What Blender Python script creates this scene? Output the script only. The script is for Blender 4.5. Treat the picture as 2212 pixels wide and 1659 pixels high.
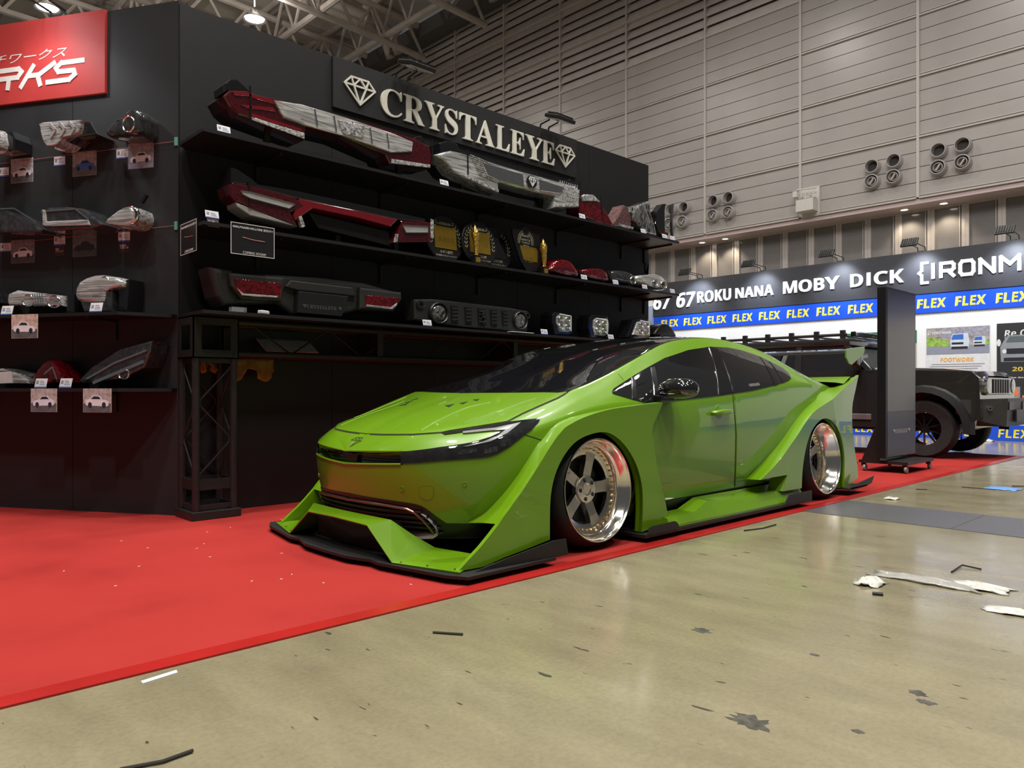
import bpy, bmesh, math, random
from math import sin, cos, pi, radians, sqrt, atan2
from mathutils import Vector, Matrix
from mathutils.bvhtree import BVHTree
from mathutils.geometry import delaunay_2d_cdt

for _o in list(bpy.data.objects):
    bpy.data.objects.remove(_o)
SC = bpy.context.scene
COL = SC.collection
random.seed(7)

# ------------------------------------------------------------------ camera
# world axes: X runs along the shop's long display wall, Y away from it, metres
CAM_YAW = 46.279            # angle between the viewing direction and the X axis
cam = bpy.data.cameras.new('camera')
cam.sensor_fit = 'HORIZONTAL'
cam.sensor_width = 36.0
cam.lens = 36.0 * 1620.0 / 2212.0
cam.shift_y = 12.5 / 2212.0
cam.clip_end = 300
cam_o = bpy.data.objects.new('camera', cam)
COL.objects.link(cam_o)
cam_o.location = (0, 0, 0.845)
cam_o.rotation_euler = (pi / 2, 0, radians(CAM_YAW - 90))
SC.camera = cam_o

# ------------------------------------------------------------------ world
w = bpy.data.worlds.new('hall_air')
SC.world = w
w.use_nodes = True
w.node_tree.nodes['Background'].inputs[0].default_value = (0.80, 0.78, 0.76, 1)
w.node_tree.nodes['Background'].inputs[1].default_value = 0.09

SC.view_settings.view_transform = 'Standard'
SC.view_settings.look = 'None'
SC.view_settings.gamma = 1
SC.view_settings.use_curve_mapping = False
SC.view_settings.exposure = 0.0

# ------------------------------------------------------------------ hall lights (high bay lamps under the roof, and added fill lights)
HIGHBAYS_AND_FILLS = [(-4, 2, 1.5), (-8, -1.5, 1.9), (-3, -6, 1.7), (3.5, -7, 1.6), (1, 1.5, 2.1), (1, 7, 1.5), (5, -1.5, 1.9), (6, 5, 2.2), (10, 2, 1.2),  # second to fourth: unseen fills added for booth, left wall and car front
            (11, 9, .7), (14, -5, .45), (21, 0, .55), (21, 8, .6), (21, 16, .7), (9.6, 45.4, 1), (18.0, 39.0, 1), (14, 27, 1), (4, 27, 1)]
HIGHBAY_AND_FILL_Z = 19.0
for hx, hy, hp in HIGHBAYS_AND_FILLS:
    l = bpy.data.lights.new('highbay_and_fill', 'AREA')
    l.shape = 'DISK'
    l.size = 1.1
    l.energy = 620 * hp
    l.color = (1.0, 0.962, 0.90)
    lo = bpy.data.objects.new('highbay_and_fill', l)
    lo.location = (hx, hy, (21.0 if hy > 20 else HIGHBAY_AND_FILL_Z) - 0.42)
    COL.objects.link(lo)
    if hy > 20:      # uplights added to brighten the dark roof boards
        l2 = bpy.data.lights.new('roof_uplight_fill', 'AREA')
        l2.shape = 'DISK'
        l2.size = 1.0
        l2.energy = 420
        l2.color = (1.0, 0.94, 0.86)
        lo2 = bpy.data.objects.new('roof_uplight_fill', l2)
        lo2.location = (hx, hy, 21.6)
        lo2.rotation_euler = (pi, 0, 0)
        COL.objects.link(lo2)


# ------------------------------------------------------------------ materials
MATS = {}


def mat(name, col=(0.5, 0.5, 0.5), rough=0.5, metal=0.0, coat=0.0, spec=0.5, noise=None, bump=None,
        emit=None, trans=0.0, ior=1.45, alpha=1.0, coat_rough=0.03):
    """procedural material; noise = (scale, amount[, detail]) varies the colour, bump = (scale, strength) the relief"""
    if name in MATS:
        return MATS[name]
    m = bpy.data.materials.new(name)
    m.use_nodes = True
    nt = m.node_tree
    b = nt.nodes['Principled BSDF']
    I = b.inputs
    I['Base Color'].default_value = (*col, 1)
    I['Roughness'].default_value = rough
    I['Metallic'].default_value = metal
    I['Coat Weight'].default_value = coat
    I['Coat Roughness'].default_value = coat_rough
    I['Specular IOR Level'].default_value = spec
    I['Transmission Weight'].default_value = trans
    I['IOR'].default_value = ior
    I['Alpha'].default_value = alpha
    if emit:
        I['Emission Color'].default_value = (*emit[0], 1)
        I['Emission Strength'].default_value = emit[1]
    tc = nt.nodes.new('ShaderNodeTexCoord')
    if noise is None and emit is None:
        noise = (18.0, 0.06)
    if noise:
        n = nt.nodes.new('ShaderNodeTexNoise')
        n.inputs['Scale'].default_value = noise[0]
        n.inputs['Detail'].default_value = noise[2] if len(noise) > 2 else 4
        nt.links.new(tc.outputs['Object'], n.inputs['Vector'])
        r = nt.nodes.new('ShaderNodeMapRange')
        r.inputs['From Min'].default_value = 0.3
        r.inputs['From Max'].default_value = 0.7
        r.inputs['To Min'].default_value = 1 - noise[1]
        r.inputs['To Max'].default_value = 1 + noise[1]
        nt.links.new(n.outputs['Fac'], r.inputs['Value'])
        mx = nt.nodes.new('ShaderNodeVectorMath')
        mx.operation = 'SCALE'
        mx.inputs[0].default_value = col
        nt.links.new(r.outputs[0], mx.inputs['Scale'])
        nt.links.new(mx.outputs[0], I['Base Color'])
    if bump:
        n2 = nt.nodes.new('ShaderNodeTexNoise')
        n2.inputs['Scale'].default_value = bump[0]
        n2.inputs['Detail'].default_value = 3
        nt.links.new(tc.outputs['Object'], n2.inputs['Vector'])
        bp = nt.nodes.new('ShaderNodeBump')
        bp.inputs['Strength'].default_value = bump[1]
        bp.inputs['Distance'].default_value = 0.01
        nt.links.new(n2.outputs['Fac'], bp.inputs['Height'])
        nt.links.new(bp.outputs[0], I['Normal'])
    MATS[name] = m
    return m


# ------------------------------------------------------------------ mesh helpers
class MB:
    """collects boxes, prisms, tubes and lathes and links them as ONE mesh object"""

    def __init__(s):
        s.v, s.f = [], []

    def add(s, vs, fs):
        k = len(s.v)
        s.v += [tuple(v) for v in vs]
        s.f += [tuple(i + k for i in f) for f in fs]
        return s

    def box(s, x0, x1, y0, y1, z0, z1, M=None):
        vs = [Vector((x, y, z)) for x in (x0, x1) for y in (y0, y1) for z in (z0, z1)]
        if M:
            vs = [M @ v for v in vs]
        return s.add(vs, [(0, 1, 3, 2), (4, 6, 7, 5), (0, 4, 5, 1), (2, 3, 7, 6), (0, 2, 6, 4), (1, 5, 7, 3)])

    def bev(s, x0, x1, y0, y1, z0, z1, b=0.01, M=None):
        """box with bevelled edges"""
        bm = bmesh.new()
        bmesh.ops.create_cube(bm, size=1)
        for v in bm.verts:
            v.co = Vector(((x0 + x1) / 2 + v.co.x * (x1 - x0), (y0 + y1) / 2 + v.co.y * (y1 - y0), (z0 + z1) / 2 + v.co.z * (z1 - z0)))
        bmesh.ops.bevel(bm, geom=bm.edges[:], offset=b, segments=2, affect='EDGES', profile=0.5)
        bm.verts.index_update()
        vs = [M @ v.co if M else v.co.copy() for v in bm.verts]
        fs = [tuple(v.index for v in f.verts) for f in bm.faces]
        bm.free()
        return s.add(vs, fs)

    def prism(s, poly, d0, d1, plane='xz', M=None, bevel=0):
        """outline poly (2d) in a plane, pushed from d0 to d1 along the third axis"""
        def P3(a, b, d):
            return Vector({'xz': (a, d, b), 'xy': (a, b, d), 'yz': (d, a, b)}[plane])
        n = len(poly)
        vs = [P3(a, b, d0) for a, b in poly] + [P3(a, b, d1) for a, b in poly]
        if M:
            vs = [M @ v for v in vs]
        fs = [tuple(range(n)), tuple(range(2 * n - 1, n - 1, -1))]
        fs += [(i, i + n, (i + 1) % n + n, (i + 1) % n) for i in range(n)]
        return s.add(vs, fs)

    def tube(s, pts, r, n=8, closed=False, cap=True):
        pts = [Vector(p) for p in pts]
        N = len(pts)
        rs = r if isinstance(r, (list, tuple)) else [r] * N
        rings = []
        up = None
        for i, p in enumerate(pts):
            if closed:
                t = pts[(i + 1) % N] - pts[i - 1]
            else:
                t = pts[min(i + 1, N - 1)] - pts[max(i - 1, 0)]
            t.normalize()
            if up is None:
                up = Vector((0, 0, 1)) if abs(t.z) < 0.9 else Vector((1, 0, 0))
            a = t.cross(up)
            if a.length < 1e-4:
                a = t.cross(Vector((0, 1, 0.3)))
            a.normalize()
            up = a.cross(t).normalized()
            rings.append([p + (a * cos(2 * pi * j / n) + up * sin(2 * pi * j / n)) * rs[i] for j in range(n)])
        vs = [v for rg in rings for v in rg]
        fs = []
        for i in range(N if closed else N - 1):
            k, q = i * n, ((i + 1) % N) * n
            fs += [(k + j, k + (j + 1) % n, q + (j + 1) % n, q + j) for j in range(n)]
        if cap and not closed:
            fs += [tuple(range(n - 1, -1, -1)), tuple((N - 1) * n + j for j in range(n))]
        return s.add(vs, fs)

    def lathe(s, prof, n=24, M=None, a0=0.0, a1=2 * pi):
        """profile of (radius, height) turned round the local z axis"""
        full = abs(a1 - a0 - 2 * pi) < 1e-6
        m = n if full else n + 1
        vs = []
        for (r, h) in prof:
            for j in range(m):
                a = a0 + (a1 - a0) * j / n
                vs.append(Vector((r * cos(a), r * sin(a), h)))
        if M:
            vs = [M @ v for v in vs]
        fs = []
        for i in range(len(prof) - 1):
            for j in range(n):
                j2 = (j + 1) % m
                fs.append((i * m + j, i * m + j2, (i + 1) * m + j2, (i + 1) * m + j))
        return s.add(vs, fs)

    def grid(s, rows):
        """rows of points, quads in between"""
        n = len(rows[0])
        vs = [p for r in rows for p in r]
        fs = [(i * n + j, i * n + j + 1, (i + 1) * n + j + 1, (i + 1) * n + j) for i in range(len(rows) - 1) for j in range(n - 1)]
        return s.add(vs, fs)

    def pillow(s, poly, d_back, d_front, plane='xz', M=None, crown=0.35, steps=5, shrink=0.28, back=0.92):
        """outline swollen towards the front, like a moulded lens"""
        cx = sum(p[0] for p in poly) / len(poly)
        cz = sum(p[1] for p in poly) / len(poly)
        n = len(poly)
        rings = [(back, d_back), (1.0, d_back + (d_front - d_back) * (1 - crown))]
        for k in range(1, steps + 1):
            t = k / steps
            rings.append((1 - shrink * (1 - sqrt(max(0, 1 - t * t))) - 0.02 * t, d_back + (d_front - d_back) * (1 - crown + crown * sin(t * pi / 2))))
        def P3(a, b, d):
            return Vector({'xz': (a, d, b), 'xy': (a, b, d), 'yz': (d, a, b)}[plane])
        vs = []
        for sc_, d in rings:
            vs += [P3(cx + (a - cx) * sc_, cz + (b - cz) * sc_, d) for a, b in poly]
        if M:
            vs = [M @ v for v in vs]
        fs = [tuple(range(n))]
        for k in range(len(rings) - 1):
            fs += [(k * n + i, k * n + n + i, k * n + n + (i + 1) % n, k * n + (i + 1) % n) for i in range(n)]
        fs.append(tuple((len(rings) - 1) * n + i for i in range(n - 1, -1, -1)))
        return s.add(vs, fs)

    def mesh(s, name, m=None, smooth=False, sharp=40):
        me = bpy.data.meshes.new(name)
        me.from_pydata(s.v, [], s.f)
        bm = bmesh.new()
        bm.from_mesh(me)
        bmesh.ops.recalc_face_normals(bm, faces=bm.faces[:])
        bm.to_mesh(me)
        bm.free()
        if m:
            me.materials.append(m)
        if smooth:
            me.polygons.foreach_set('use_smooth', [True] * len(me.polygons))
            me.set_sharp_from_angle(angle=radians(sharp))
        me.update()
        return me

    def build(s, name, m=None, parent=None, smooth=False, sharp=40, loc=None, rz=0):
        return link(name, s.mesh(name, m, smooth, sharp), parent, loc, rz)


def link(name, me, parent=None, loc=None, rz=0):
    o = bpy.data.objects.new(name, me)
    COL.objects.link(o)
    if parent:
        o.parent = parent
    if loc:
        o.location = loc
    if rz:
        o.rotation_euler = (0, 0, rz)
    return o


def tag(o, label, cat, group=None):
    o['label'] = label
    o['category'] = cat
    if group:
        o['group'] = group
    return o


def thing(name, label, cat, loc=(0, 0, 0), rz=0.0, group=None):
    o = bpy.data.objects.new(name, None)
    o.empty_display_size = 0.1
    COL.objects.link(o)
    o.location = loc
    o.rotation_euler = (0, 0, rz)
    return tag(o, label, cat, group)


def struct(o):
    o['kind'] = 'structure'
    return o


def copy_tree(root, loc=None, rz=None, label=None, parent=None):
    c = root.copy()
    COL.objects.link(c)
    c.parent = parent
    if loc is not None:
        c.location = loc
    if rz is not None:
        c.rotation_euler = (0, 0, rz)
    if label:
        c['label'] = label
    for ch in list(root.children):
        copy_tree(ch, parent=c)
    return c


BOLD = str.maketrans({**{chr(65 + i): chr(0x1D5D4 + i) for i in range(26)}, **{chr(97 + i): chr(0x1D5EE + i) for i in range(26)},
                      **{chr(48 + i): chr(0x1D7EC + i) for i in range(10)}})
SERIF = str.maketrans({**{chr(65 + i): chr(0x1D400 + i) for i in range(26)}, **{chr(97 + i): chr(0x1D41A + i) for i in range(26)},
                       **{chr(48 + i): chr(0x1D7CE + i) for i in range(10)}})


TSC = bpy.data.scenes.new('type_setting')
TXT = {}


def text(s, m, x0, x1, z0, z1, parent=None, d=0.0, ext=0.002, style='bold', shear=0.0, M=None, name='lettering'):
    """flat lettering fitted into the box x0..x1, z0..z1 of a vertical plane, facing -y at depth d"""
    c = bpy.data.curves.new('lettering', 'FONT')
    c.body = s.translate(BOLD) if style == 'bold' else s.translate(SERIF) if style == 'serif' else s
    c.size = 1
    c.extrude = 0.0
    c.resolution_u = 4
    c.shear = shear
    key = (c.body, shear)
    if key not in TXT:
        o = bpy.data.objects.new('lettering', c)
        TSC.collection.objects.link(o)
        vl = TSC.view_layers[0]
        vl.update()
        TXT[key] = bpy.data.meshes.new_from_object(o.evaluated_get(vl.depsgraph))
        bpy.data.objects.remove(o)
    bpy.data.curves.remove(c)
    me = TXT[key].copy()
    me.name = name
    vs = [v.co for v in me.vertices]
    if not vs:
        return None
    a0, a1 = min(v.x for v in vs), max(v.x for v in vs)
    b0, b1 = min(v.y for v in vs), max(v.y for v in vs)
    bm = bmesh.new()
    bm.from_mesh(me)
    for v in bm.verts:
        v.co = Vector((x0 + (v.co.x - a0) / (a1 - a0) * (x1 - x0), d, z0 + (v.co.y - b0) / (b1 - b0) * (z1 - z0)))
    if ext:
        r = bmesh.ops.extrude_face_region(bm, geom=bm.faces[:])
        for g in r['geom']:
            if isinstance(g, bmesh.types.BMVert):
                g.co.y -= ext
    bmesh.ops.recalc_face_normals(bm, faces=bm.faces[:])
    if M:
        bmesh.ops.transform(bm, matrix=M, verts=bm.verts[:])
    bm.to_mesh(me)
    bm.free()
    me.materials.clear()
    me.materials.append(m)
    return link(name, me, parent)


def ellipse(cx, cz, rx, rz, n=24, a0=0.0):
    return [(cx + rx * cos(a0 + 2 * pi * i / n), cz + rz * sin(a0 + 2 * pi * i / n)) for i in range(n)]


def smooth_poly(pts, k=3, closed=True):
    """Catmull-Rom through the corner points"""
    n = len(pts)
    out = []
    for i in range(n if closed else n - 1):
        if closed:
            p0, p1, p2, p3 = pts[i - 1], pts[i], pts[(i + 1) % n], pts[(i + 2) % n]
        else:
            p0, p1, p2, p3 = pts[max(i - 1, 0)], pts[i], pts[i + 1], pts[min(i + 2, n - 1)]
        for j in range(k):
            t = j / k
            out.append(tuple(0.5 * ((2 * b) + (-a + c) * t + (2 * a - 5 * b + 4 * c - d) * t * t + (-a + 3 * b - 3 * c + d) * t ** 3)
                             for a, b, c, d in zip(p0, p1, p2, p3)))
    if not closed:
        out.append(tuple(pts[-1]))
    return out


def frame(loc, rz=0.0, rx=0.0, ry=0.0, s=1.0):
    return Matrix.Translation(loc) @ Matrix.Rotation(rz, 4, 'Z') @ Matrix.Rotation(ry, 4, 'Y') @ Matrix.Rotation(rx, 4, 'X') @ Matrix.Scale(s, 4)


# common materials
BLK = mat('black_matte_board', (0.005, 0.005, 0.0056), 0.55, noise=(6, 0.15))
BLKM = mat('black_painted_metal', (0.014, 0.0135, 0.0135), 0.42, noise=(25, 0.2), bump=(120, 0.05))
BLKG = mat('black_gloss_plastic', (0.008, 0.008, 0.009), 0.08, coat=1.0)
BLKS = mat('black_satin_plastic', (0.011, 0.011, 0.011), 0.38)
CHR = mat('chrome', (0.83, 0.83, 0.84), 0.07, 1.0, noise=(40, 0.05))


def facet(name, col, lo, hi, scale, rough=0.14, metal=0.7, coat=1.0, stretch=(1, 1, 1), relief=0.0025):
    """moulded reflector: little cells of different brightness and tilt"""
    m = mat(name, col, rough, metal, coat, noise=(20, 0.01))
    nt = m.node_tree
    b = nt.nodes['Principled BSDF']
    tc = nt.nodes.new('ShaderNodeTexCoord')
    mp = nt.nodes.new('ShaderNodeMapping')
    mp.inputs['Scale'].default_value = stretch
    vo = nt.nodes.new('ShaderNodeTexVoronoi')
    vo.inputs['Scale'].default_value = scale
    rp = nt.nodes.new('ShaderNodeMapRange')
    rp.inputs['To Min'].default_value = lo
    rp.inputs['To Max'].default_value = hi
    mx = nt.nodes.new('ShaderNodeVectorMath')
    mx.operation = 'SCALE'
    mx.inputs[0].default_value = col
    bp = nt.nodes.new('ShaderNodeBump')
    bp.inputs['Strength'].default_value = 0.6
    bp.inputs['Distance'].default_value = relief
    sp = nt.nodes.new('ShaderNodeSeparateColor')
    L = nt.links
    L.new(tc.outputs['Object'], mp.inputs[0])
    L.new(mp.outputs[0], vo.inputs['Vector'])
    L.new(vo.outputs['Color'], sp.inputs[0])
    L.new(sp.outputs[0], rp.inputs['Value'])
    L.new(rp.outputs[0], mx.inputs['Scale'])
    L.new(mx.outputs[0], b.inputs['Base Color'])  # bright and dark cells put sparkle and reflections into the colour
    L.new(vo.outputs['Distance'], bp.inputs['Height'])
    L.new(bp.outputs[0], b.inputs['Normal'])
    return m


CHRT = facet('textured_chrome_reflector', (0.78, 0.78, 0.79), 0.2, 1.0, 75, 0.12, 0.4)
SMOKE = mat('smoked_lens', (0.03, 0.03, 0.032), 0.06, coat=1.0, noise=(30, 0.5))
WHT = mat('white_print', (0.62, 0.62, 0.61), 0.5)
CARD = mat('white_card', (0.62, 0.62, 0.65), 0.45)
REDL = mat('red_lens', (0.050, 0.003, 0.006), 0.07, coat=1.0, noise=(55, 0.5))
REDT = facet('red_textured_lens', (0.17, 0.004, 0.010), 0.25, 1.0, 60, 0.08, 0.2)
CLRL = facet('clear_lens_chrome_back', (0.75, 0.75, 0.74), 0.30, 1.0, 70, 0.12, 0.4, 1.0, (0.10, 1.0, 1.6), 0.0012)
AMB = mat('amber_lens', (0.45, 0.14, 0.02), 0.1, coat=1.0)

# ================================================================== THE HALL
def floor_material():
    m = bpy.data.materials.new('polished_concrete')
    m.use_nodes = True
    nt = m.node_tree
    N, Lk = nt.nodes, nt.links
    b = N['Principled BSDF']
    tc = N.new('ShaderNodeTexCoord')

    def noise(scale, detail, rough=0.5, stretch=None):
        n = N.new('ShaderNodeTexNoise')
        n.inputs['Scale'].default_value = scale
        n.inputs['Detail'].default_value = detail
        n.inputs['Roughness'].default_value = rough
        if stretch:
            mp = N.new('ShaderNodeMapping')
            mp.inputs['Scale'].default_value = stretch
            mp.inputs['Rotation'].default_value = (0, 0, 0.8)
            Lk.new(tc.outputs['Object'], mp.inputs['Vector'])
            Lk.new(mp.outputs[0], n.inputs['Vector'])
        else:
            Lk.new(tc.outputs['Object'], n.inputs['Vector'])
        return n

    def ramp(src, p0, c0, p1, c1):
        r = N.new('ShaderNodeValToRGB')
        r.color_ramp.elements[0].position = p0
        r.color_ramp.elements[0].color = (*c0, 1)
        r.color_ramp.elements[1].position = p1
        r.color_ramp.elements[1].color = (*c1, 1)
        Lk.new(src, r.inputs[0])
        return r

    def mix(kind, fac, a, b_):
        x = N.new('ShaderNodeMix')
        x.data_type = 'RGBA'
        x.blend_type = kind
        if isinstance(fac, float):
            x.inputs[0].default_value = fac
        else:
            Lk.new(fac, x.inputs[0])
        Lk.new(a, x.inputs[6])
        if isinstance(b_, tuple):
            x.inputs[7].default_value = (*b_, 1)
        else:
            Lk.new(b_, x.inputs[7])
        return x.outputs[2]

    big = ramp(noise(0.7, 3).outputs['Fac'], 0.3, (0.190, 0.168, 0.104), 0.7, (0.224, 0.20, 0.130))
    cloud = ramp(noise(5, 6, 0.62, (1, 0.35, 1)).outputs['Fac'], 0.3, (0.80, 0.79, 0.78), 0.68, (1.08, 1.08, 1.06))
    fine = ramp(noise(60, 4, 0.7).outputs['Fac'], 0.28, (0.86, 0.86, 0.86), 0.6, (1.03, 1.03, 1.03))
    c = mix('MULTIPLY', 1.0, big.outputs[0], cloud.outputs[0])
    c = mix('MULTIPLY', 1.0, c, fine.outputs[0])
    sp = ramp(noise(26, 2, 0.5, (1, 0.3, 1)).outputs['Fac'], 0.70, (0, 0, 0), 0.73, (1, 1, 1))       # little dark scuffs
    c = mix('MIX', sp.outputs[0], c, (0.045, 0.042, 0.034))
    st = ramp(noise(3.1, 8, 0.75).outputs['Fac'], 0.73, (0, 0, 0), 0.77, (0.7, 0.7, 0.7))            # a few larger stains
    c = mix('MIX', st.outputs[0], c, (0.065, 0.062, 0.054))
    Lk.new(c, b.inputs['Base Color'])
    rr = ramp(noise(4, 6, 0.6).outputs['Fac'], 0.3, (0.11, 0.11, 0.11), 0.7, (0.22, 0.22, 0.22))
    Lk.new(rr.outputs[0], b.inputs['Roughness'])
    b.inputs['Specular IOR Level'].default_value = 0.75
    bp = N.new('ShaderNodeBump')
    bp.inputs['Strength'].default_value = 0.06
    bp.inputs['Distance'].default_value = 0.004
    Lk.new(noise(9, 5).outputs['Fac'], bp.inputs['Height'])
    Lk.new(bp.outputs[0], b.inputs['Normal'])
    return m


fl = struct(MB().box(-8, 34, -12, 60, -0.2, 0.0).build('floor', floor_material()))

# steel cover plates over the service pit
TREAD = bpy.data.materials.new('steel_tread_plate')
TREAD.use_nodes = True
_n = TREAD.node_tree
_b = _n.nodes['Principled BSDF']
_b.inputs['Base Color'].default_value = (0.15, 0.15, 0.157, 1)
_b.inputs['Metallic'].default_value = 0.7
_b.inputs['Roughness'].default_value = 0.38
_tc = _n.nodes.new('ShaderNodeTexCoord')
_mp = _n.nodes.new('ShaderNodeMapping')
_mp.inputs['Rotation'].default_value = (0, 0, pi / 4)
_mp.inputs['Scale'].default_value = (26, 26, 26)
_ck = _n.nodes.new('ShaderNodeTexBrick')
_ck.inputs['Scale'].default_value = 1.0
_ck.inputs['Mortar Size'].default_value = 0.2
_ck.inputs['Color1'].default_value = (1, 1, 1, 1)
_ck.inputs['Color2'].default_value = (1, 1, 1, 1)
_ck.inputs['Mortar'].default_value = (0, 0, 0, 1)
_bp = _n.nodes.new('ShaderNodeBump')
_bp.inputs['Strength'].default_value = 1.0
_bp.inputs['Distance'].default_value = 0.006
_n.links.new(_tc.outputs['Object'], _mp.inputs[0])
_n.links.new(_mp.outputs[0], _ck.inputs['Vector'])
_n.links.new(_ck.outputs['Color'], _bp.inputs['Height'])
_n.links.new(_bp.outputs[0], _b.inputs['Normal'])
for y0, y1 in ((1.45, 2.42), (0.95, 1.445), (-0.1, 0.945), (-1.2, -0.105), (-2.6, -1.205), (-4.6, -2.605)):
    MB().box(5.06, 5.80, y0, y1, -0.01, 0.0025).build('cover_plate', TREAD, fl)

# red carpet with its taped edge
CARPET = bpy.data.materials.new('red_needle_felt')
CARPET.use_nodes = True
_n = CARPET.node_tree
_b = _n.nodes['Principled BSDF']
_b.inputs['Roughness'].default_value = 0.93
_b.inputs['Specular IOR Level'].default_value = 0.06
_tc = _n.nodes.new('ShaderNodeTexCoord')
_n1 = _n.nodes.new('ShaderNodeTexNoise')
_n1.inputs['Scale'].default_value = 420
_n2 = _n.nodes.new('ShaderNodeTexNoise')
_n2.inputs['Scale'].default_value = 1.6
_n2.inputs['Detail'].default_value = 5
_mx = _n.nodes.new('ShaderNodeMath')
_mx.operation = 'ADD'
_r = _n.nodes.new('ShaderNodeValToRGB')
_r.color_ramp.elements[0].position = 0.65
_r.color_ramp.elements[0].color = (0.195, 0.0145, 0.0125, 1)
_r.color_ramp.elements[1].position = 1.35
_r.color_ramp.elements[1].color = (0.285, 0.025, 0.0215, 1)
_n.links.new(_tc.outputs['Object'], _n1.inputs['Vector'])
_n.links.new(_tc.outputs['Object'], _n2.inputs['Vector'])
_n.links.new(_n1.outputs['Fac'], _mx.inputs[0])
_n.links.new(_n2.outputs['Fac'], _mx.inputs[1])
_n.links.new(_mx.outputs[0], _r.inputs[0])
_n.links.new(_r.outputs[0], _b.inputs['Base Color'])
TAPE = mat('red_edge_tape', (0.30, 0.013, 0.011), 0.28, noise=(3, 0.1))
cp = thing('carpet', 'red felt carpet under the green car, taped along its edge', 'carpet')
MB().box(-4, 11.25, 2.43, 5.2, 0, 0.005).build('pile', CARPET, cp)
MB().prism([(-4, 5.2), (1.85, 5.2), (-1.0, 9.8), (-4, 9.8)], 0, 0.005, 'xy').build('pile', CARPET, cp)
MB().prism([(7.0, 5.2), (11.25, 5.2), (11.25, 6.4), (7.0, 6.4)], 0, 0.005, 'xy').build('pile', CARPET, cp)
MB().box(-4, 11.25, 2.365, 2.445, 0, 0.0065).build('edge_tape', TAPE, cp)

# ------------------------------------------------------------------ far hall wall: panels, ledges, louvres
PANEL = mat('beige_wall_panel', (0.43, 0.40, 0.385), 0.30, noise=(0.6, 0.07), bump=(1.5, 0.06), spec=0.45)
PANEL2 = mat('beige_metal_trim', (0.58, 0.54, 0.51), 0.4)
LOUV = mat('grey_louvre_blade', (0.66, 0.60, 0.58), 0.5, noise=(2, 0.06))
HX = 30.0
BAY, Y00, ZB, ZBAND = 4.48, 9.65, 7.95, 2.24
wb = struct(MB().box(HX + 0.3, HX + 0.6, -6, 52, 7.95, 24.2).build('wall_back', mat('dark_wall_core', (0.16, 0.145, 0.14), 0.8)))
strip = MB().box(-0.012, 0.3, 0.05, BAY - 0.05, 0.012, ZBAND / 4 - 0.012).mesh('panel', PANEL)
blade = MB()
blade.add([(-0.07, 0.06, 0.0), (-0.07, BAY - 0.06, 0.0), (0.13, BAY - 0.06, 0.462), (0.13, 0.06, 0.462),
           (-0.03, 0.06, 0.0), (-0.03, BAY - 0.06, 0.0), (0.17, BAY - 0.06, 0.45), (0.17, 0.06, 0.45)],
          [(0, 1, 2, 3), (4, 7, 6, 5), (0, 4, 5, 1), (2, 6, 7, 3), (1, 5, 6, 2), (0, 3, 7, 4)])
blade = blade.mesh('louvre_blade', LOUV)
for k in range(-2, 9):
    y0 = Y00 + BAY * k
    MB().box(HX - 0.07, HX + 0.3, y0 - 0.05, y0 + 0.05, ZB, 24.2).build('mullion', PANEL2, wb)
    for b in range(7):
        z0 = ZB + ZBAND * b
        if b < 4:
            if k <= 6:
                for q in range(4):
                    link('panel', strip, wb, (HX, y0, z0 + q * ZBAND / 4))
                MB().box(HX - 0.10, HX + 0.3, y0 + 0.05, y0 + BAY - 0.05, z0 - 0.05, z0 + 0.0).build('ledge', PANEL2, wb)
                MB().box(HX - 0.05, HX + 0.3, y0 + 0.05, y0 + BAY - 0.05, z0 + 0.06, z0 + 0.085).build('ledge', PANEL2, wb)
        elif k >= 0:
            for q in range(5):
                link('louvre_blade', blade, wb, (HX, y0, z0 + q * ZBAND / 5))
            MB().box(HX - 0.09, HX + 0.1, y0 + 0.05, y0 + BAY - 0.05, z0 - 0.06, z0 + 0.02).build('ledge', PANEL2, wb)

# soffit and window band below
SOFF = mat('soffit_red_bounce_tint', (0.60, 0.47, 0.48), 0.45)  # pink puts the reflected red light into the soffit colour
struct(MB().box(HX, HX + 1.2, -6, 30, 7.72, 7.9).build('trim_1', SOFF))
struct(MB().box(HX + 1.05, HX + 1.4, -6, 30, 0, 5.0).build('wall_back_lower', mat('lower_wall_paint', (0.4, 0.36, 0.34), 0.6)))
FRAME = mat('pale_window_frame', (0.55, 0.50, 0.48), 0.35, 0.2)
PANE = mat('frosted_window_film', (0.23, 0.215, 0.215), 0.12, spec=0.6, noise=(0.7, 0.12))
wf = MB()
wf.box(-0.06, 0.06, 0, 0.12, 0, 2.75)
wf.box(-0.06, 0.06, 1.03, 1.15, 0, 2.75)
wf.box(-0.06, 0.06, 0.12, 1.03, 0, 0.35)
wf.box(-0.06, 0.06, 0.12, 1.03, 2.65, 2.75)
wf.box(-0.08, 0.0, 0.16, 0.19, 0.35, 2.65)
wf = wf.mesh('window', FRAME)
wp = MB().box(0.0, 0.03, 0.12, 1.03, 0.35, 2.65).mesh('pane', PANE)
for k in range(17):
    o = struct(link('window_%d' % (k + 1), wf, None, (HX + 1.1, 4.93 + 1.155 * k, 5.0)))
    link('pane', wp, o)

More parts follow.
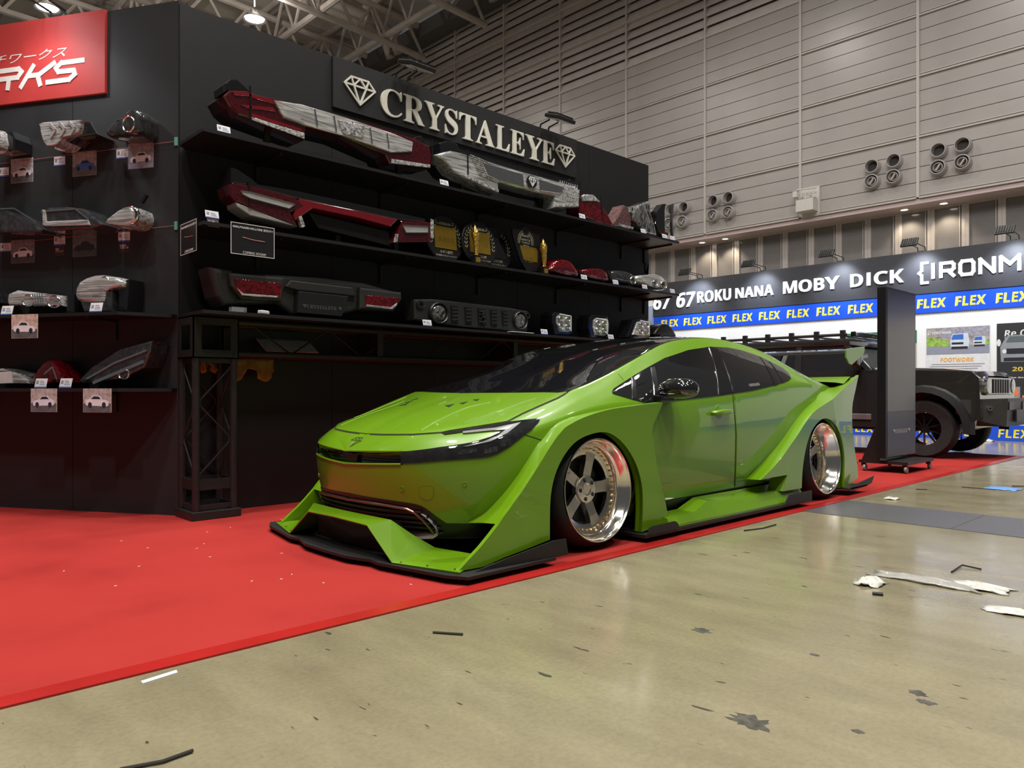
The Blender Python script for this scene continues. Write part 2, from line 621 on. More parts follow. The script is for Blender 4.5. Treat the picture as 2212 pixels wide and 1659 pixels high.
# recessed downlights in the soffit
DLMAT = mat('lit_downlight', (1, 1, 1), 0.4, emit=((1.0, 0.93, 0.8), 9.0))
for i, (dy, lab) in enumerate(((19.1, 'farther lit soffit downlight of the left pair'), (17.9, 'nearer lit soffit downlight of the left pair'),
                               (10.3, 'farther lit soffit downlight of the right pair'), (8.95, 'nearer lit soffit downlight of the right pair'))):
    t = thing('downlight', lab, 'ceiling light', (HX + 0.5, dy, 7.70))
    MB().lathe([(0.17, 0.018), (0.17, -0.02), (0.13, -0.02), (0.13, 0.01)], 20).build('rim', PANEL2, t)
    MB().lathe([(0.13, -0.005), (0.0001, -0.005)], 20).build('lamp', DLMAT, t)
    l = bpy.data.lights.new('downlight', 'SPOT')
    l.energy = 130
    l.spot_size = radians(95)
    l.spot_blend = 0.6
    l.color = (1.0, 0.86, 0.62)
    l.shadow_soft_size = 0.12
    lo = bpy.data.objects.new('downlight_bulb', l)
    lo.location = (0.1, 0, -0.06)
    lo.rotation_euler = (0, radians(-14), 0)
    lo.parent = t
    COL.objects.link(lo)

# round air nozzles in fours
NOZ = mat('grey_nozzle_paint', (0.44, 0.41, 0.40), 0.4)
NOZD = mat('dark_nozzle_throat', (0.05, 0.046, 0.048), 0.6)
My = Matrix.Rotation(-pi / 2, 4, 'Y')
SETS = [('leftmost set of four, beside the display shelf', [(20.33, 9.31), (19.59, 9.29), (20.41, 8.66), (19.67, 8.65)]),
        ('second set of four from the left', [(18.06, 9.31), (17.30, 9.32), (18.09, 8.67), (17.32, 8.69)]),
        ('third set of four from the left', [(11.21, 9.39), (10.42, 9.43), (11.22, 8.82), (10.44, 8.84)]),
        ('rightmost set of four', [(8.90, 9.47), (8.13, 9.49), (8.92, 8.86), (8.14, 8.88)])]
for nm, ps in SETS:
    for i, (y, z) in enumerate(ps):
        pos = ['upper left', 'upper right', 'lower left', 'lower right'][i]
        t = thing('air_nozzle', '%s round air nozzle of the %s' % (pos, nm), 'air nozzle', (HX, y, z), group='air nozzles on the hall wall')
        R = Matrix.Translation((0, 0, 0)) @ My
        MB().lathe([(0.27, -0.02), (0.27, 0.30), (0.25, 0.33), (0.225, 0.33), (0.225, 0.05)], 24, R).build('collar', NOZ, t, True)
        MB().lathe([(0.225, 0.05), (0.0001, 0.05)], 24, R).build('throat', NOZD, t)
        if i > 1:
            MB().lathe([(0.15, 0.06), (0.17, 0.27), (0.14, 0.29), (0.12, 0.06)], 20, R).build('inner_ring', NOZ, t, True)
            MB().box(-0.27, -0.06, -0.03, 0.03, -0.12, 0.12, Matrix.Rotation(0.6, 4, 'X')).build('vane', NOZ, t)

# white box on a bracket
t = thing('wall_device', 'white box with pipework on a bracket on the hall wall', 'wall box', (HX, 13.7, 7.95))
WHD = mat('white_enamel', (0.66, 0.63, 0.60), 0.4)
MB().bev(-0.62, -0.05, -0.36, 0.36, 0.1, 0.58, 0.02).build('cabinet', WHD, t)
MB().box(-0.12, 0.0, -0.4, 0.4, 0.0, 1.15).build('back_plate', WHD, t)
a = MB()
for q in range(4):
    a.tube([(-0.1, -0.3 + 0.17 * q, 0.62), (-0.4, -0.3 + 0.17 * q, 0.66 + 0.1 * (q % 2)), (-0.42, -0.25 + 0.15 * q, 1.05)], 0.03, 6)
a.tube([(-0.42, -0.4, 1.0), (-0.42, 0.4, 1.05)], 0.035, 6)
a.build('pipework', WHD, t)
MB().bev(-0.5, -0.3, 0.36, 0.55, 0.75, 1.0, 0.02).build('lamp_head', WHD, t)

# ------------------------------------------------------------------ roof
CEIL = mat('ceiling_board', (0.66, 0.59, 0.52), 0.7, noise=(0.5, 0.1))
ce = struct(MB().box(-14, 30.6, 16, 75, 26.5, 26.9).build('ceiling', CEIL))
rib = MB().box(-14, 30, -0.08, 0.08, 26.2, 26.5).mesh('purlin', mat('roof_purlin', (0.36, 0.32, 0.29), 0.6))
for k in range(19):
    link('purlin', rib, ce, (0, 18 + 3 * k, 0))
rib2 = MB().box(-0.07, 0.07, 16, 75, 26.0, 26.3).mesh('purlin', mat('roof_purlin'))
for k in range(10):
    link('purlin', rib2, ce, (-12 + 4.4 * k, 0, 0))
STEEL = mat('roof_steel_paint', (0.46, 0.41, 0.38), 0.5, noise=(1.5, 0.1))


def roof_truss(p0, p1, zb0, zb1, h, n):
    p0, p1 = Vector(p0), Vector(p1)
    a = MB()
    def pt(t, top):
        q = p0.lerp(p1, t)
        zb = zb0 + (zb1 - zb0) * t
        return Vector((q.x, q.y, zb + (h if top else 0)))
    a.tube([pt(0, 0), pt(1, 0)], 0.2, 8)
    a.tube([pt(0, 1), pt(1, 1)], 0.2, 8)
    for i in range(n):
        a.tube([pt(i / n, 0), pt((i + 0.5) / n, 1)], 0.1, 6)
        a.tube([pt((i + 0.5) / n, 1), pt((i + 1) / n, 0)], 0.1, 6)
    return a.build('roof_truss', STEEL, ce, True)


for y in (27, 33, 39, 45, 52, 60):
    roof_truss((-12, y), (29.4, y), 24.0 - (y - 27) * 0.02, 22.3, 1.9, 16)
for x in (-8, 0, 8, 15, 22, 26.5):
    roof_truss((x, 20), (x, 70), 22.8, 22.8, 2.6, 18)
MB().box(28.9, 30.3, 16, 60, 23.4, 24.3).build('edge_gutter', mat('dark_gutter', (0.10, 0.09, 0.09), 0.7), ce)
for y in (30.6, 32.0, 41.5, 42.4):
    MB().tube([(20, y, 25.0), (27.4, y, 25.0), (28.6, y, 24.6), (29.2, y, 23.3)], 0.32, 10).build('duct', STEEL, ce, True)

# the high bay lamps themselves
SHADE = mat('highbay_housing', (0.25, 0.25, 0.25), 0.4, 0.6)
GLOW = mat('lit_highbay_lens', (1, 1, 1), 0.4, emit=((1.0, 0.97, 0.9), 30.0))
hb_h = MB().lathe([(0.0001, 0.5), (0.2, 0.5), (0.25, 0.3), (0.62, 0.02), (0.62, -0.02), (0.58, 0.0), (0.22, 0.26)], 20).mesh('housing', SHADE, True)
hb_l = MB().lathe([(0.5, 0.03), (0.0001, 0.03)], 20).mesh('lens', GLOW)
for hx, hy, hp in HIGHBAYS_AND_FILLS:
    if hy < 30:
        continue
    z = 20.9
    lab = 'lit round high bay lamp under the roof, %s' % ('left above the red sign' if hx < 12 else 'right above the black wall')
    t = thing('highbay_lamp', lab, 'ceiling light', (hx, hy, z), group='high bay lamps')
    link('housing', hb_h, t)
    link('lens', hb_l, t)
    MB().tube([(0, 0, 0.5), (0, 0, 26.5 - z)], 0.03, 6).build('hanger', SHADE, t)

# ================================================================== THE BLACK DISPLAY BOOTH
WY = 5.16          # front face of the long wall
wm = struct(MB().box(1.855, 7.104, WY, WY + 0.12, 0, 3.43).build('wall_middle', BLK))
for i, x in enumerate((1.857, 3.0, 4.0, 5.0, 6.05)):
    x1 = (3.0, 4.0, 5.0, 6.05, 7.104)[i]
    MB().box(x + 0.0015, x1 - 0.0015, WY - 0.006, WY + 0.001, 0.002, 3.425).build('wall_board', BLK, wm)

# name board with raised letters
sg = thing('name_sign', 'black sign board with cream serif CRYSTALEYE letters between two diamonds', 'sign', (3.0, WY - 0.006, 3.03))
MB().box(0, 2.83, -0.022, 0, 0, 0.392).build('board', mat('black_sign_board', (0.009, 0.009, 0.0095), 0.6), sg)
CREAM = mat('cream_letter_face', (0.62, 0.60, 0.53), 0.5)
LETTERS = [('C', 3.425, 3.643), ('R', 3.652, 3.872), ('Y', 3.868, 4.083), ('S', 4.088, 4.239), ('T', 4.25, 4.456), ('A', 4.445, 4.677),
           ('L', 4.689, 4.872), ('E', 4.878, 5.069), ('Y', 5.075, 5.325), ('E', 5.305, 5.492)]
for ch, a, b in LETTERS:
    text(ch, CREAM, a - 3.0 + 0.004, b - 3.0 - 0.004, 0.052, 0.276, sg, d=-0.022, ext=0.014, style='serif', name='letter')


def diamond(mb, x0, x1, z0, z1, w, d0, d1, M=None):
    P = {'a': (0.22, 1), 'b': (0.5, 1), 'c': (0.78, 1), 'l': (0, 0.69), 'r': (1, 0.69), 'm': (0.30, 0.69), 'n': (0.70, 0.69), 'v': (0.5, 0)}
    sg_ = 1 if d1 > d0 else -1
    for k_, s in enumerate(('ac', 'al', 'cr', 'lr', 'lv', 'rv', 'am', 'mb', 'bn', 'nc', 'mv', 'nv')):
        p, q = [Vector((x0 + (x1 - x0) * P[c][0], z0 + (z1 - z0) * P[c][1])) for c in s]
        t = (q - p).normalized()
        n = Vector((-t.y, t.x)) * w / 2
        e = t * w * 0.35
        mb.prism([tuple(p - e + n), tuple(p - e - n), tuple(q + e - n), tuple(q + e + n)], d0, d1 + sg_ * 0.0002 * k_, 'xz', M)
    return mb


diamond(MB(), 0.095, 0.375, 0.07, 0.275, 0.013, -0.022, -0.034).build('diamond_emblem', CREAM, sg)
diamond(MB(), 2.51, 2.79, 0.075, 0.28, 0.013, -0.022, -0.034).build('diamond_emblem', CREAM, sg)

# shelves on the long wall
SHELF = mat('black_shelf_board', (0.009, 0.009, 0.0095), 0.45, noise=(12, 0.2))
SHZ = (2.478, 1.898, 1.345)
for i, z in enumerate(SHZ):
    lab = ('top black wall shelf, carrying the two long chrome and red light bars', 'middle black wall shelf, carrying trophies and lamps',
           'lowest black wall shelf resting on the truss')[i]
    t = thing('display_shelf', lab, 'shelf', (1.835, WY - 0.006, z), group='black shelves on the long wall')
    MB().prism([(0, -0.06), (0.0, -0.455), (5.21, -0.455), (5.21, 0), (0.06, 0)], -0.022, 0, 'xy').build('board', SHELF, t)
    if i < 2:
        for k in range(5):
            x = 0.55 + 1.05 * k
            MB().prism([(0, -0.022), (0, -0.19), (-0.016, -0.19), (-0.016, -0.042), (-0.38, -0.036), (-0.38, -0.022)], x, x + 0.018, 'yz').build('bracket', BLKM, t)
        MB().prism([(0, -0.022), (0, -0.19), (-0.016, -0.19), (-0.016, -0.042), (-0.38, -0.036), (-0.38, -0.022)], 5.17, 5.188, 'yz').build('bracket', BLKM, t)

# ------------------------------------------------------------------ truss under the lowest shelf
tr = thing('stage_truss', 'black steel box truss column and beam under the lowest shelf', 'truss', (1.837, 4.866, 0))


def rod_zigzag(mb, p0, p1, a, n, r=0.006):
    """bent rod running in zigzags from p0 to p1, swinging by vector a"""
    p0, p1, a = Vector(p0), Vector(p1), Vector(a)
    pts = []
    for k in range(n + 1):
        q0 = p0.lerp(p1, max(0, (k - 0.08) / n))
        q1 = p0.lerp(p1, min(1, (k + 0.08) / n))
        o = a if k % 2 else -a
        pts += [q0 + o, q1 + o]
    mb.tube(pts, r, 6)


def column(x, y):
    w = 0.30
    MB().bev(x - 0.012, x + w + 0.012, y - 0.012, y + w - 0.02, 0.005, 0.06, 0.004).build('base_plate', BLKM, tr)
    for cx, cy in ((0.027, 0.027), (w - 0.027, 0.027), (0.027, w - 0.045), (w - 0.027, w - 0.045)):
        MB().tube([(x + cx, y + cy, 0.06), (x + cx, y + cy, 1.05)], 0.0245, 12).build('chord_tube', BLKM, tr, True)
    for z0, z1 in ((0.07, 0.10), (0.195, 0.265), (1.02, 1.05)):
        a = MB()
        a.box(x + 0.027, x + w - 0.027, y + 0.018, y + 0.03, z0, z1)
        a.box(x + 0.027, x + w - 0.027, y + w - 0.055, y + w - 0.043, z0, z1)
        a.box(x + 0.018, x + 0.03, y + 0.027, y + w - 0.045, z0, z1)
        a.box(x + w - 0.03, x + w - 0.018, y + 0.027, y + w - 0.045, z0, z1)
        a.build('cross_frame', BLKM, tr)
    for p0, p1, s in (((x + w / 2, y + 0.027, 0.28), (x + w / 2, y + 0.027, 1.0), (w / 2 - 0.055, 0, 0)),
                      ((x + w / 2, y + w - 0.045, 0.28), (x + w / 2, y + w - 0.045, 1.0), (-(w / 2 - 0.055), 0, 0)),
                      ((x + 0.027, y + w / 2 - 0.01, 0.28), (x + 0.027, y + w / 2 - 0.01, 1.0), (0, w / 2 - 0.065, 0)),
                      ((x + w - 0.027, y + w / 2 - 0.01, 0.28), (x + w - 0.027, y + w / 2 - 0.01, 1.0), (0, -(w / 2 - 0.065), 0))):
        a = MB()
        rod_zigzag(a, p0, p1, s, 3)
        a.build('lacing_rod', BLKM, tr, True)
    # corner block: plates with square windows
    z0, z1 = 1.05, 1.321
    a = MB()
    def plate(P):
        m, e = 0.055, 0.0
        for (u0, u1, v0, v1) in ((0, w, 0, m), (0, w, z1 - z0 - m, z1 - z0), (0, m, m, z1 - z0 - m), (w - m, w, m, z1 - z0 - m)):
            P(u0, u1, z0 + v0, z0 + v1)
    plate(lambda u0, u1, v0, v1: a.box(x + u0, x + u1, y, y + 0.008, v0, v1))
    plate(lambda u0, u1, v0, v1: a.box(x, x + 0.008, y + u0 * 0.9, y + u1 * 0.9, v0, v1))
    plate(lambda u0, u1, v0, v1: a.box(x + w - 0.008, x + w, y + u0 * 0.9, y + u1 * 0.9, v0, v1))
    a.box(x, x + w, y, y + 0.27, z1 - 0.008, z1)
    a.box(x, x + w, y, y + 0.27, z0, z0 + 0.008)
    a.build('corner_block', BLKM, tr)
    for u in (0.03, 0.27):
        for v in (1.08, 1.295):
            MB().lathe([(0.007, 0), (0.007, 0.006), (0.0001, 0.006)], 8, frame((x + u, y, v), rx=pi / 2)).build('bolt', BLKM, tr)


column(0, 0)
column(4.70, 0)
for y in (0.027, 0.255):
    for z in (1.085, 1.295):
        MB().tube([(0.30, y, z), (4.70, y, z)], 0.0245, 10).build('chord_tube', BLKM, tr, True)
a = MB()
pts = []
for k in range(15):
    x = 0.40 + 0.29 * k
    pts += [(x - 0.02, 0.027, 1.27 if k % 2 == 0 else 1.105), (x + 0.02, 0.027, 1.27 if k % 2 == 0 else 1.105)]
a.tube(pts, 0.0065, 6)
a.build('lacing_rod', BLKM, tr, True)
for x in (1.40, 2.85):
    MB().box(x, x + 0.05, 0.012, 0.27, 1.07, 1.318).build('joint_plate', BLKM, tr)

# things lying in the truss beam
PAPER = mat('printed_paper', (0.40, 0.39, 0.37), 0.7, noise=(30, 0.25))
t = thing('catalogue_stack', 'stack of grey printed sheets lying inside the truss beam', 'paper', (2.60, 5.0, 1.115))
for k in range(4):
    MB().box(-0.24, 0.17, -0.002 + 0.0, 0.001, 0, 0.17, frame((0.01 * k, -0.06 + 0.022 * k, 0.0), rx=-1.05 + 0.03 * k, rz=0.02 * k)).build('sheet', PAPER, t)
CLOTH = mat('yellow_brown_cloth', (0.30, 0.18, 0.035), 0.85, noise=(20, 0.3), bump=(30, 0.5))


def crumple(name, lab, cat, loc, sx, sy, sz, m, seed=1, n=9, parent=None):
    rnd = random.Random(seed)
    rows = []
    for i in range(n):
        r = []
        for j in range(n):
            u, v = i / (n - 1) - 0.5, j / (n - 1) - 0.5
            e = max(0.0, 1 - 1.2 * (abs(u) ** 2 + abs(v) ** 2) * 2)
            r.append((u * sx * (1 + rnd.uniform(-.15, .15)), v * sy * (1 + rnd.uniform(-.15, .15)), sz * e * rnd.uniform(0.35, 1.0)))
        rows.append(r)
    o = MB().grid(rows).build(name, m, parent, True, 180, loc)
    if lab:
        tag(o, lab, cat)
    md = o.modifiers.new('thick', 'SOLIDIFY')
    md.thickness = 0.002
    return o


for i, (x0, x1, z0, lab) in enumerate(((2.15, 2.47, 0.90, 'yellow brown cloth hanging below the truss beam'), (1.95, 2.06, 0.955, 'small yellow cloth corner hanging inside the truss column'))):
    rows = []
    for r in range(7):
        v = r / 6
        rows.append([(x0 + (x1 - x0) * c / 16 + 0.008 * sin(c * 2.1 + v * 3), 5.06 - 0.05 * v + 0.022 * sin(c * 1.35) * (0.3 + v), 1.062 - (1.062 - z0) * v * (0.72 + 0.28 * sin(c * 0.6 + 0.7))) for c in range(17)])
    o = MB().grid(rows).build('cleaning_cloth', CLOTH, None, True, 180)
    o.modifiers.new('thick', 'SOLIDIFY').thickness = 0.003
    tag(o, lab, 'cloth')

# ------------------------------------------------------------------ the angled left wall
LWO = (1.855, 5.155, 0)
LWR = atan2(-0.849, 0.528)
LWM = frame(LWO, LWR)


def lw(x, y, z=0.0):
    return LWM @ Vector((x, y, z))


GREYW = mat('charcoal_wall_board', (0.015, 0.015, 0.0165), 0.6, noise=(3, 0.1))
wl = struct(MB().box(-3.6, -0.002, 0.0, 0.12, 0, 3.445).build('wall_left', GREYW, None, loc=LWO, rz=LWR))
for x0, x1 in ((-3.59, -2.68), (-2.675, -1.77), (-1.765, -0.862), (-0.858, -0.004)):
    MB().box(x0, x1, -0.005, 0.001, 0.002, 3.44).build('wall_board', GREYW, wl)

bn = thing('shop_banner', 'red banner with white RKS and katakana lettering, hung on the left wall', 'banner', LWO, LWR)
REDB = mat('red_banner_print', (0.40, 0.034, 0.03), 0.55, noise=(4, 0.05))
MB().box(-3.5, -0.572, -0.026, -0.005, 2.877, 3.446).build('panel', REDB, bn)


def strokes(mb, lines, x0, x1, z0, z1, w, d0, d1, shear=0.0, M=None):
    k_ = 0
    for ln in lines:
        P = [Vector((x0 + (x1 - x0) * u + shear * (z1 - z0) * v, z0 + (z1 - z0) * v)) for u, v in ln]
        for p, q in zip(P, P[1:]):
            t = (q - p).normalized()
            n = Vector((-t.y, t.x)) * w / 2
            e = t * w * 0.4
            k_ += 1
            mb.prism([tuple(p - e + n), tuple(p - e - n), tuple(q + e - n), tuple(q + e + n)], d0, d1 - 0.0003 * k_, 'xz', M)
    return mb


BW = mat('white_banner_letter', (0.62, 0.60, 0.56), 0.5)
G = {'R': [[(0.02, 0.92), (0.78, 0.92), (0.93, 0.75), (0.85, 0.5), (0.1, 0.5)], [(0.0, 0.0), (0.1, 0.5)], [(0.55, 0.5), (0.62, 0.0)]],
     'K': [[(0.0, 0.0), (0.22, 0.98)], [(0.12, 0.5), (0.55, 0.5), (1.0, 0.98)], [(0.5, 0.48), (0.72, 0.0)]],
     'S': [[(0.98, 0.94), (0.25, 0.94), (0.12, 0.72), (0.25, 0.52), (0.78, 0.50), (0.86, 0.3), (0.72, 0.07), (-0.02, 0.06)]],
     'O': [[(0.2, 0.94), (0.8, 0.94), (0.95, 0.7), (0.8, 0.06), (0.2, 0.06), (0.05, 0.3), (0.2, 0.94)]],
     'W': [[(0.1, 0.95), (0.0, 0.05), (0.4, 0.05), (0.5, 0.6)], [(0.5, 0.6), (0.4, 0.05), (0.85, 0.05), (1.0, 0.95)]]}
for ch, a, b in (('W', -2.25, -1.93), ('O', -1.87, -1.60), ('R', -1.555, -1.30), ('K', -1.28, -1.05), ('S', -1.05, -0.80)):
    strokes(MB(), G[ch], a, b, 2.985, 3.125, 0.034, -0.026, -0.029, 0.42).build('letter', BW, bn)
text('ナナハチワークス', BW, -1.92, -0.885, 3.160, 3.228, bn, d=-0.026, ext=0.002, style='plain', shear=0.35, name='katakana_lettering')

# left wall shelves
for z, lab in ((1.345, 'upper black shelf on the left wall, carrying chrome headlamps'), (0.855, 'lower black shelf on the left wall, carrying a long headlamp')):
    t = thing('wall_shelf', lab, 'shelf', LWO, LWR, 'black shelves on the left wall')
    MB().prism([(-3.5, -0.30), (-0.22, -0.30), (-0.012, -0.06), (-0.012, -0.006), (-3.5, -0.006)], z - 0.022, z, 'xy').build('board', SHELF, t)
    for x in (-2.6, -1.55, -0.5):
        MB().prism([(-0.006, z - 0.022), (-0.006, z - 0.16), (-0.02, z - 0.16), (-0.02, z - 0.04), (-0.26, z - 0.035), (-0.26, z - 0.022)], x, x + 0.015, 'yz').build('bracket', BLKM, t)
STRING = mat('pink_string', (0.35, 0.10, 0.11), 0.7)
GTAPE = mat('green_tape', (0.10, 0.33, 0.25), 0.6)
for z0, z1, lab in ((2.462, 2.502, 'upper pink level string taped across the left wall'), (1.885, 1.94, 'lower pink level string taped across the left wall')):
    t = thing('level_string', lab, 'string', LWO, LWR)
    MB().tube([(-3.4, -0.012, z0 - 0.06), (-1.5, -0.012, z0), (-0.015, -0.012, z1)], 0.0016, 5).build('cord', STRING, t)
    MB().box(-0.028, -0.006, -0.0135, -0.005, z1 - 0.028, z1 + 0.028).build('tape', GTAPE, t)

# ------------------------------------------------------------------ flood lamps on top of the walls
LENSOFF = mat('unlit_floodlamp_glass', (0.5, 0.5, 0.48), 0.15, coat=0.5)
LENSON = mat('lit_floodlamp_glass', (1, 1, 1), 0.3, emit=((0.85, 0.92, 1.0), 14.0))


def floodlamp(lab, loc, rz, tilt=0.35, lit=False, group='flood lamps on the booth walls', arm=0.42, lens=None):
    t = thing('flood_lamp', lab, 'flood lamp', loc, rz, group)
    M = frame((0, -arm, 0.06), rx=tilt)
    MB().tube([(-0.06, 0.06, -0.03), (-0.06, 0.03, 0.06), (-0.06, -arm + 0.08, 0.075)], 0.009, 6).tube([(0.06, 0.06, -0.03), (0.06, 0.03, 0.06), (0.06, -arm + 0.08, 0.075)], 0.009, 6).build('arm', BLKM, t)
    MB().bev(-0.03, 0.03, -0.005, 0.10, -0.03, 0.0, 0.004).build('clamp', BLKM, t)
    MB().bev(-0.135, 0.135, -0.09, 0.09, 0.0, 0.035, 0.008, M).build('housing', BLKM, t)
    a = MB()
    for k in range(7):
        a.box(-0.115 + 0.035 * k, -0.105 + 0.035 * k, -0.07, 0.07, 0.035, 0.055, M)
    a.build('cooling_fin', BLKM, t)
    MB().box(-0.115, 0.115, -0.072, 0.072, -0.006, 0.002, M).build('glass', LENSON if lit else LENSOFF, t)
    return t


floodlamp('unlit flood lamp on the black wall above the first letters of CRYSTALEYE', (3.69, WY, 3.425), 0.0, arm=0.17)
floodlamp('unlit flood lamp on the black wall above the last letters of CRYSTALEYE', (5.42, WY, 3.425), 0.0, arm=0.17)
t = floodlamp('lit flood lamp on an arm above the red banner', tuple(lw(-1.02, 0.0, 3.455)), LWR, 0.25, True, arm=0.30)
l = bpy.data.lights.new('flood_bulb', 'SPOT')
l.energy = 30
l.spot_size = radians(120)
l.spot_blend = 0.9
l.color = (0.95, 0.97, 1.0)
l.shadow_soft_size = 0.08
lo = bpy.data.objects.new('flood_bulb', l)
lo.location = (0, -0.42, 0.0)
lo.rotation_euler = (radians(20), 0, 0)
lo.parent = t
COL.objects.link(lo)

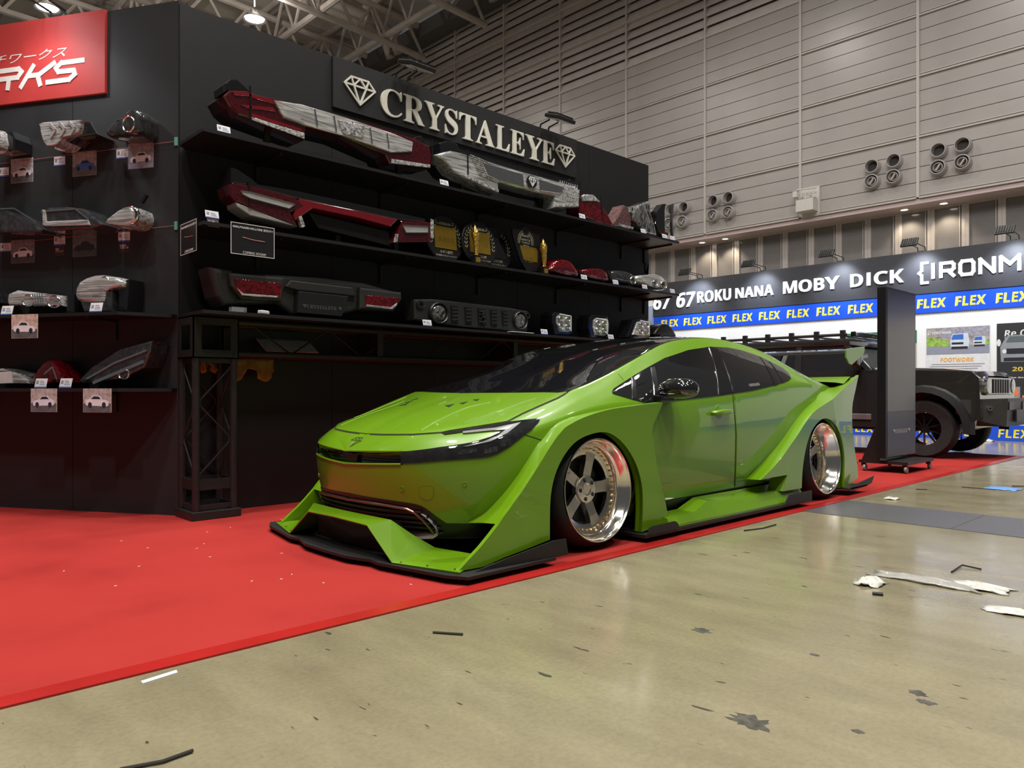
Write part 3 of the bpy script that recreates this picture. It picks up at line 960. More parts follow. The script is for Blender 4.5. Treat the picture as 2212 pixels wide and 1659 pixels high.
# outlines of the displayed parts on their shelf planes: metres along the wall, height
SH = {
    'l1_red': [(1.988, 2.731), (2.028, 2.779), (2.142, 2.808), (2.192, 2.8), (2.39, 2.81), (2.86, 2.817), (3.292, 2.812), (3.509, 2.806), (3.64, 2.778), (3.674, 2.708), (3.652, 2.606), (3.265, 2.557), (3.226, 2.612), (2.85, 2.672), (2.571, 2.667), (2.557, 2.579), (2.167, 2.622), (2.085, 2.633), (2.028, 2.67)],
    'l1_clear': [(2.32, 2.787), (2.525, 2.812), (2.86, 2.807), (3.281, 2.791), (3.468, 2.768), (3.457, 2.69), (3.27, 2.644), (2.84, 2.67), (2.562, 2.673), (2.39, 2.689)],
    'l1_ledL': [(2.167, 2.638), (2.552, 2.62), (2.548, 2.581), (2.171, 2.619)],
    'l1_ledR': [(3.27, 2.598), (3.64, 2.628), (3.64, 2.604), (3.27, 2.564)],
    'l1_fin': [(2.012, 2.775), (2.008, 2.822), (2.036, 2.858), (2.085, 2.876), (2.134, 2.846), (2.192, 2.802), (2.142, 2.802), (2.036, 2.775)],
    'l1_finR': [(3.486, 2.805), (3.533, 2.84), (3.58, 2.851), (3.61, 2.8), (3.616, 2.773), (3.521, 2.78)],
    'l1_bar1': [(2.044, 2.769), (2.142, 2.788), (2.346, 2.786), (2.337, 2.763), (2.142, 2.768), (2.052, 2.752)],
    'l1_bar2': [(2.093, 2.699), (2.32, 2.738), (2.337, 2.718), (2.142, 2.688)],
    'l1_bar3': [(2.167, 2.662), (2.525, 2.647), (2.529, 2.627), (2.167, 2.642)],
    'l1_mid': [(2.8, 2.774), (3.023, 2.784), (3.013, 2.692), (2.85, 2.681)],
    'l2_body': [(3.68, 2.719), (3.855, 2.791), (3.97, 2.791), (4.183, 2.786), (4.687, 2.778), (5.131, 2.782), (5.386, 2.784), (5.448, 2.76), (5.439, 2.595), (5.074, 2.528), (5.098, 2.639), (4.857, 2.63), (4.386, 2.639), (4.386, 2.539), (3.983, 2.598), (3.88, 2.622), (3.804, 2.686)],
    'l2_fin': [(3.754, 2.833), (3.829, 2.87), (3.918, 2.88), (3.977, 2.833), (3.99, 2.791), (3.855, 2.786), (3.767, 2.757)],
    'l2_finR': [(5.249, 2.815), (5.334, 2.849), (5.386, 2.819), (5.395, 2.774), (5.266, 2.778)],
    'l2_plate': [(4.19, 2.762), (4.672, 2.759), (4.687, 2.643), (4.378, 2.643), (4.252, 2.666)],
    'l2_plate2': [(4.88, 2.756), (5.215, 2.74), (5.165, 2.674), (4.888, 2.652)],
    'l2_led': [(3.983, 2.618), (4.378, 2.57), (4.378, 2.543), (3.983, 2.601)],
    'l2_ledR': [(5.09, 2.564), (5.421, 2.621), (5.421, 2.598), (5.082, 2.537)],
    'l2_badge': [(4.779, 2.709), (4.854, 2.723), (4.779, 2.766)],
    'l3_top': [(2.044, 2.287), (2.076, 2.286), (2.175, 2.242), (2.225, 2.211), (2.488, 2.219), (3.013, 2.207), (3.604, 2.201), (3.61, 2.168), (3.337, 2.145), (2.516, 2.16), (2.158, 2.186), (2.044, 2.181)],
    'l3_left': [(2.012, 2.163), (2.044, 2.185), (2.158, 2.19), (2.488, 2.168), (2.552, 2.124), (2.452, 2.057), (2.507, 1.969), (2.167, 2.039), (2.068, 2.062), (2.028, 2.103)],
    'l3_inL': [(2.093, 2.138), (2.158, 2.142), (2.479, 2.116), (2.434, 2.079), (2.158, 2.102), (2.109, 2.117)],
    'l3_mid': [(2.516, 2.165), (2.992, 2.158), (3.337, 2.149), (3.27, 2.083), (2.992, 2.105), (2.618, 2.114), (2.488, 2.009), (2.47, 2.039)],
    'l3_right': [(3.348, 2.142), (3.616, 2.174), (3.67, 2.163), (3.664, 2.035), (3.616, 2.014), (3.292, 1.966), (3.337, 2.056), (3.371, 2.136)],
    'l3_inR': [(3.371, 2.108), (3.616, 2.135), (3.616, 2.087), (3.405, 2.056)],
    'l3_lowL': [(2.068, 2.062), (2.167, 2.039), (2.507, 1.969), (2.167, 1.991), (2.076, 2.036)],
    'l3_led': [(2.507, 2.037), (2.529, 2.045), (2.557, 1.977), (2.529, 1.964)],
    'l3_ledR': [(3.309, 2.033), (3.337, 2.037), (3.326, 1.97), (3.292, 1.966)],
    'tr_shield': [(4.618, 2.284), (4.723, 2.297), (4.779, 2.333), (4.852, 2.298), (4.967, 2.275), (4.979, 2.125), (4.983, 2.01), (4.934, 1.932), (4.803, 1.92), (4.723, 2.014), (4.637, 2.194)],
    'tr_g1': [(3.793, 2.225), (4.032, 2.218), (4.063, 2.027), (3.812, 2.031)],
    'tr_g2': [(4.129, 2.216), (4.406, 2.217), (4.443, 2.032), (4.171, 2.03)],
    'tr_g3': [(4.716, 2.148), (4.925, 2.145), (4.946, 2.115), (4.942, 2.014), (4.763, 2.021), (4.716, 2.131)],
    'tr_pts': [(3.687, 2.178), (3.852, 2.307), (3.992, 1.937), (4.026, 2.141), (4.206, 2.298), (4.373, 1.955), (4.537, 2.18), (4.136, 2.217), (4.136, 2.013), (4.157, 1.946), (5.017, 2.197), (5.017, 1.999), (5.034, 1.943)],
    's2_red1': [(5.009, 1.936), (5.026, 1.986), (5.07, 2.039), (5.185, 2.071), (5.294, 2.06), (5.386, 2.002), (5.42, 1.925), (5.221, 1.91)],
    's2_red1w': [(5.203, 2.018), (5.294, 2.017), (5.395, 1.953), (5.386, 1.927), (5.239, 1.937)],
    's2_red2': [(5.442, 1.99), (5.576, 2.03), (5.773, 2.045), (5.874, 2.004), (5.894, 1.922), (5.615, 1.926), (5.499, 1.946)],
    's2_hl3': [(5.905, 2.027), (6.019, 2.062), (6.233, 2.056), (6.343, 2.0), (6.361, 1.94), (5.977, 1.93), (5.894, 1.98)],
    's2_hl4': [(6.343, 2.027), (6.455, 2.059), (6.686, 2.091), (6.83, 2.063), (6.932, 1.988), (6.83, 1.929), (6.387, 1.95)],
    's2_stick': [(6.754, 2.244), (6.821, 2.248), (6.742, 2.108), (6.706, 2.111)],
    'gr_frame': [(3.507, 1.554), (3.699, 1.573), (4.025, 1.57), (4.562, 1.567), (4.772, 1.553), (4.789, 1.525), (4.764, 1.371), (4.658, 1.36), (4.025, 1.37), (3.621, 1.377), (3.514, 1.396)],
    'gr_lamps': [(3.732, 1.462), (3.836, 1.47), (3.732, 1.557), (4.65, 1.464), (4.739, 1.469), (4.65, 1.55), (3.558, 1.517), (3.596, 1.52), (4.747, 1.514), (4.777, 1.516)],
    'gr_slots': [(3.873, 1.547), (3.955, 1.408), (4.022, 1.542), (4.1, 1.401), (4.164, 1.542), (4.256, 1.4), (4.308, 1.542), (4.388, 1.402), (4.445, 1.547), (4.515, 1.398)],
    'h1': [(5.07, 1.539), (5.114, 1.572), (5.257, 1.57), (5.331, 1.538), (5.353, 1.385), (5.294, 1.357), (5.114, 1.354), (5.07, 1.46)],
    'h2': [(5.595, 1.549), (5.654, 1.585), (5.874, 1.587), (5.905, 1.511), (5.894, 1.374), (5.813, 1.344), (5.615, 1.347), (5.586, 1.441)],
    'h3': [(6.189, 1.388), (6.299, 1.576), (6.455, 1.606), (6.558, 1.593), (6.593, 1.498), (6.581, 1.4), (6.432, 1.379)],
    'blob': [(6.778, 1.428), (6.802, 1.515), (6.898, 1.571), (7.021, 1.574), (7.147, 1.498), (7.167, 1.426)],
    't1': [(5.462, 2.7), (5.518, 2.735), (5.641, 2.754), (5.744, 2.705), (5.862, 2.627), (5.993, 2.496), (5.897, 2.474), (5.664, 2.498), (5.54, 2.508), (5.457, 2.546)],
    't1w': [(5.468, 2.708), (5.518, 2.735), (5.647, 2.753), (5.756, 2.701), (5.664, 2.695), (5.484, 2.664)],
    't2': [(5.963, 2.518), (6.067, 2.63), (6.153, 2.745), (6.229, 2.734), (6.273, 2.632), (6.28, 2.519), (6.191, 2.514), (5.993, 2.496)],
    't3': [(6.267, 2.686), (6.396, 2.786), (6.581, 2.862), (6.594, 2.731), (6.676, 2.582), (6.703, 2.5), (6.501, 2.496), (6.396, 2.556), (6.292, 2.603)],
    't4': [(6.683, 2.766), (6.717, 2.759), (6.828, 2.868), (6.899, 2.884), (6.878, 2.81), (6.878, 2.694), (6.885, 2.501), (6.828, 2.506), (6.703, 2.635), (6.717, 2.71)],
    'b_body': [(1.918, 1.634), (2.028, 1.627), (2.209, 1.622), (2.684, 1.639), (3.076, 1.643), (3.371, 1.602), (3.38, 1.57), (3.315, 1.443), (3.013, 1.43), (2.84, 1.374), (2.488, 1.363), (2.381, 1.434), (2.012, 1.389), (1.965, 1.448)],
    'b_hL': [(2.024, 1.601), (2.407, 1.609), (2.39, 1.443), (2.109, 1.436), (2.036, 1.517)],
    'b_rL': [(2.052, 1.566), (2.385, 1.567), (2.377, 1.467), (2.109, 1.46), (2.068, 1.504)],
    'b_cL': [(2.072, 1.505), (2.117, 1.473), (2.355, 1.477), (2.346, 1.464), (2.105, 1.46)],
    'b_hR': [(3.002, 1.598), (3.373, 1.595), (3.377, 1.541), (3.303, 1.442), (3.002, 1.438)],
    'b_rR': [(3.044, 1.545), (3.354, 1.549), (3.315, 1.476), (3.281, 1.459), (3.049, 1.464)],
    'b_cR': [(3.055, 1.474), (3.27, 1.472), (3.326, 1.509), (3.32, 1.485), (3.281, 1.457), (3.049, 1.458)],
    'b_pl': [(2.502, 1.523), (2.895, 1.521), (2.84, 1.372), (2.493, 1.376)],
    'b_txt': [(2.525, 1.454), (2.525, 1.412), (2.82, 1.451), (2.82, 1.421)],
    'papers': [(2.419, 1.237), (2.758, 1.223), (2.863, 1.098), (2.501, 1.112)],
    'cloth': [(2.188, 1.062), (2.389, 1.063), (2.389, 0.983), (2.345, 0.973), (2.274, 0.989), (2.231, 1.013), (2.193, 1.029)],
    'cloth2': [(1.974, 1.003), (1.998, 1.032), (2.042, 1.033), (2.034, 1.005), (2.006, 0.996)],
    'cards': [(1.967, 2.535), (3.764, 2.508), (5.445, 2.497), (6.417, 2.506), (6.834, 2.527), (1.885, 1.962), (5.472, 1.928), (5.954, 1.918), (6.441, 1.927), (3.593, 1.38), (4.921, 1.371), (5.88, 1.366), (6.948, 1.93), (6.966, 2.515), (1.891, 1.899)],
    'r1a': [(-1.423, 2.62), (-1.285, 2.629), (-1.259, 2.574), (-1.261, 2.501), (-1.423, 2.497)],
    'r1b': [(-0.945, 2.62), (-0.93, 2.647), (-0.63, 2.637), (-0.616, 2.623), (-0.635, 2.554), (-0.755, 2.532), (-0.803, 2.493), (-0.891, 2.488), (-0.93, 2.547)],
    'r1bh': [(-0.64, 2.645), (-0.573, 2.635), (-0.512, 2.544), (-0.669, 2.537), (-0.745, 2.508), (-0.774, 2.522), (-0.669, 2.573)],
    'r1c': [(-0.432, 2.525), (-0.367, 2.594), (-0.284, 2.618), (-0.247, 2.665), (-0.201, 2.676), (-0.151, 2.652), (-0.156, 2.56), (-0.174, 2.508), (-0.33, 2.505)],
    'r2a': [(-1.459, 2.073), (-1.361, 2.082), (-1.24, 2.075), (-1.085, 2.003), (-0.937, 1.929), (-0.955, 1.91), (-1.459, 1.936)],
    'r2b': [(-0.937, 2.052), (-0.885, 2.078), (-0.746, 2.074), (-0.609, 2.052), (-0.441, 1.935), (-0.542, 1.912), (-0.873, 1.918), (-0.937, 1.943)],
    'r2bi': [(-0.929, 2.062), (-0.902, 2.055), (-0.896, 1.979), (-0.609, 1.975), (-0.553, 1.969), (-0.542, 1.936), (-0.902, 1.946), (-0.926, 1.957)],
    'r2c': [(-0.435, 1.944), (-0.374, 1.992), (-0.275, 2.041), (-0.199, 2.037), (-0.188, 1.953), (-0.253, 1.909), (-0.363, 1.924)],
    'r3a': [(-1.434, 1.535), (-1.361, 1.542), (-1.288, 1.501), (-1.258, 1.452), (-1.276, 1.425), (-1.434, 1.427)],
    'r3b': [(-1.228, 1.46), (-1.216, 1.503), (-1.144, 1.525), (-0.85, 1.487), (-0.758, 1.475), (-0.758, 1.404), (-1.216, 1.421)],
    'r3c': [(-0.672, 1.472), (-0.632, 1.565), (-0.497, 1.607), (-0.396, 1.598), (-0.286, 1.571), (-0.275, 1.52), (-0.396, 1.496), (-0.408, 1.413), (-0.609, 1.414)],
    'r4a': [(-1.434, 0.978), (-1.264, 0.992), (-1.12, 0.957), (-1.037, 0.909), (-1.037, 0.885), (-1.434, 0.885)],
    'r4b': [(-1.02, 0.887), (-0.955, 0.994), (-0.885, 1.046), (-0.827, 1.041), (-0.723, 0.917), (-0.735, 0.887)],
    'r4c': [(-0.643, 0.903), (-0.542, 0.991), (-0.319, 1.11), (0.048, 1.164), (0.064, 1.141), (-0.048, 1.088), (-0.123, 0.988), (-0.297, 0.916), (-0.609, 0.887)],
    'strings': [(-1.475, 2.465), (-0.02, 2.5), (-1.475, 1.886), (-0.01, 1.939)],
    'letters': [('C', 3.425, 3.643), ('R', 3.652, 3.872), ('Y', 3.868, 4.083), ('S', 4.088, 4.239), ('T', 4.25, 4.456), ('A', 4.445, 4.677), ('L', 4.689, 4.872), ('E', 4.878, 5.069), ('Y', 5.075, 5.325), ('E', 5.305, 5.492)],
}

# ================================================================== LAMPS AND PARTS ON DISPLAY
def cen(poly):
    return (min(p[0] for p in poly) + max(p[0] for p in poly)) / 2


class Item:
    """a displayed part: outlines are given on the shelf's plane, d is metres in front of it (towards the aisle)"""

    def __init__(s, name, lab, cat, keys, wall='M', z=None, group=None, d0=None):
        pts = [p for k in keys for p in SH[k]]
        s.x0 = (min(p[0] for p in pts) + max(p[0] for p in pts)) / 2
        s.z0 = min(p[1] for p in pts) if z is None else z
        if wall == 'M':
            s.t = thing(name, lab, cat, (s.x0, 4.80 if d0 is None else d0, s.z0), 0, group)
        else:
            s.t = thing(name, lab, cat, tuple(lw(s.x0, -0.12 if d0 is None else -d0, s.z0)), LWR, group)

    def loc(s, k):
        P = SH[k] if isinstance(k, str) else k
        return [(a - s.x0, b - s.z0) for a, b in P]

    def slab(s, part, k, m, back, front, bev=0.006, seg=2, parent=None, label=None):
        """outline with rounded front edges, from back to front (metres towards the aisle)"""
        P = s.loc(k)
        bm = bmesh.new()
        vs = [bm.verts.new((a, -front, b)) for a, b in P]
        f = bm.faces.new(vs)
        r = bmesh.ops.extrude_face_region(bm, geom=[f])
        bv = [g for g in r['geom'] if isinstance(g, bmesh.types.BMVert)]
        for v in bv:
            v.co.y = -back
        f2 = [e for e in bm.edges if all(abs(v.co.y + front) < 1e-7 for v in e.verts)]
        if bev:
            bmesh.ops.bevel(bm, geom=f2, offset=bev, segments=seg, affect='EDGES', profile=0.5, clamp_overlap=True)
        bmesh.ops.recalc_face_normals(bm, faces=bm.faces[:])
        bmesh.ops.triangulate(bm, faces=[f for f in bm.faces if len(f.verts) > 4])
        me = bpy.data.meshes.new(part)
        bm.to_mesh(me)
        bm.free()
        me.materials.append(m)
        o = link(part, me, parent or s.t)
        if label:
            o['label'] = label
        return o

    def dome(s, part, k, m, back, front, crown=0.5, shrink=0.3, smooth=3, parent=None):
        P = s.loc(k)
        if smooth:
            P = smooth_poly(P, smooth)
        return MB().pillow(P, -back, -front, crown=crown, shrink=shrink).build(part, m, parent or s.t, True, 50)

    def ring(s, part, x, z, rx, rz, m, d, depth=0.015, w=0.25, parent=None):
        x, z = x - s.x0, z - s.z0
        n = 24
        rows = []
        for q, dd in ((1.0, 0), (1.0, depth), (1 - w * 0.5, depth * 1.3), (1 - w, depth), (1 - w, 0)):
            rows.append([(x + rx * q * cos(2 * pi * i / n), -d - dd, z + rz * q * sin(2 * pi * i / n)) for i in range(n + 1)])
        o = MB().grid(rows).build(part, m, parent or s.t, True, 60)
        if w < 0.3 and part == 'projector':
            MB().pillow(ellipse(x, z, rx * (1 - w) * 1.02, rz * (1 - w) * 1.02, 20), -d + 0.012, -d - depth * 0.6, crown=0.9, shrink=0.9).build('projector_glass', SMOKE, s.t, True, 60)
        return o

    def ball(s, part, x, z, rx, rz, m, d, h, parent=None):
        return MB().pillow(ellipse(x - s.x0, z - s.z0, rx, rz, 20), -d, -d - h, crown=0.95, shrink=0.95).build(part, m, parent or s.t, True, 60)

    def bars(s, part, pts, m, d, w=0.012, h=0.01, parent=None):
        P = [Vector((a - s.x0, b - s.z0)) for a, b in pts]
        mb = MB()
        for p, q in zip(P, P[1:]):
            t = (q - p).normalized()
            n = Vector((-t.y, t.x)) * w / 2
            mb.prism([tuple(p + n), tuple(p - n), tuple(q - n), tuple(q + n)], -d, -d - h, 'xz')
        return mb.build(part, m, parent or s.t)


LEDS = facet('led_reflector_strip', (0.9, 0.9, 0.88), 0.2, 1.0, 70, 0.15, 0.5)
GREYL = mat('grey_light_guide', (0.30, 0.29, 0.28), 0.2, coat=0.8)
REDG = mat('bright_red_light_guide', (0.15, 0.006, 0.012), 0.12, coat=1.0)

# --- top shelf: red and clear tail light bar
it = Item('tail_light_bar', 'long red tail light bar with clear centre on the top shelf', 'car light', ['l1_red'], z=2.478)
it.slab('lens', 'l1_red', REDL, -0.10, 0.05, 0.018, 3)
it.slab('housing', [(a, b + 0.004) for a, b in SH['l1_red']], BLKS, -0.22, -0.10, 0.0)
it.slab('clear_centre', 'l1_clear', CLRL, 0.05, 0.066, 0.006)
it.slab('clear_block', 'l1_mid', CHRT, 0.066, 0.074, 0.004)
for k in ('l1_ledL', 'l1_ledR'):
    it.slab('led_strip', k, LEDS, 0.05, 0.058, 0.002)
for k in ('l1_bar1', 'l1_bar2', 'l1_bar3'):
    it.slab('light_guide', k, REDG, 0.05, 0.056, 0.002)
it.slab('end_fin', 'l1_fin', BLKG, -0.16, 0.03, 0.012, 3)
it.slab('end_fin', 'l1_finR', BLKG, -0.16, 0.03, 0.008, 3)
for a in (2.16, 3.66):
    it.bars('seam', [(a, 2.84), (a + 0.005, 2.63)], BLKG, 0.05, 0.012, 0.006)
for i in range(5):
    x = 2.62 + 0.15 * i
    it.bars('rib', [(x, 2.80 - 0.006 * i), (x + 0.02, 2.69 - 0.005 * i)], CHR, 0.066, 0.012, 0.006)
for x in (2.35, 3.45):
    it.bars('foot', [(x, 2.479), (x, 2.66)], BLKM, -0.12, 0.04, 0.03)

# --- top shelf: chrome tail light bar with badge
it = Item('tail_light_bar', 'long clear chrome light bar with a diamond badge on the top shelf', 'car light', ['l2_body'], z=2.478)
it.slab('lens', 'l2_body', CLRL, -0.10, 0.05, 0.018, 3)
it.slab('housing', [(a, b + 0.004) for a, b in SH['l2_body']], BLKS, -0.22, -0.10, 0.0)
it.slab('reflector_plate', 'l2_plate', CHR, 0.05, 0.058, 0.004)
it.slab('reflector_plate', 'l2_plate2', CHR, 0.05, 0.058, 0.004)
it.slab('led_strip', 'l2_led', LEDS, 0.05, 0.058, 0.002)
it.slab('led_strip', 'l2_ledR', LEDS, 0.05, 0.058, 0.002)
it.slab('end_fin', 'l2_fin', BLKG, -0.16, 0.03, 0.012, 3)
it.slab('end_fin', 'l2_finR', BLKG, -0.16, 0.03, 0.008, 3)
bd = it.slab('badge', ellipse(4.779, 2.712, 0.062, 0.056, 28), BLKG, 0.05, 0.066, 0.003)
diamond(MB(), 4.735 - it.x0, 4.823 - it.x0, 2.668 - it.z0, 2.752 - it.z0, 0.006, -0.066, -0.069).build('diamond_emblem', WHT, bd)
for a in (4.03, 5.44):
    it.bars('seam', [(a, 2.84), (a + 0.005, 2.63)], BLKG, 0.05, 0.012, 0.006)
for i in range(9):
    it.bars('rib', [(4.06 + 0.012 * i, 2.80 - 0.018 * i), (4.30 + 0.01 * i, 2.775 - 0.018 * i)], CHRT, 0.05, 0.006, 0.006)
    it.bars('rib', [(5.16 + 0.03 * i, 2.80), (5.17 + 0.03 * i, 2.63)], CHRT, 0.05, 0.006, 0.006)
for x in (4.1, 5.05):
    it.bars('foot', [(x, 2.479), (x, 2.66)], BLKM, -0.12, 0.04, 0.03)

# --- top shelf, right end
it = Item('tail_lamp', 'red tail lamp with white top, standing right of the chrome bar', 'car light', ['t1'], z=2.478)
it.slab('lens', 't1', REDT, -0.14, 0.04, 0.02, 3)
it.slab('clear_cap', 't1w', CHRT, 0.04, 0.05, 0.006)
it.bars('seam', [(5.76, 2.78), (5.80, 2.53)], BLKG, 0.04, 0.012, 0.004)
it = Item('tail_lamp', 'small pointed smoked tail lamp with a silver foot, between the red and the clear lamps', 'car light', ['t2'], z=2.478)
it.slab('lens', 't2', mat('brown_smoked_lens', (0.10, 0.05, 0.05), 0.08, coat=1.0, noise=(40, 0.5)), -0.12, 0.03, 0.015, 3)
it.bars('led_strip', [(6.06, 2.525), (6.30, 2.525)], LEDS, 0.03, 0.025, 0.006)
it.bars('seam', [(6.29, 2.74), (6.32, 2.52)], BLKG, 0.03, 0.012, 0.004)
it = Item('tail_lamp', 'tall clear smoked tail lamp with textured lens on the top shelf', 'car light', ['t3'], z=2.478)
it.slab('lens', 't3', facet('grey_textured_lens', (0.42, 0.42, 0.42), 0.05, 1.0, 40, 0.1, 0.6, 1.0, (1.5, 1, 0.6)), -0.12, 0.05, 0.02, 3)
it.bars('reflector', [(6.74, 2.545), (6.90, 2.545)], REDL, 0.05, 0.03, 0.005)
it = Item('trim_fin', 'tall black and chrome trim fin at the right end of the top shelf', 'car part', ['t4'], z=2.478)
it.slab('fin', 't4', BLKG, -0.05, 0.03, 0.008, 2)
it.bars('chrome_edge', [(7.03, 2.90), (7.01, 2.70), (7.03, 2.50)], CHR, 0.005, 0.02, 0.03)

# --- middle shelf: tail light bar with arrow lamps
it = Item('tail_light_bar', 'long black tail light bar with red arrow lamps on the middle shelf', 'car light', ['l3_top', 'l3_left', 'l3_right'], z=1.898)
it.slab('spoiler_bar', 'l3_top', BLKG, -0.16, 0.04, 0.012, 3)
l = it.slab('lens', 'l3_left', REDL, -0.12, 0.05, 0.014, 3)
it.slab('light_guide', 'l3_inL', GREYL, 0.05, 0.058, 0.004, 2, l)
it.slab('reflector', 'l3_lowL', GREYL, -0.10, 0.045, 0.006)
it.slab('light_strip', 'l3_mid', REDG, -0.08, 0.045, 0.006)
l = it.slab('lens', 'l3_right', REDL, -0.12, 0.05, 0.014, 3)
it.slab('light_guide', 'l3_inR', GREYL, 0.05, 0.058, 0.004, 2, l)
it.slab('led_strip', 'l3_led', LEDS, 0.02, 0.056, 0.002)
it.slab('led_strip', 'l3_ledR', LEDS, 0.05, 0.056, 0.002)
it.bars('rim', [(SH['l3_inL'][i][0], SH['l3_inL'][i][1]) for i in (0, 1, 2, 3, 4, 5, 0)], CHR, 0.058, 0.006, 0.004)
it.bars('rim', [(SH['l3_inR'][i][0], SH['l3_inR'][i][1]) for i in (0, 1, 2, 3, 0)], CHR, 0.058, 0.006, 0.004)
it.bars('seam', [(2.155, 2.21), (2.16, 2.04)], BLKG, 0.05, 0.014, 0.006)
it.bars('end_cap', [(3.66, 2.20), (3.66, 2.05)], CHRT, 0.05, 0.03, 0.006)
it.slab('lower_panel', [(2.62, 2.10), (3.30, 2.06), (3.32, 1.95), (2.70, 2.0)], BLKS, -0.12, -0.02, 0.004)
for x in (2.2, 2.9, 3.42):
    it.bars('foot', [(x, 1.899), (x, 2.06)], BLKM, -0.12, 0.04, 0.03)

# --- trophies
GOLD = mat('gold_plate', (0.48, 0.31, 0.04), 0.34, 0.75, noise=(5, 0.1))
GOLDF = mat('gold_figure', (0.83, 0.55, 0.12), 0.22, 1.0, bump=(60, 1.0))
WINK = mat('pale_gold_print', (0.48, 0.45, 0.33), 0.5)


def laurel(mb, cx, cz, r, d, side):
    for k in range(7):
        a = radians(200 - 12 * k) if side < 0 else radians(-20 + 12 * k)
        x, z = cx + r * cos(a), cz + r * sin(a)
        for s in (-1, 1):
            b = a + (pi / 2 if side > 0 else -pi / 2) + s * 0.6
            mb.prism([(x, z), (x + 0.022 * cos(b) - 0.004 * sin(b), z + 0.022 * sin(b) + 0.004 * cos(b)), (x + 0.03 * cos(b), z + 0.03 * sin(b)),
                      (x + 0.022 * cos(b) + 0.004 * sin(b), z + 0.022 * sin(b) - 0.004 * cos(b))], d, d - 0.001, 'xz')


def disc_trophy(lab, x, y, tilt, plate, line1, line2, gold=True):
    t = thing('round_trophy', lab, 'trophy', (x, y, 1.90), 0, 'award discs on the middle shelf')
    R = 0.197
    M = frame((0, 0, 0), rx=-tilt)
    MB().lathe([(0.0001, 0.012), (R - 0.006, 0.012), (R, 0.006), (R, -0.006), (0.0001, -0.006)], 40, M @ frame((0, 0, R), rx=pi / 2)).build('disc', BLKS, t, True)
    gold = plate
    m = GOLD if gold else BLKG
    MB().prism([(-0.115, R - 0.085), (0.115, R - 0.085), (0.115, R + 0.10), (-0.115, R + 0.10)], -0.013, -0.016, 'xz', M).build('plate', m, t)
    a = MB()
    laurel(a, 0, R, 0.155, -0.0125, -1)
    laurel(a, 0, R, 0.155, -0.0125, 1)
    o = a.build('laurel', WINK, t)
    o.matrix_local = M
    if gold:
        text('AUTOSALON', WINK, -0.06, 0.06, R + 0.115, R + 0.137, t, d=-0.0125, ext=0.001, M=M)
        text('最優秀賞', mat('dark_gold_print', (0.20, 0.12, 0.02), 0.5), -0.08, 0.09, R - 0.03, R + 0.015, t, d=-0.0165, ext=0.0008, style='plain', M=M)
    text(line1, WINK, -0.065, 0.065, R - 0.125, R - 0.10, t, d=-0.0125, ext=0.001, style='plain', M=M)
    text(line2, WINK, -0.11, 0.11, R - 0.152, R - 0.136, t, d=-0.0125, ext=0.001, style='plain', M=M)
    MB().box(-0.09, 0.09, 0.012, 0.10, 0.0, 0.012).box(-0.01, 0.01, 0.02, 0.10, 0.012, 0.15).build('easel', BLKM, t)
    return t


disc_trophy('round black award disc with gold plate, leftmost trophy beside the tail light bar', 3.90, 4.87, 0.10, True, 'セダン部門', '東京国際カスタムカーコンテスト')
disc_trophy('round black award disc with gold plate behind the gold figure', 4.245, 4.83, 0.10, True, 'ミニバン/ワゴン部門', '東京国際カスタムカーコンテスト2025')
disc_trophy('round all black award disc half hidden behind the second gold disc', 4.50, 4.90, 0.12, False, 'ミニバン/ワゴン部門', '国際カスタムカー')
it = Item('shield_trophy', 'black shield award with gold plate reading TOKYO Custom Car Contest 2024', 'trophy', ['tr_shield'], z=1.898, d0=4.84)
it.slab('shield', 'tr_shield', BLKS, -0.01, 0.012, 0.004)
it.slab('plate', 'tr_g3', GOLD, 0.012, 0.015, 0.001)
xs = it.x0
text('TOKYO', WINK, 4.735 - xs, 4.83 - xs, 2.228 - it.z0, 2.247 - it.z0, it.t, d=-0.012, ext=0.001)
text('Custom Car', WINK, 4.72 - xs, 4.85 - xs, 2.195 - it.z0, 2.218 - it.z0, it.t, d=-0.012, ext=0.001, style='serif')
text('Contest', WINK, 4.74 - xs, 4.84 - xs, 2.17 - it.z0, 2.19 - it.z0, it.t, d=-0.012, ext=0.001, style='serif')
text('2024', WINK, 4.755 - xs, 4.83 - xs, 2.138 - it.z0, 2.158 - it.z0, it.t, d=-0.012, ext=0.001)
text('大賞', mat('dark_gold_print'), 4.78 - xs, 4.88 - xs, 2.0 - it.z0, 2.06 - it.z0, it.t, d=-0.0155, ext=0.001, style='plain')
a = MB()
laurel(a, 4.788 - xs, 2.19 - it.z0, 0.085, -0.0125, -1)
laurel(a, 4.788 - xs, 2.19 - it.z0, 0.085, -0.0125, 1)
a.build('laurel', WINK, it.t)
it.bars('easel', [(4.85, 1.90), (4.85, 2.1)], BLKM, -0.06, 0.02, 0.02)


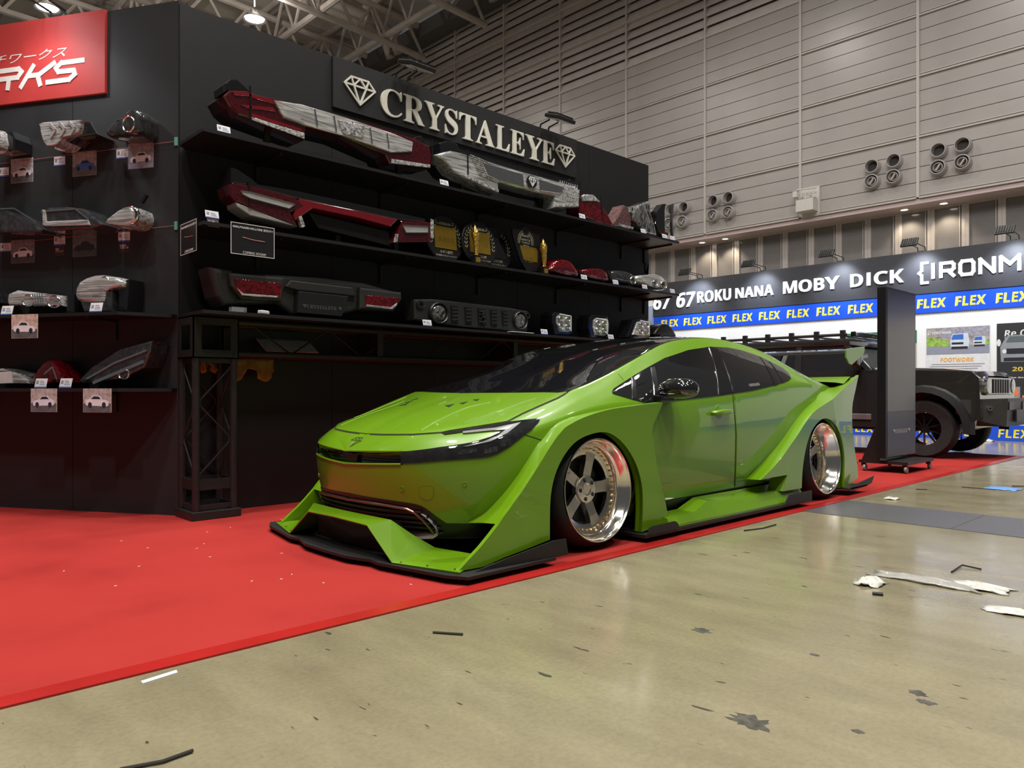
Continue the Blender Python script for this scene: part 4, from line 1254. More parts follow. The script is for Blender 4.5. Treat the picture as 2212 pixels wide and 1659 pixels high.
def gold_figure(lab, x, y):
    t = thing('gold_statuette', lab, 'trophy', (x, y, 1.90), 0, 'gold statuettes on the middle shelf')
    MB().bev(-0.035, 0.035, -0.03, 0.03, 0, 0.075, 0.004).build('base', BLKG, t)
    MB().box(-0.024, 0.024, -0.032, -0.03, 0.015, 0.055).build('plaque', GOLD, t)
    rnd = random.Random(int(x * 100))
    prof = [(0.0001, 0.075), (0.022, 0.075), (0.018, 0.09), (0.024, 0.12), (0.026, 0.17), (0.028, 0.20), (0.036, 0.235), (0.040, 0.262), (0.030, 0.285), (0.018, 0.30), (0.009, 0.315), (0.0001, 0.335)]
    M = Matrix.Identity(4)
    mb = MB()
    n = 14
    rows = []
    for r, h in prof:
        rows.append([(r * cos(2 * pi * j / n) * (1 + 0.14 * sin(3 * j + h * 90)) + 0.008 * sin(h * 14), r * 0.8 * sin(2 * pi * j / n), h) for j in range(n + 1)])
    mb.grid(rows).build('figure', GOLDF, t, True, 60)
    return t


gold_figure('gold statuette in front of the two gold award discs', 4.135, 4.765)
gold_figure('gold statuette beside the black shield award', 4.975, 4.78)

# --- middle shelf, right half
it = Item('tail_lamp', 'round red glittering tail lamp beside the right gold statuette', 'car light', ['s2_red1'], z=1.898)
it.dome('lens', 's2_red1', REDT, -0.12, 0.08, 0.6, 0.4)
it.slab('clear_segment', 's2_red1w', CHRT, 0.0, 0.072, 0.004)
it = Item('tail_lamp', 'flat red and black tail lamp between the round red lamp and the headlamps', 'car light', ['s2_red2'], z=1.898)
it.dome('lens', 's2_red2', REDT, -0.12, 0.06, 0.6, 0.35)
it.ball('reflector', 5.80, 2.0, 0.035, 0.025, CHRT, 0.04, 0.015)
it.bars('trim', [(5.88, 2.03), (5.94, 1.95)], BLKG, 0.03, 0.05, 0.02)
it = Item('headlamp', 'smoked headlamp with silver bezel, third lamp from the shield award', 'car light', ['s2_hl3'], z=1.898)
it.dome('lens', 's2_hl3', SMOKE, -0.12, 0.06, 0.6, 0.35)
it.slab('reflector', [(6.03, 1.99), (6.12, 2.015), (6.15, 1.97), (6.05, 1.955)], CHRT, 0.0, 0.05, 0.004)
it.ring('projector', 6.26, 1.975, 0.05, 0.042, CHR, 0.045, 0.02)
it.bars('bezel', [(6.02, 2.0), (6.2, 2.02), (6.33, 1.97)], CHR, 0.04, 0.01, 0.015)
it = Item('headlamp', 'clear headlamp with round projector at the right end of the middle shelf', 'car light', ['s2_hl4'], z=1.898)
it.dome('lens', 's2_hl4', CLRL, -0.12, 0.06, 0.6, 0.35)
it.slab('bezel', [(6.53, 2.0), (6.75, 2.02), (6.86, 1.99), (6.82, 1.945), (6.6, 1.945)], SMOKE, 0.0, 0.052, 0.004)
it.ring('projector', 6.80, 1.98, 0.06, 0.045, CHR, 0.05, 0.02)
it.ring('projector', 6.64, 1.985, 0.045, 0.035, CHR, 0.05, 0.02)
it = Item('trim_stick', 'thin black stick leaning behind the last headlamp', 'car part', ['s2_stick'], z=1.898, d0=4.95)
it.slab('stick', SH['s2_stick'] + [(6.78, 1.899), (6.76, 1.899)], BLKG, -0.01, 0.01, 0.002)

# --- lowest shelf
it = Item('rear_bumper', 'matte black rear bumper with two red lamps and CRYSTALEYE plate, on the lowest shelf', 'car bumper', ['b_body'], z=1.345)
BUMP = mat('black_textured_plastic', (0.019, 0.019, 0.0185), 0.5, noise=(60, 0.15), bump=(300, 0.15))
bm_ = it.slab('body', 'b_body', BUMP, -0.20, 0.0, 0.03, 3)
for h, r, c in (('b_hL', 'b_rL', 'b_cL'), ('b_hR', 'b_rR', 'b_cR')):
    hh = it.slab('lamp_housing', h, BUMP, -0.02, 0.045, 0.016, 3)
    it.slab('lamp_lens', r, REDT, 0.03, 0.05, 0.004, 2, hh)
    it.slab('clear_strip', c, CLRL, 0.05, 0.055, 0.002, 1, hh)
it.slab('step', [(2.46, 1.60), (2.95, 1.595), (2.98, 1.53), (2.52, 1.53), (2.42, 1.55)], BUMP, 0.0, 0.03, 0.01)
pl = it.slab('number_plate', 'b_pl', mat('black_plate', (0.010, 0.010, 0.011), 0.35), 0.0, 0.06, 0.003)
text('CRYSTALEYE', mat('dark_grey_print', (0.07, 0.07, 0.07), 0.4), 2.565 - it.x0, 2.80 - it.x0, 1.412 - it.z0, 1.437 - it.z0, pl, d=-0.06, ext=0.001, style='serif')
for x in (2.535, 2.815):
    diamond(MB(), x - it.x0, x + 0.026 - it.x0, 1.415 - it.z0, 1.436 - it.z0, 0.003, -0.06, -0.061).build('diamond_emblem', mat('dark_grey_print'), pl)
it = Item('front_grille', 'black off-road front grille with two round lamps and five slots on the lowest shelf', 'car grille', ['gr_frame'], z=1.345)
it.slab('frame', 'gr_frame', BUMP, -0.10, 0.02, 0.016, 3)
for (x, z, rx, rz) in ((3.742, 1.462, 0.098, 0.088), (4.66, 1.462, 0.086, 0.082)):
    l = it.ring('lamp_ring', x, z, rx, rz, BLKS, 0.02, 0.025, 0.18)
    it.ball('lamp_glass', x, z, rx * 0.8, rz * 0.8, facet('dark_headlamp_glass', (0.30, 0.30, 0.30), 0.05, 1.0, 40, 0.06, 0.6), 0.02, 0.03, l)
it.ring('side_lamp', 3.565, 1.516, 0.038, 0.034, BLKG, 0.02, 0.012, 0.5)
it.ring('side_lamp', 4.756, 1.513, 0.028, 0.028, BLKG, 0.02, 0.012, 0.5)
sl = SH['gr_slots']
for k in range(5):
    (xa, za), (xb, zb) = sl[2 * k], sl[2 * k + 1]
    za, zb = 1.535, 1.395
    s_ = it.slab('slot', [(xa, za), (xb, za), (xb, zb), (xa + 0.01, zb)], BLKG, 0.02, 0.026, 0.002)
    for q in range(4):
        z = zb + 0.025 + q * 0.03
        it.bars('louvre', [(xa + 0.012, z), (xb - 0.008, z + 0.006)], BUMP, 0.026, 0.012, 0.008, s_)
EMB = mat('dark_chrome_emblem', (0.25, 0.25, 0.25), 0.15, 1.0)
it.bars('emblem', [(4.235, 1.515), (4.20, 1.475), (4.25, 1.45), (4.215, 1.41)], EMB, 0.034, 0.02, 0.008)
for k, lab, in (('h1', 'black framed projector headlamp right of the round-lamp grille'), ('h2', 'square black headlamp with led blocks, middle of three on the lowest shelf'),
                ('h3', 'slanted headlamp with led blocks at the right end of the lowest shelf')):
    it = Item('headlamp', lab, 'car light', [k], z=1.345)
    P = SH[k]
    cx, cz = sum(p[0] for p in P) / len(P), sum(p[1] for p in P) / len(P)
    it.slab('housing', P, BLKG, -0.12, 0.04, 0.016, 3)
    it.slab('lens', [(cx + (a - cx) * 0.72 + 0.012, cz + (b - cz) * 0.72) for a, b in P], CLRL, 0.04, 0.054, 0.006)
    for q in range(4):
        xx, zz = cx + (-0.042 if q % 2 else 0.055), cz + (-0.034 if q < 2 else 0.034)
        it.ring('projector', xx, zz, 0.034, 0.027, CHR, 0.054, 0.012, 0.3)
    it.bars('daylight_guide', [(cx + 0.11, cz - 0.07), (cx + 0.11, cz + 0.07), (cx - 0.05, cz + 0.08)], WHT, 0.054, 0.010, 0.004)
it = Item('camera_case', 'small black case with a round opening at the end of the lowest shelf', 'case', ['blob'], z=1.345, d0=4.9)
it.dome('body', 'blob', BLKS, -0.12, 0.08, 0.5, 0.3)
it.ring('opening', 6.87, 1.42, 0.035, 0.03, BLKG, 0.08, 0.01, 0.4)
o = MB().bev(-0.14, 0.14, -0.03, 0.03, 0.0, 0.006, 0.002).build('paper_strip', CARD, None, loc=(4.62, 4.72, 1.346), rz=0.03)
tag(o, 'narrow white strip lying in front of the round-lamp grille', 'paper')
o = MB().bev(-0.04, 0.04, -0.02, 0.02, 0, 0.025, 0.006).build('tape_bit', WHT, None, loc=(2.25, 4.74, 1.346), rz=0.5)
tag(o, 'small white scrap on the lowest shelf before the bumper', 'paper')
t = thing('clear_holder', 'small clear card holder at the left of the lowest shelf', 'holder', (2.08, 4.75, 1.346))
MB().box(-0.05, 0.05, -0.02, -0.017, 0, 0.035).box(-0.05, 0.05, 0.02, 0.023, 0, 0.035).box(-0.05, 0.05, -0.02, 0.02, 0, 0.003).build('shell', mat('clear_acrylic', (0.9, 0.9, 0.92), 0.05, trans=0.9), t)

# ------------------------------------------------------------------ lamps on the left wall
SH['r4c'] = [(min(a, -0.03 - 0.01 * i), b) for i, (a, b) in enumerate(SH['r4c'])]
def wall_lamp(lab, keys, name='headlamp', z=None):
    return Item(name, lab, 'car light', keys, 'L', z)


it = wall_lamp('chrome lamp cut off by the left picture edge, top row', ['r1a'])
it.dome('lens', 'r1a', CLRL, -0.06, 0.08, 0.5, 0.2, 2)
it.slab('housing', [(a + 0.055, b) for a, b in SH['r1a']], BLKG, -0.11, 0.03, 0.01)
it = wall_lamp('chrome tail lamp with three chevrons, middle of the top row', ['r1b', 'r1bh'], 'tail_lamp')
it.slab('lens', smooth_poly(SH['r1b'], 2), CLRL, -0.10, 0.07, 0.02, 3)
it.slab('housing', 'r1bh', BLKG, -0.115, 0.035, 0.012, 2)
for k in range(3):
    x = -0.86 + 0.078 * k
    it.bars('chevron', [(x, 2.63), (x + 0.045, 2.585), (x + 0.01, 2.54)], GREYL, 0.07, 0.018, 0.008)
it = wall_lamp('black pointed projector headlamp, right of the top row', ['r1c'])
it.dome('lens', 'r1c', SMOKE, -0.115, 0.07, 0.5, 0.3, 2)
it.ring('projector', -0.235, 2.575, 0.05, 0.055, CHR, 0.06, 0.012, 0.2)
it.bars('bezel', [(-0.40, 2.55), (-0.33, 2.61), (-0.19, 2.63)], CHR, 0.055, 0.008, 0.012)
it.bars('bezel', [(-0.37, 2.535), (-0.30, 2.555), (-0.21, 2.53)], CHR, 0.055, 0.008, 0.012)
it = wall_lamp('dark wedge shaped tail lamp at the left picture edge, second row', ['r2a'], 'tail_lamp')
it.slab('lens', 'r2a', SMOKE, -0.115, 0.06, 0.02, 3)
it.bars('bezel', [(-1.36, 2.09), (-1.17, 2.085), (-0.98, 1.98)], CHR, 0.06, 0.008, 0.004)
it = wall_lamp('smoked tail lamp with a white L shaped light bar, second row', ['r2b'], 'tail_lamp')
it.slab('lens', 'r2b', SMOKE, -0.115, 0.06, 0.02, 3)
it.slab('light_bar', 'r2bi', CLRL, 0.06, 0.068, 0.004)
it.bars('rim', [(-0.94, 2.05), (-0.66, 2.05), (-0.55, 1.97)], CHR, 0.06, 0.012, 0.006)
it = wall_lamp('small round bodied headlamp, right of the second row', ['r2c'])
it.dome('lens', 'r2c', CLRL, -0.115, 0.07, 0.5, 0.3, 2)
it.ring('projector', -0.225, 1.985, 0.06, 0.06, CHR, 0.048, 0.014, 0.2)
it.bars('hook', [(-0.2, 2.08), (-0.16, 2.13)], BLKG, -0.02, 0.02, 0.02)
it = wall_lamp('black round part at the left picture edge on the upper left shelf', ['r3a'], 'headlamp', 1.345)
it.dome('body', 'r3a', BLKG, -0.08, 0.08, 0.5, 0.3, 2)
it = wall_lamp('long chrome headlamp with two round projectors on the upper left shelf', ['r3b'], 'headlamp', 1.345)
it.slab('lens', 'r3b', CLRL, -0.10, 0.07, 0.02, 3)
it.ring('projector', -1.045, 1.45, 0.05, 0.045, CHR, 0.058, 0.014, 0.25)
it.ring('projector', -0.83, 1.435, 0.055, 0.045, CHR, 0.058, 0.014, 0.25)
for q in range(5):
    it.bars('rib', [(-1.005 + 0.02 * q, 1.495), (-0.99 + 0.02 * q, 1.41)], CHR, 0.07, 0.006, 0.005)
it.slab('housing', [(-0.76, 1.50), (-0.70, 1.49), (-0.69, 1.36), (-0.76, 1.36)], BLKG, -0.10, 0.04, 0.01)
it = wall_lamp('bulky two storey chrome headlamp on the upper left shelf', ['r3c'], 'headlamp', 1.345)
it.dome('lens', 'r3c', CLRL, -0.12, 0.08, 0.5, 0.3, 2)
it.ring('projector', -0.42, 1.54, 0.055, 0.05, CHR, 0.062, 0.014, 0.25)
it.ring('projector', -0.515, 1.515, 0.06, 0.055, CHR, 0.058, 0.014, 0.15)
it.slab('lower_housing', [(-0.63, 1.48), (-0.36, 1.49), (-0.36, 1.36), (-0.58, 1.36)], SMOKE, 0.0, 0.075, 0.006)
it.slab('mount', [(-0.34, 1.56), (-0.26, 1.57), (-0.28, 1.36), (-0.36, 1.36)], BLKG, -0.10, 0.04, 0.01)
it = wall_lamp('chrome headlamp at the left picture edge on the lower left shelf', ['r4a'], 'headlamp', 0.855)
it.slab('lens', 'r4a', CLRL, -0.10, 0.08, 0.02, 3)
it.slab('led_block', [(-1.30, 0.96), (-1.17, 0.97), (-1.16, 0.89), (-1.30, 0.885)], WHT, 0.08, 0.086, 0.003)
it = wall_lamp('dark red peaked tail lamp on the lower left shelf', ['r4b'], 'tail_lamp', 0.855)
it.dome('lens', 'r4b', REDT, -0.10, 0.08, 0.5, 0.3, 2)
it.bars('bezel', [(-0.90, 0.95), (-0.83, 1.0), (-0.79, 0.9)], CHR, 0.075, 0.01, 0.006)
it = wall_lamp('long swept headlamp rising towards the corner on the lower left shelf', ['r4c'], 'headlamp', 0.855)
it.slab('lens', 'r4c', SMOKE, -0.10, 0.06, 0.02, 3)
it.bars('bezel', [(-0.58, 0.91), (-0.35, 1.02), (-0.10, 1.10)], CHR, 0.06, 0.012, 0.008)
it.bars('bezel', [(-0.52, 0.89), (-0.32, 0.96), (-0.12, 1.03)], CHR, 0.06, 0.02, 0.006)
it.ring('projector', -0.28, 0.95, 0.045, 0.04, CHR, 0.048, 0.014, 0.25)

# ------------------------------------------------------------------ little cards and photo prints
def price_card(lab, x, z, wall='M', d=0.0, w=0.085, h=0.05, lean=0.25, dark=None):
    if wall == 'M':
        t = thing('price_card', lab, 'card', (x, 4.715, z), 0, 'small white price cards')
    else:
        t = thing('price_card', lab, 'card', tuple(lw(x, -d, z)), LWR, 'small white price cards')
    M = frame((0, 0, 0), rx=-lean)
    MB().box(-w / 2, w / 2, 0, 0.002, 0, h, M).build('sheet', CARD, t)
    MB().box(-w / 2, w / 2, -0.0008, 0, 0, h * 0.14, M).build('blue_strip', mat('blue_print', (0.06, 0.09, 0.32), 0.5), t)
    MB().box(-w * 0.40, -w * 0.20, -0.0008, 0, h * 0.42, h * 0.78, M).build('code_mark', mat('grey_print', (0.22, 0.22, 0.25), 0.5, noise=(300, 0.9)), t)
    a = MB()
    for k in range(3):
        a.box(-w * 0.1, w * (0.38 - 0.07 * k), -0.0008, 0, h * (0.32 + 0.18 * k), h * (0.39 + 0.18 * k), M)
    a.build('text_lines', mat('grey_print'), t)
    if dark:
        MB().box(-w * 0.42, w * 0.45, 0.0, 0.002, -0.005 - h * 1.05, -0.005, M).build('dark_note', mat('dark_note_paper', (0.05, 0.02, 0.022), 0.5), t)
        text(dark, WHT, -w * 0.36, w * 0.36, -h * 0.75, -h * 0.3, t, d=0, ext=0.0006, style='plain', M=M)
    return t


for x, z, lab in ((1.975, 2.48, 'white price card at the left end of the top shelf'), (3.764, 2.48, 'white price card under the left end of the chrome light bar'),
                  (5.445, 2.48, 'white price card before the red and white tail lamp'), (6.417, 2.48, 'white price card before the tall clear tail lamp'),
                  (6.80, 2.48, 'white price card before the black trim fin'), (6.95, 2.48, 'white price card at the right tip of the top shelf'),
                  (5.472, 1.90, 'white price card before the flat red tail lamp'), (5.954, 1.90, 'white price card before the smoked headlamp'),
                  (6.441, 1.90, 'white price card before the clear headlamp'), (6.948, 1.90, 'white price card at the right tip of the middle shelf'),
                  (3.593, 1.347, 'white price card before the round-lamp grille'), (4.921, 1.347, 'white price card left of the first square headlamp'),
                  (5.88, 1.347, 'white price card right of the square headlamp')):
    price_card(lab, x, z)
price_card('white price card with a dark warning note at the left end of the middle shelf', 1.90, 1.925, dark='コピー品に\nご注意ください')
SX = (-0.97, -0.45, -1.46)
for x, z, d, lab, dk in ((-0.97, 2.41, 0.006, 'white card below the chevron tail lamp', None), (-0.448, 2.421, 0.006, 'white card left of the convertible photo', None),
                         (-1.46, 2.37, 0.006, 'white card at the left picture edge, top row', None),
                         (-0.97, 1.855, 0.006, 'white card with a red note under the L shaped lamp', '新製品\nブラックタイプ'), (-0.433, 1.855, 0.006, 'white card with a red note under the round headlamp', '新製品\n次回入荷'),
                         (-1.44, 1.83, 0.006, 'white card at the left picture edge, second row', None),
                         (-1.14, 1.347, 0.27, 'white card before the long chrome headlamp', None), (-0.42, 1.347, 0.27, 'white card before the two storey headlamp', None),
                         (-0.86, 0.857, 0.27, 'white card before the dark red tail lamp', None), (-0.66, 0.857, 0.27, 'white card before the long swept headlamp', None)):
    price_card(lab, x, z, 'L', d, 0.095, 0.065, 0.25 if d > 0.1 else 0.0, dk)


def car_print(mb, cx, cz, w, flip=1):
    """little flat picture of a car: body and roof outline"""
    P = [(-0.5, 0.02), (-0.48, 0.14), (-0.38, 0.20), (-0.22, 0.22), (-0.10, 0.36), (0.16, 0.37), (0.32, 0.24), (0.48, 0.21), (0.50, 0.05), (0.44, 0.0), (-0.44, -0.02)]
    mb.prism([(cx + flip * a * w, cz + b * w) for a, b in P], -0.0008, -0.0016, 'xz')


def photo(lab, x0, x1, z0, z1, body, back, ground, d=0.006, flip=1):
    t = thing('photo_print', lab, 'photo', tuple(lw((x0 + x1) / 2, -d, z0)), LWR, 'photo prints on the left wall')
    w, h = x1 - x0, z1 - z0
    body, back, ground = [tuple(0.92 * c for c in q) for q in (body, back, ground)]
    MB().box(-w / 2, w / 2, 0, 0.003, 0, h).build('sheet', mat('print_%d%d%d' % tuple(int(99 * c) for c in back), back, 0.35, noise=(40, 0.4)), t)
    MB().box(-w / 2 + 0.003, w / 2 - 0.003, -0.0008, 0, 0.003, h * 0.38).build('printed_road', mat('print_%d%d%d' % tuple(int(99 * c) for c in ground), ground, 0.35, noise=(30, 0.3)), t)
    a = MB()
    car_print(a, 0.0, h * 0.28, w * 0.82, flip)
    c = a.build('printed_car', mat('print_%d%d%d' % tuple(int(99 * c) for c in body), body, 0.35), t)
    a = MB()
    s = w * 0.82
    a.prism([(flip * p * s, h * 0.28 + q * s) for p, q in ((-0.17, 0.235), (-0.08, 0.33), (0.14, 0.34), (0.26, 0.24))], -0.0016, -0.002, 'xz')
    for k in (-0.30, 0.30):
        a.prism(ellipse(flip * k * s, h * 0.28 + 0.03 * s, 0.085 * s, 0.1 * s, 12), -0.0016, -0.002, 'xz')
    a.build('printed_glass_and_wheels', mat('print_dark', (0.03, 0.03, 0.04), 0.3), c)
    return t


PW, PGREY, PDK = (0.85, 0.85, 0.90), (0.40, 0.39, 0.42), (0.13, 0.13, 0.14)
photo('photo of a white car in a grey yard, left end of the top row', -1.394, -1.198, 2.316, 2.488, PW, PGREY, PDK)
photo('photo of a blue coupe under the chevron lamp', -0.86, -0.659, 2.326, 2.495, (0.08, 0.16, 0.55), (0.34, 0.31, 0.28), (0.16, 0.16, 0.17))
photo('photo of a white convertible near the wall corner', -0.401, -0.197, 2.343, 2.516, PW, (0.30, 0.28, 0.31), (0.34, 0.35, 0.44))
photo('photo of a white coupe on black, second row', -1.394, -1.186, 1.745, 1.909, PW, (0.20, 0.20, 0.22), (0.09, 0.09, 0.10))
photo('dark photo of a black car, second row', -0.86, -0.659, 1.768, 1.922, (0.03, 0.03, 0.035), (0.13, 0.14, 0.14), (0.08, 0.083, 0.086))
photo('photo of a white sports car at sunset, hung on the upper left shelf', -1.056, -0.841, 1.185, 1.343, PW, (0.62, 0.48, 0.42), PDK, 0.305, -1)
photo('photo of a white winged sports car, left one on the lower shelf edge', -0.897, -0.688, 0.70, 0.853, (0.80, 0.82, 0.95), (0.50, 0.44, 0.42), PDK, 0.305)
photo('photo of a white coupe, right one on the lower shelf edge', -0.481, -0.263, 0.70, 0.853, PW, (0.48, 0.42, 0.41), PDK, 0.305, -1)

# two framed teaser cards on the shelf edge
POST = mat('black_teaser_print', (0.014, 0.014, 0.016), 0.3)
for lab, loc, rz, w, h in (('black teaser card reading COMING SOON on the front edge of the middle shelf', (2.155, 4.692, 1.715), 0.0, 0.296, 0.203),
                           ('black teaser card on the left end of the middle shelf', (1.828, 4.92, 1.722), -pi / 2, 0.27, 0.203)):
    t = thing('teaser_card', lab, 'poster', loc, rz, 'teaser cards on the middle shelf')
    MB().box(-w / 2, w / 2, 0, 0.003, 0, h).build('sheet', POST, t)
    a = MB()
    e = 0.004
    a.box(-w / 2, w / 2, -0.001, 0, 0, e).box(-w / 2, w / 2, -0.001, 0, h - e, h).box(-w / 2, -w / 2 + e, -0.001, 0, e, h - e).box(w / 2 - e, w / 2, -0.001, 0, e, h - e)
    a.build('white_border', WHT, t)
    text('40ALPHARD/VELLFIRE 開発中!!', WHT, -w * 0.46, w * 0.46, h * 0.83, h * 0.91, t, ext=0.0008)
    text('COMING SOON!!', WHT, -w * 0.23, w * 0.30, h * 0.045, h * 0.125, t, ext=0.0008, shear=0.25, style='plain')
    MB().tube([(-w * 0.24, -0.001, h * 0.56), (0, -0.001, h * 0.515), (w * 0.27, -0.001, h * 0.505)], 0.0016, 5).build('printed_light_line', mat('red_white_print', (0.6, 0.22, 0.16), 0.4), t)

# ================================================================== THE NEIGHBOUR'S BOOTH (facing -X)
FX = 14.478
FR = -pi / 2          # local x runs towards -Y (left to right as seen), local -y faces the aisle


def FT(name, lab, cat, y, z, group=None, d=0.0):
    return thing(name, lab, cat, (FX - d, y, z), FR, group)


WWALL = mat('white_booth_wall', (0.72, 0.72, 0.74), 0.5, noise=(3, 0.03))
wr = struct(MB().box(FX, FX + 0.15, -4.0, 10.35, 0, 3.30).build('wall_right', WWALL))
t = FT('header_board', 'black header board with white ROKU NANA, MOBY DICK and IRONMAN lettering', 'sign', 10.35, 2.545)
GREYB = mat('black_header_print', (0.035, 0.035, 0.042), 0.5)
MB().box(0, 14.35, -0.03, 0, 0, 0.755).build('board', GREYB, t)
FW = mat('white_lit_header_letter', (0.80, 0.80, 0.80), 0.5, emit=((0.85, 0.92, 1.0), 0.75))


def ft(s, ya, yb, za, zb, tt, y0, z0, m=FW, ext=0.025, d=-0.03, **k):
    return text(s, m, y0 - ya, y0 - yb, za - z0, zb - z0, tt, d=d, ext=ext, **k)


ft('67', 9.70, 9.215, 2.70, 3.03, t, 10.35, 2.545, shear=0.15)
ft('67', 10.33, 9.86, 2.70, 3.03, t, 10.35, 2.545, shear=0.15)
ft('ROKU', 9.156, 8.338, 2.765, 3.015, t, 10.35, 2.545)
ft('NANA', 8.229, 7.374, 2.785, 3.0, t, 10.35, 2.545)
for ch, a, b in (('M', 7.166, 6.88), ('O', 6.84, 6.58), ('B', 6.53, 6.33), ('Y', 6.32, 6.03), ('D', 5.831, 5.60), ('C', 5.40, 5.16), ('K', 5.12, 4.888)):
    ft(ch, a, b, 2.785, 3.025, t, 10.35, 2.545, name='letter')
MB().box(10.35 - 5.53, 10.35 - 5.465, -0.055, -0.03, 2.785 - 2.545, 3.025 - 2.545).build('letter', FW, t)
b = MB()
for P in ([(0.16, 1), (0.02, 1), (0.02, 0.62), (-0.05, 0.5), (0.02, 0.38), (0.02, 0.0), (0.16, 0.0)],):
    strokes(b, [[(u, v) for u, v in P]], 10.35 - 4.60, 10.35 - 4.60 + 0.68, 2.735 - 2.545, 3.085 - 2.545, 0.045, -0.03, -0.05, 0.0)
b.build('bracket_logo', FW, t)
strokes(MB(), [[(0, 0), (0, 1)]], 10.35 - 4.405, 10.35 - 4.395, 2.815 - 2.545, 3.045 - 2.545, 0.055, -0.03, -0.05).build('letter', FW, t)
IR = {'R': [[(0, 0), (0, 1), (0.85, 1), (1, 0.85), (1, 0.55), (0.85, 0.42), (0.2, 0.42)], [(0.55, 0.42), (1, 0)]],
      'O': [[(0.15, 0), (0.85, 0), (1, 0.2), (1, 0.8), (0.85, 1), (0.15, 1), (0, 0.8), (0, 0.2), (0.15, 0)]],
      'N': [[(0, 0), (0, 1), (1, 0), (1, 1)]], 'M': [[(0, 0), (0, 1), (0.5, 0.45), (1, 1), (1, 0)]],
      'A': [[(0, 0), (0, 0.8), (0.2, 1), (0.8, 1), (1, 0.8), (1, 0)], [(0, 0.4), (1, 0.4)]]}
for ch, a, bb in (('R', 4.28, 4.08), ('O', 3.98, 3.78), ('N', 3.68, 3.48), ('M', 3.38, 3.12), ('A', 3.02, 2.82), ('N', 2.72, 2.52)):
    strokes(MB(), IR[ch], 10.35 - a, 10.35 - bb, 2.815 - 2.545, 3.045 - 2.545, 0.055, -0.03, -0.05).build('letter', FW, t)

BLUE = mat('blue_stripe_print', (0.010, 0.075, 0.62), 0.45, noise=(3, 0.04))
YEL = mat('yellow_print', (0.80, 0.66, 0.03), 0.45)
t = FT('blue_stripe', 'upper blue stripe repeating the word FLEX in yellow, under the black header', 'banner', 10.35, 2.205)
MB().box(0, 14.35, -0.02, 0, 0, 0.338).build('stripe', BLUE, t)
for k in range(18):
    y = 9.515 + 0.607 - 0.607 * k
    ft('FLEX', y + 0.018, y - 0.455, 2.285, 2.452, t, 10.35, 2.205, WHT, 0.002, -0.02, shear=0.1)
    ft('FLEX', y, y - 0.44, 2.295, 2.442, t, 10.35, 2.205, YEL, 0.004, -0.02, shear=0.1)
t = FT('blue_stripe', 'lower blue stripe with yellow FLEX words along the floor', 'banner', 10.35, 0.0)
MB().box(0, 14.35, -0.02, 0, 0.004, 0.262).build('stripe', BLUE, t)
for k in range(12):
    y = 3.426 + 0.607 * 2 - 0.607 * (k - 3)
    ft('FLEX', y, y - 0.44, 0.052, 0.19, t, 10.35, 0.0, YEL, 0.003, -0.02, shear=0.1)

# posters
t = FT('wall_poster', 'white poster with two vans and the orange word FOOTWORK', 'poster', 4.528, 0.70, 'posters on the white wall', 0.003)
W_, H_ = 0.988, 1.235
MB().box(0, W_, -0.01, 0, 0, H_).build('sheet', mat('poster_white', (0.62, 0.62, 0.66), 0.4), t)
pz = H_ * 0.62
MB().box(0.01, W_ - 0.01, -0.012, -0.01, pz, H_ - 0.01).build('printed_sky', mat('poster_house', (0.30, 0.26, 0.27), 0.4, noise=(9, 0.5)), t)
MB().box(0.01, W_ - 0.01, -0.013, -0.012, pz, pz + 0.14).build('printed_road', mat('poster_road', (0.24, 0.25, 0.32), 0.4), t)
MB().prism([(0.01, pz + 0.14), (0.40, pz + 0.13), (0.34, pz + 0.24), (0.01, pz + 0.32)], -0.013, -0.014, 'xz').prism([(0.72, pz + 0.10), (W_ - 0.01, pz + 0.15), (W_ - 0.01, pz + 0.24), (0.9, pz + 0.22)], -0.013, -0.014, 'xz').build('printed_hedge', mat('poster_green', (0.22, 0.34, 0.07), 0.4, noise=(20, 0.5)), t)
MB().prism([(0.12, pz + 0.36), (0.33, pz + 0.43), (0.52, H_ - 0.02), (0.98, H_ - 0.02), (0.98, pz + 0.30), (0.30, pz + 0.28)], -0.012, -0.013, 'xz').build('printed_roof', mat('poster_roof', (0.27, 0.26, 0.31), 0.4, noise=(25, 0.3)), t)
for x, z, s in ((0.53, pz + 0.10, 0.30), (0.83, pz + 0.13, 0.19)):
    v = MB().prism([(x - s * 0.45, z), (x - s * 0.48, z + s * 0.42), (x - s * 0.36, z + s * 0.80), (x + s * 0.42, z + s * 0.84), (x + s * 0.50, z + s * 0.40), (x + s * 0.46, z)], -0.014, -0.016, 'xz').build('printed_van', mat('poster_van', (0.50, 0.55, 0.62), 0.4), t)
    MB().prism([(x - s * 0.42, z + s * 0.48), (x - s * 0.33, z + s * 0.76), (x + s * 0.2, z + s * 0.78), (x + s * 0.2, z + s * 0.48)], -0.016, -0.017, 'xz').build('printed_windscreen', mat('poster_glass', (0.04, 0.13, 0.45), 0.4), v)
    MB().box(x - s * 0.42, x + s * 0.42, -0.017, -0.016, z - s * 0.05, z + s * 0.08).box(x - s * 0.40, x + s * 0.2, -0.017, -0.016, z + s * 0.2, z + s * 0.32).build('printed_shadow', mat('print_dark'), v)
text('ROKU NANA', WHT, 0.10, 0.40, H_ - 0.12, H_ - 0.07, t, d=-0.014, ext=0.001)
text('67', WHT, 0.03, 0.09, H_ - 0.13, H_ - 0.065, t, d=-0.014, ext=0.001)
text('FOOTWORK', mat('orange_print', (0.72, 0.36, 0.04), 0.5), 0.23, 0.75, pz - 0.135, pz - 0.065, t, d=-0.012, ext=0.001, shear=0.15)
a = MB()
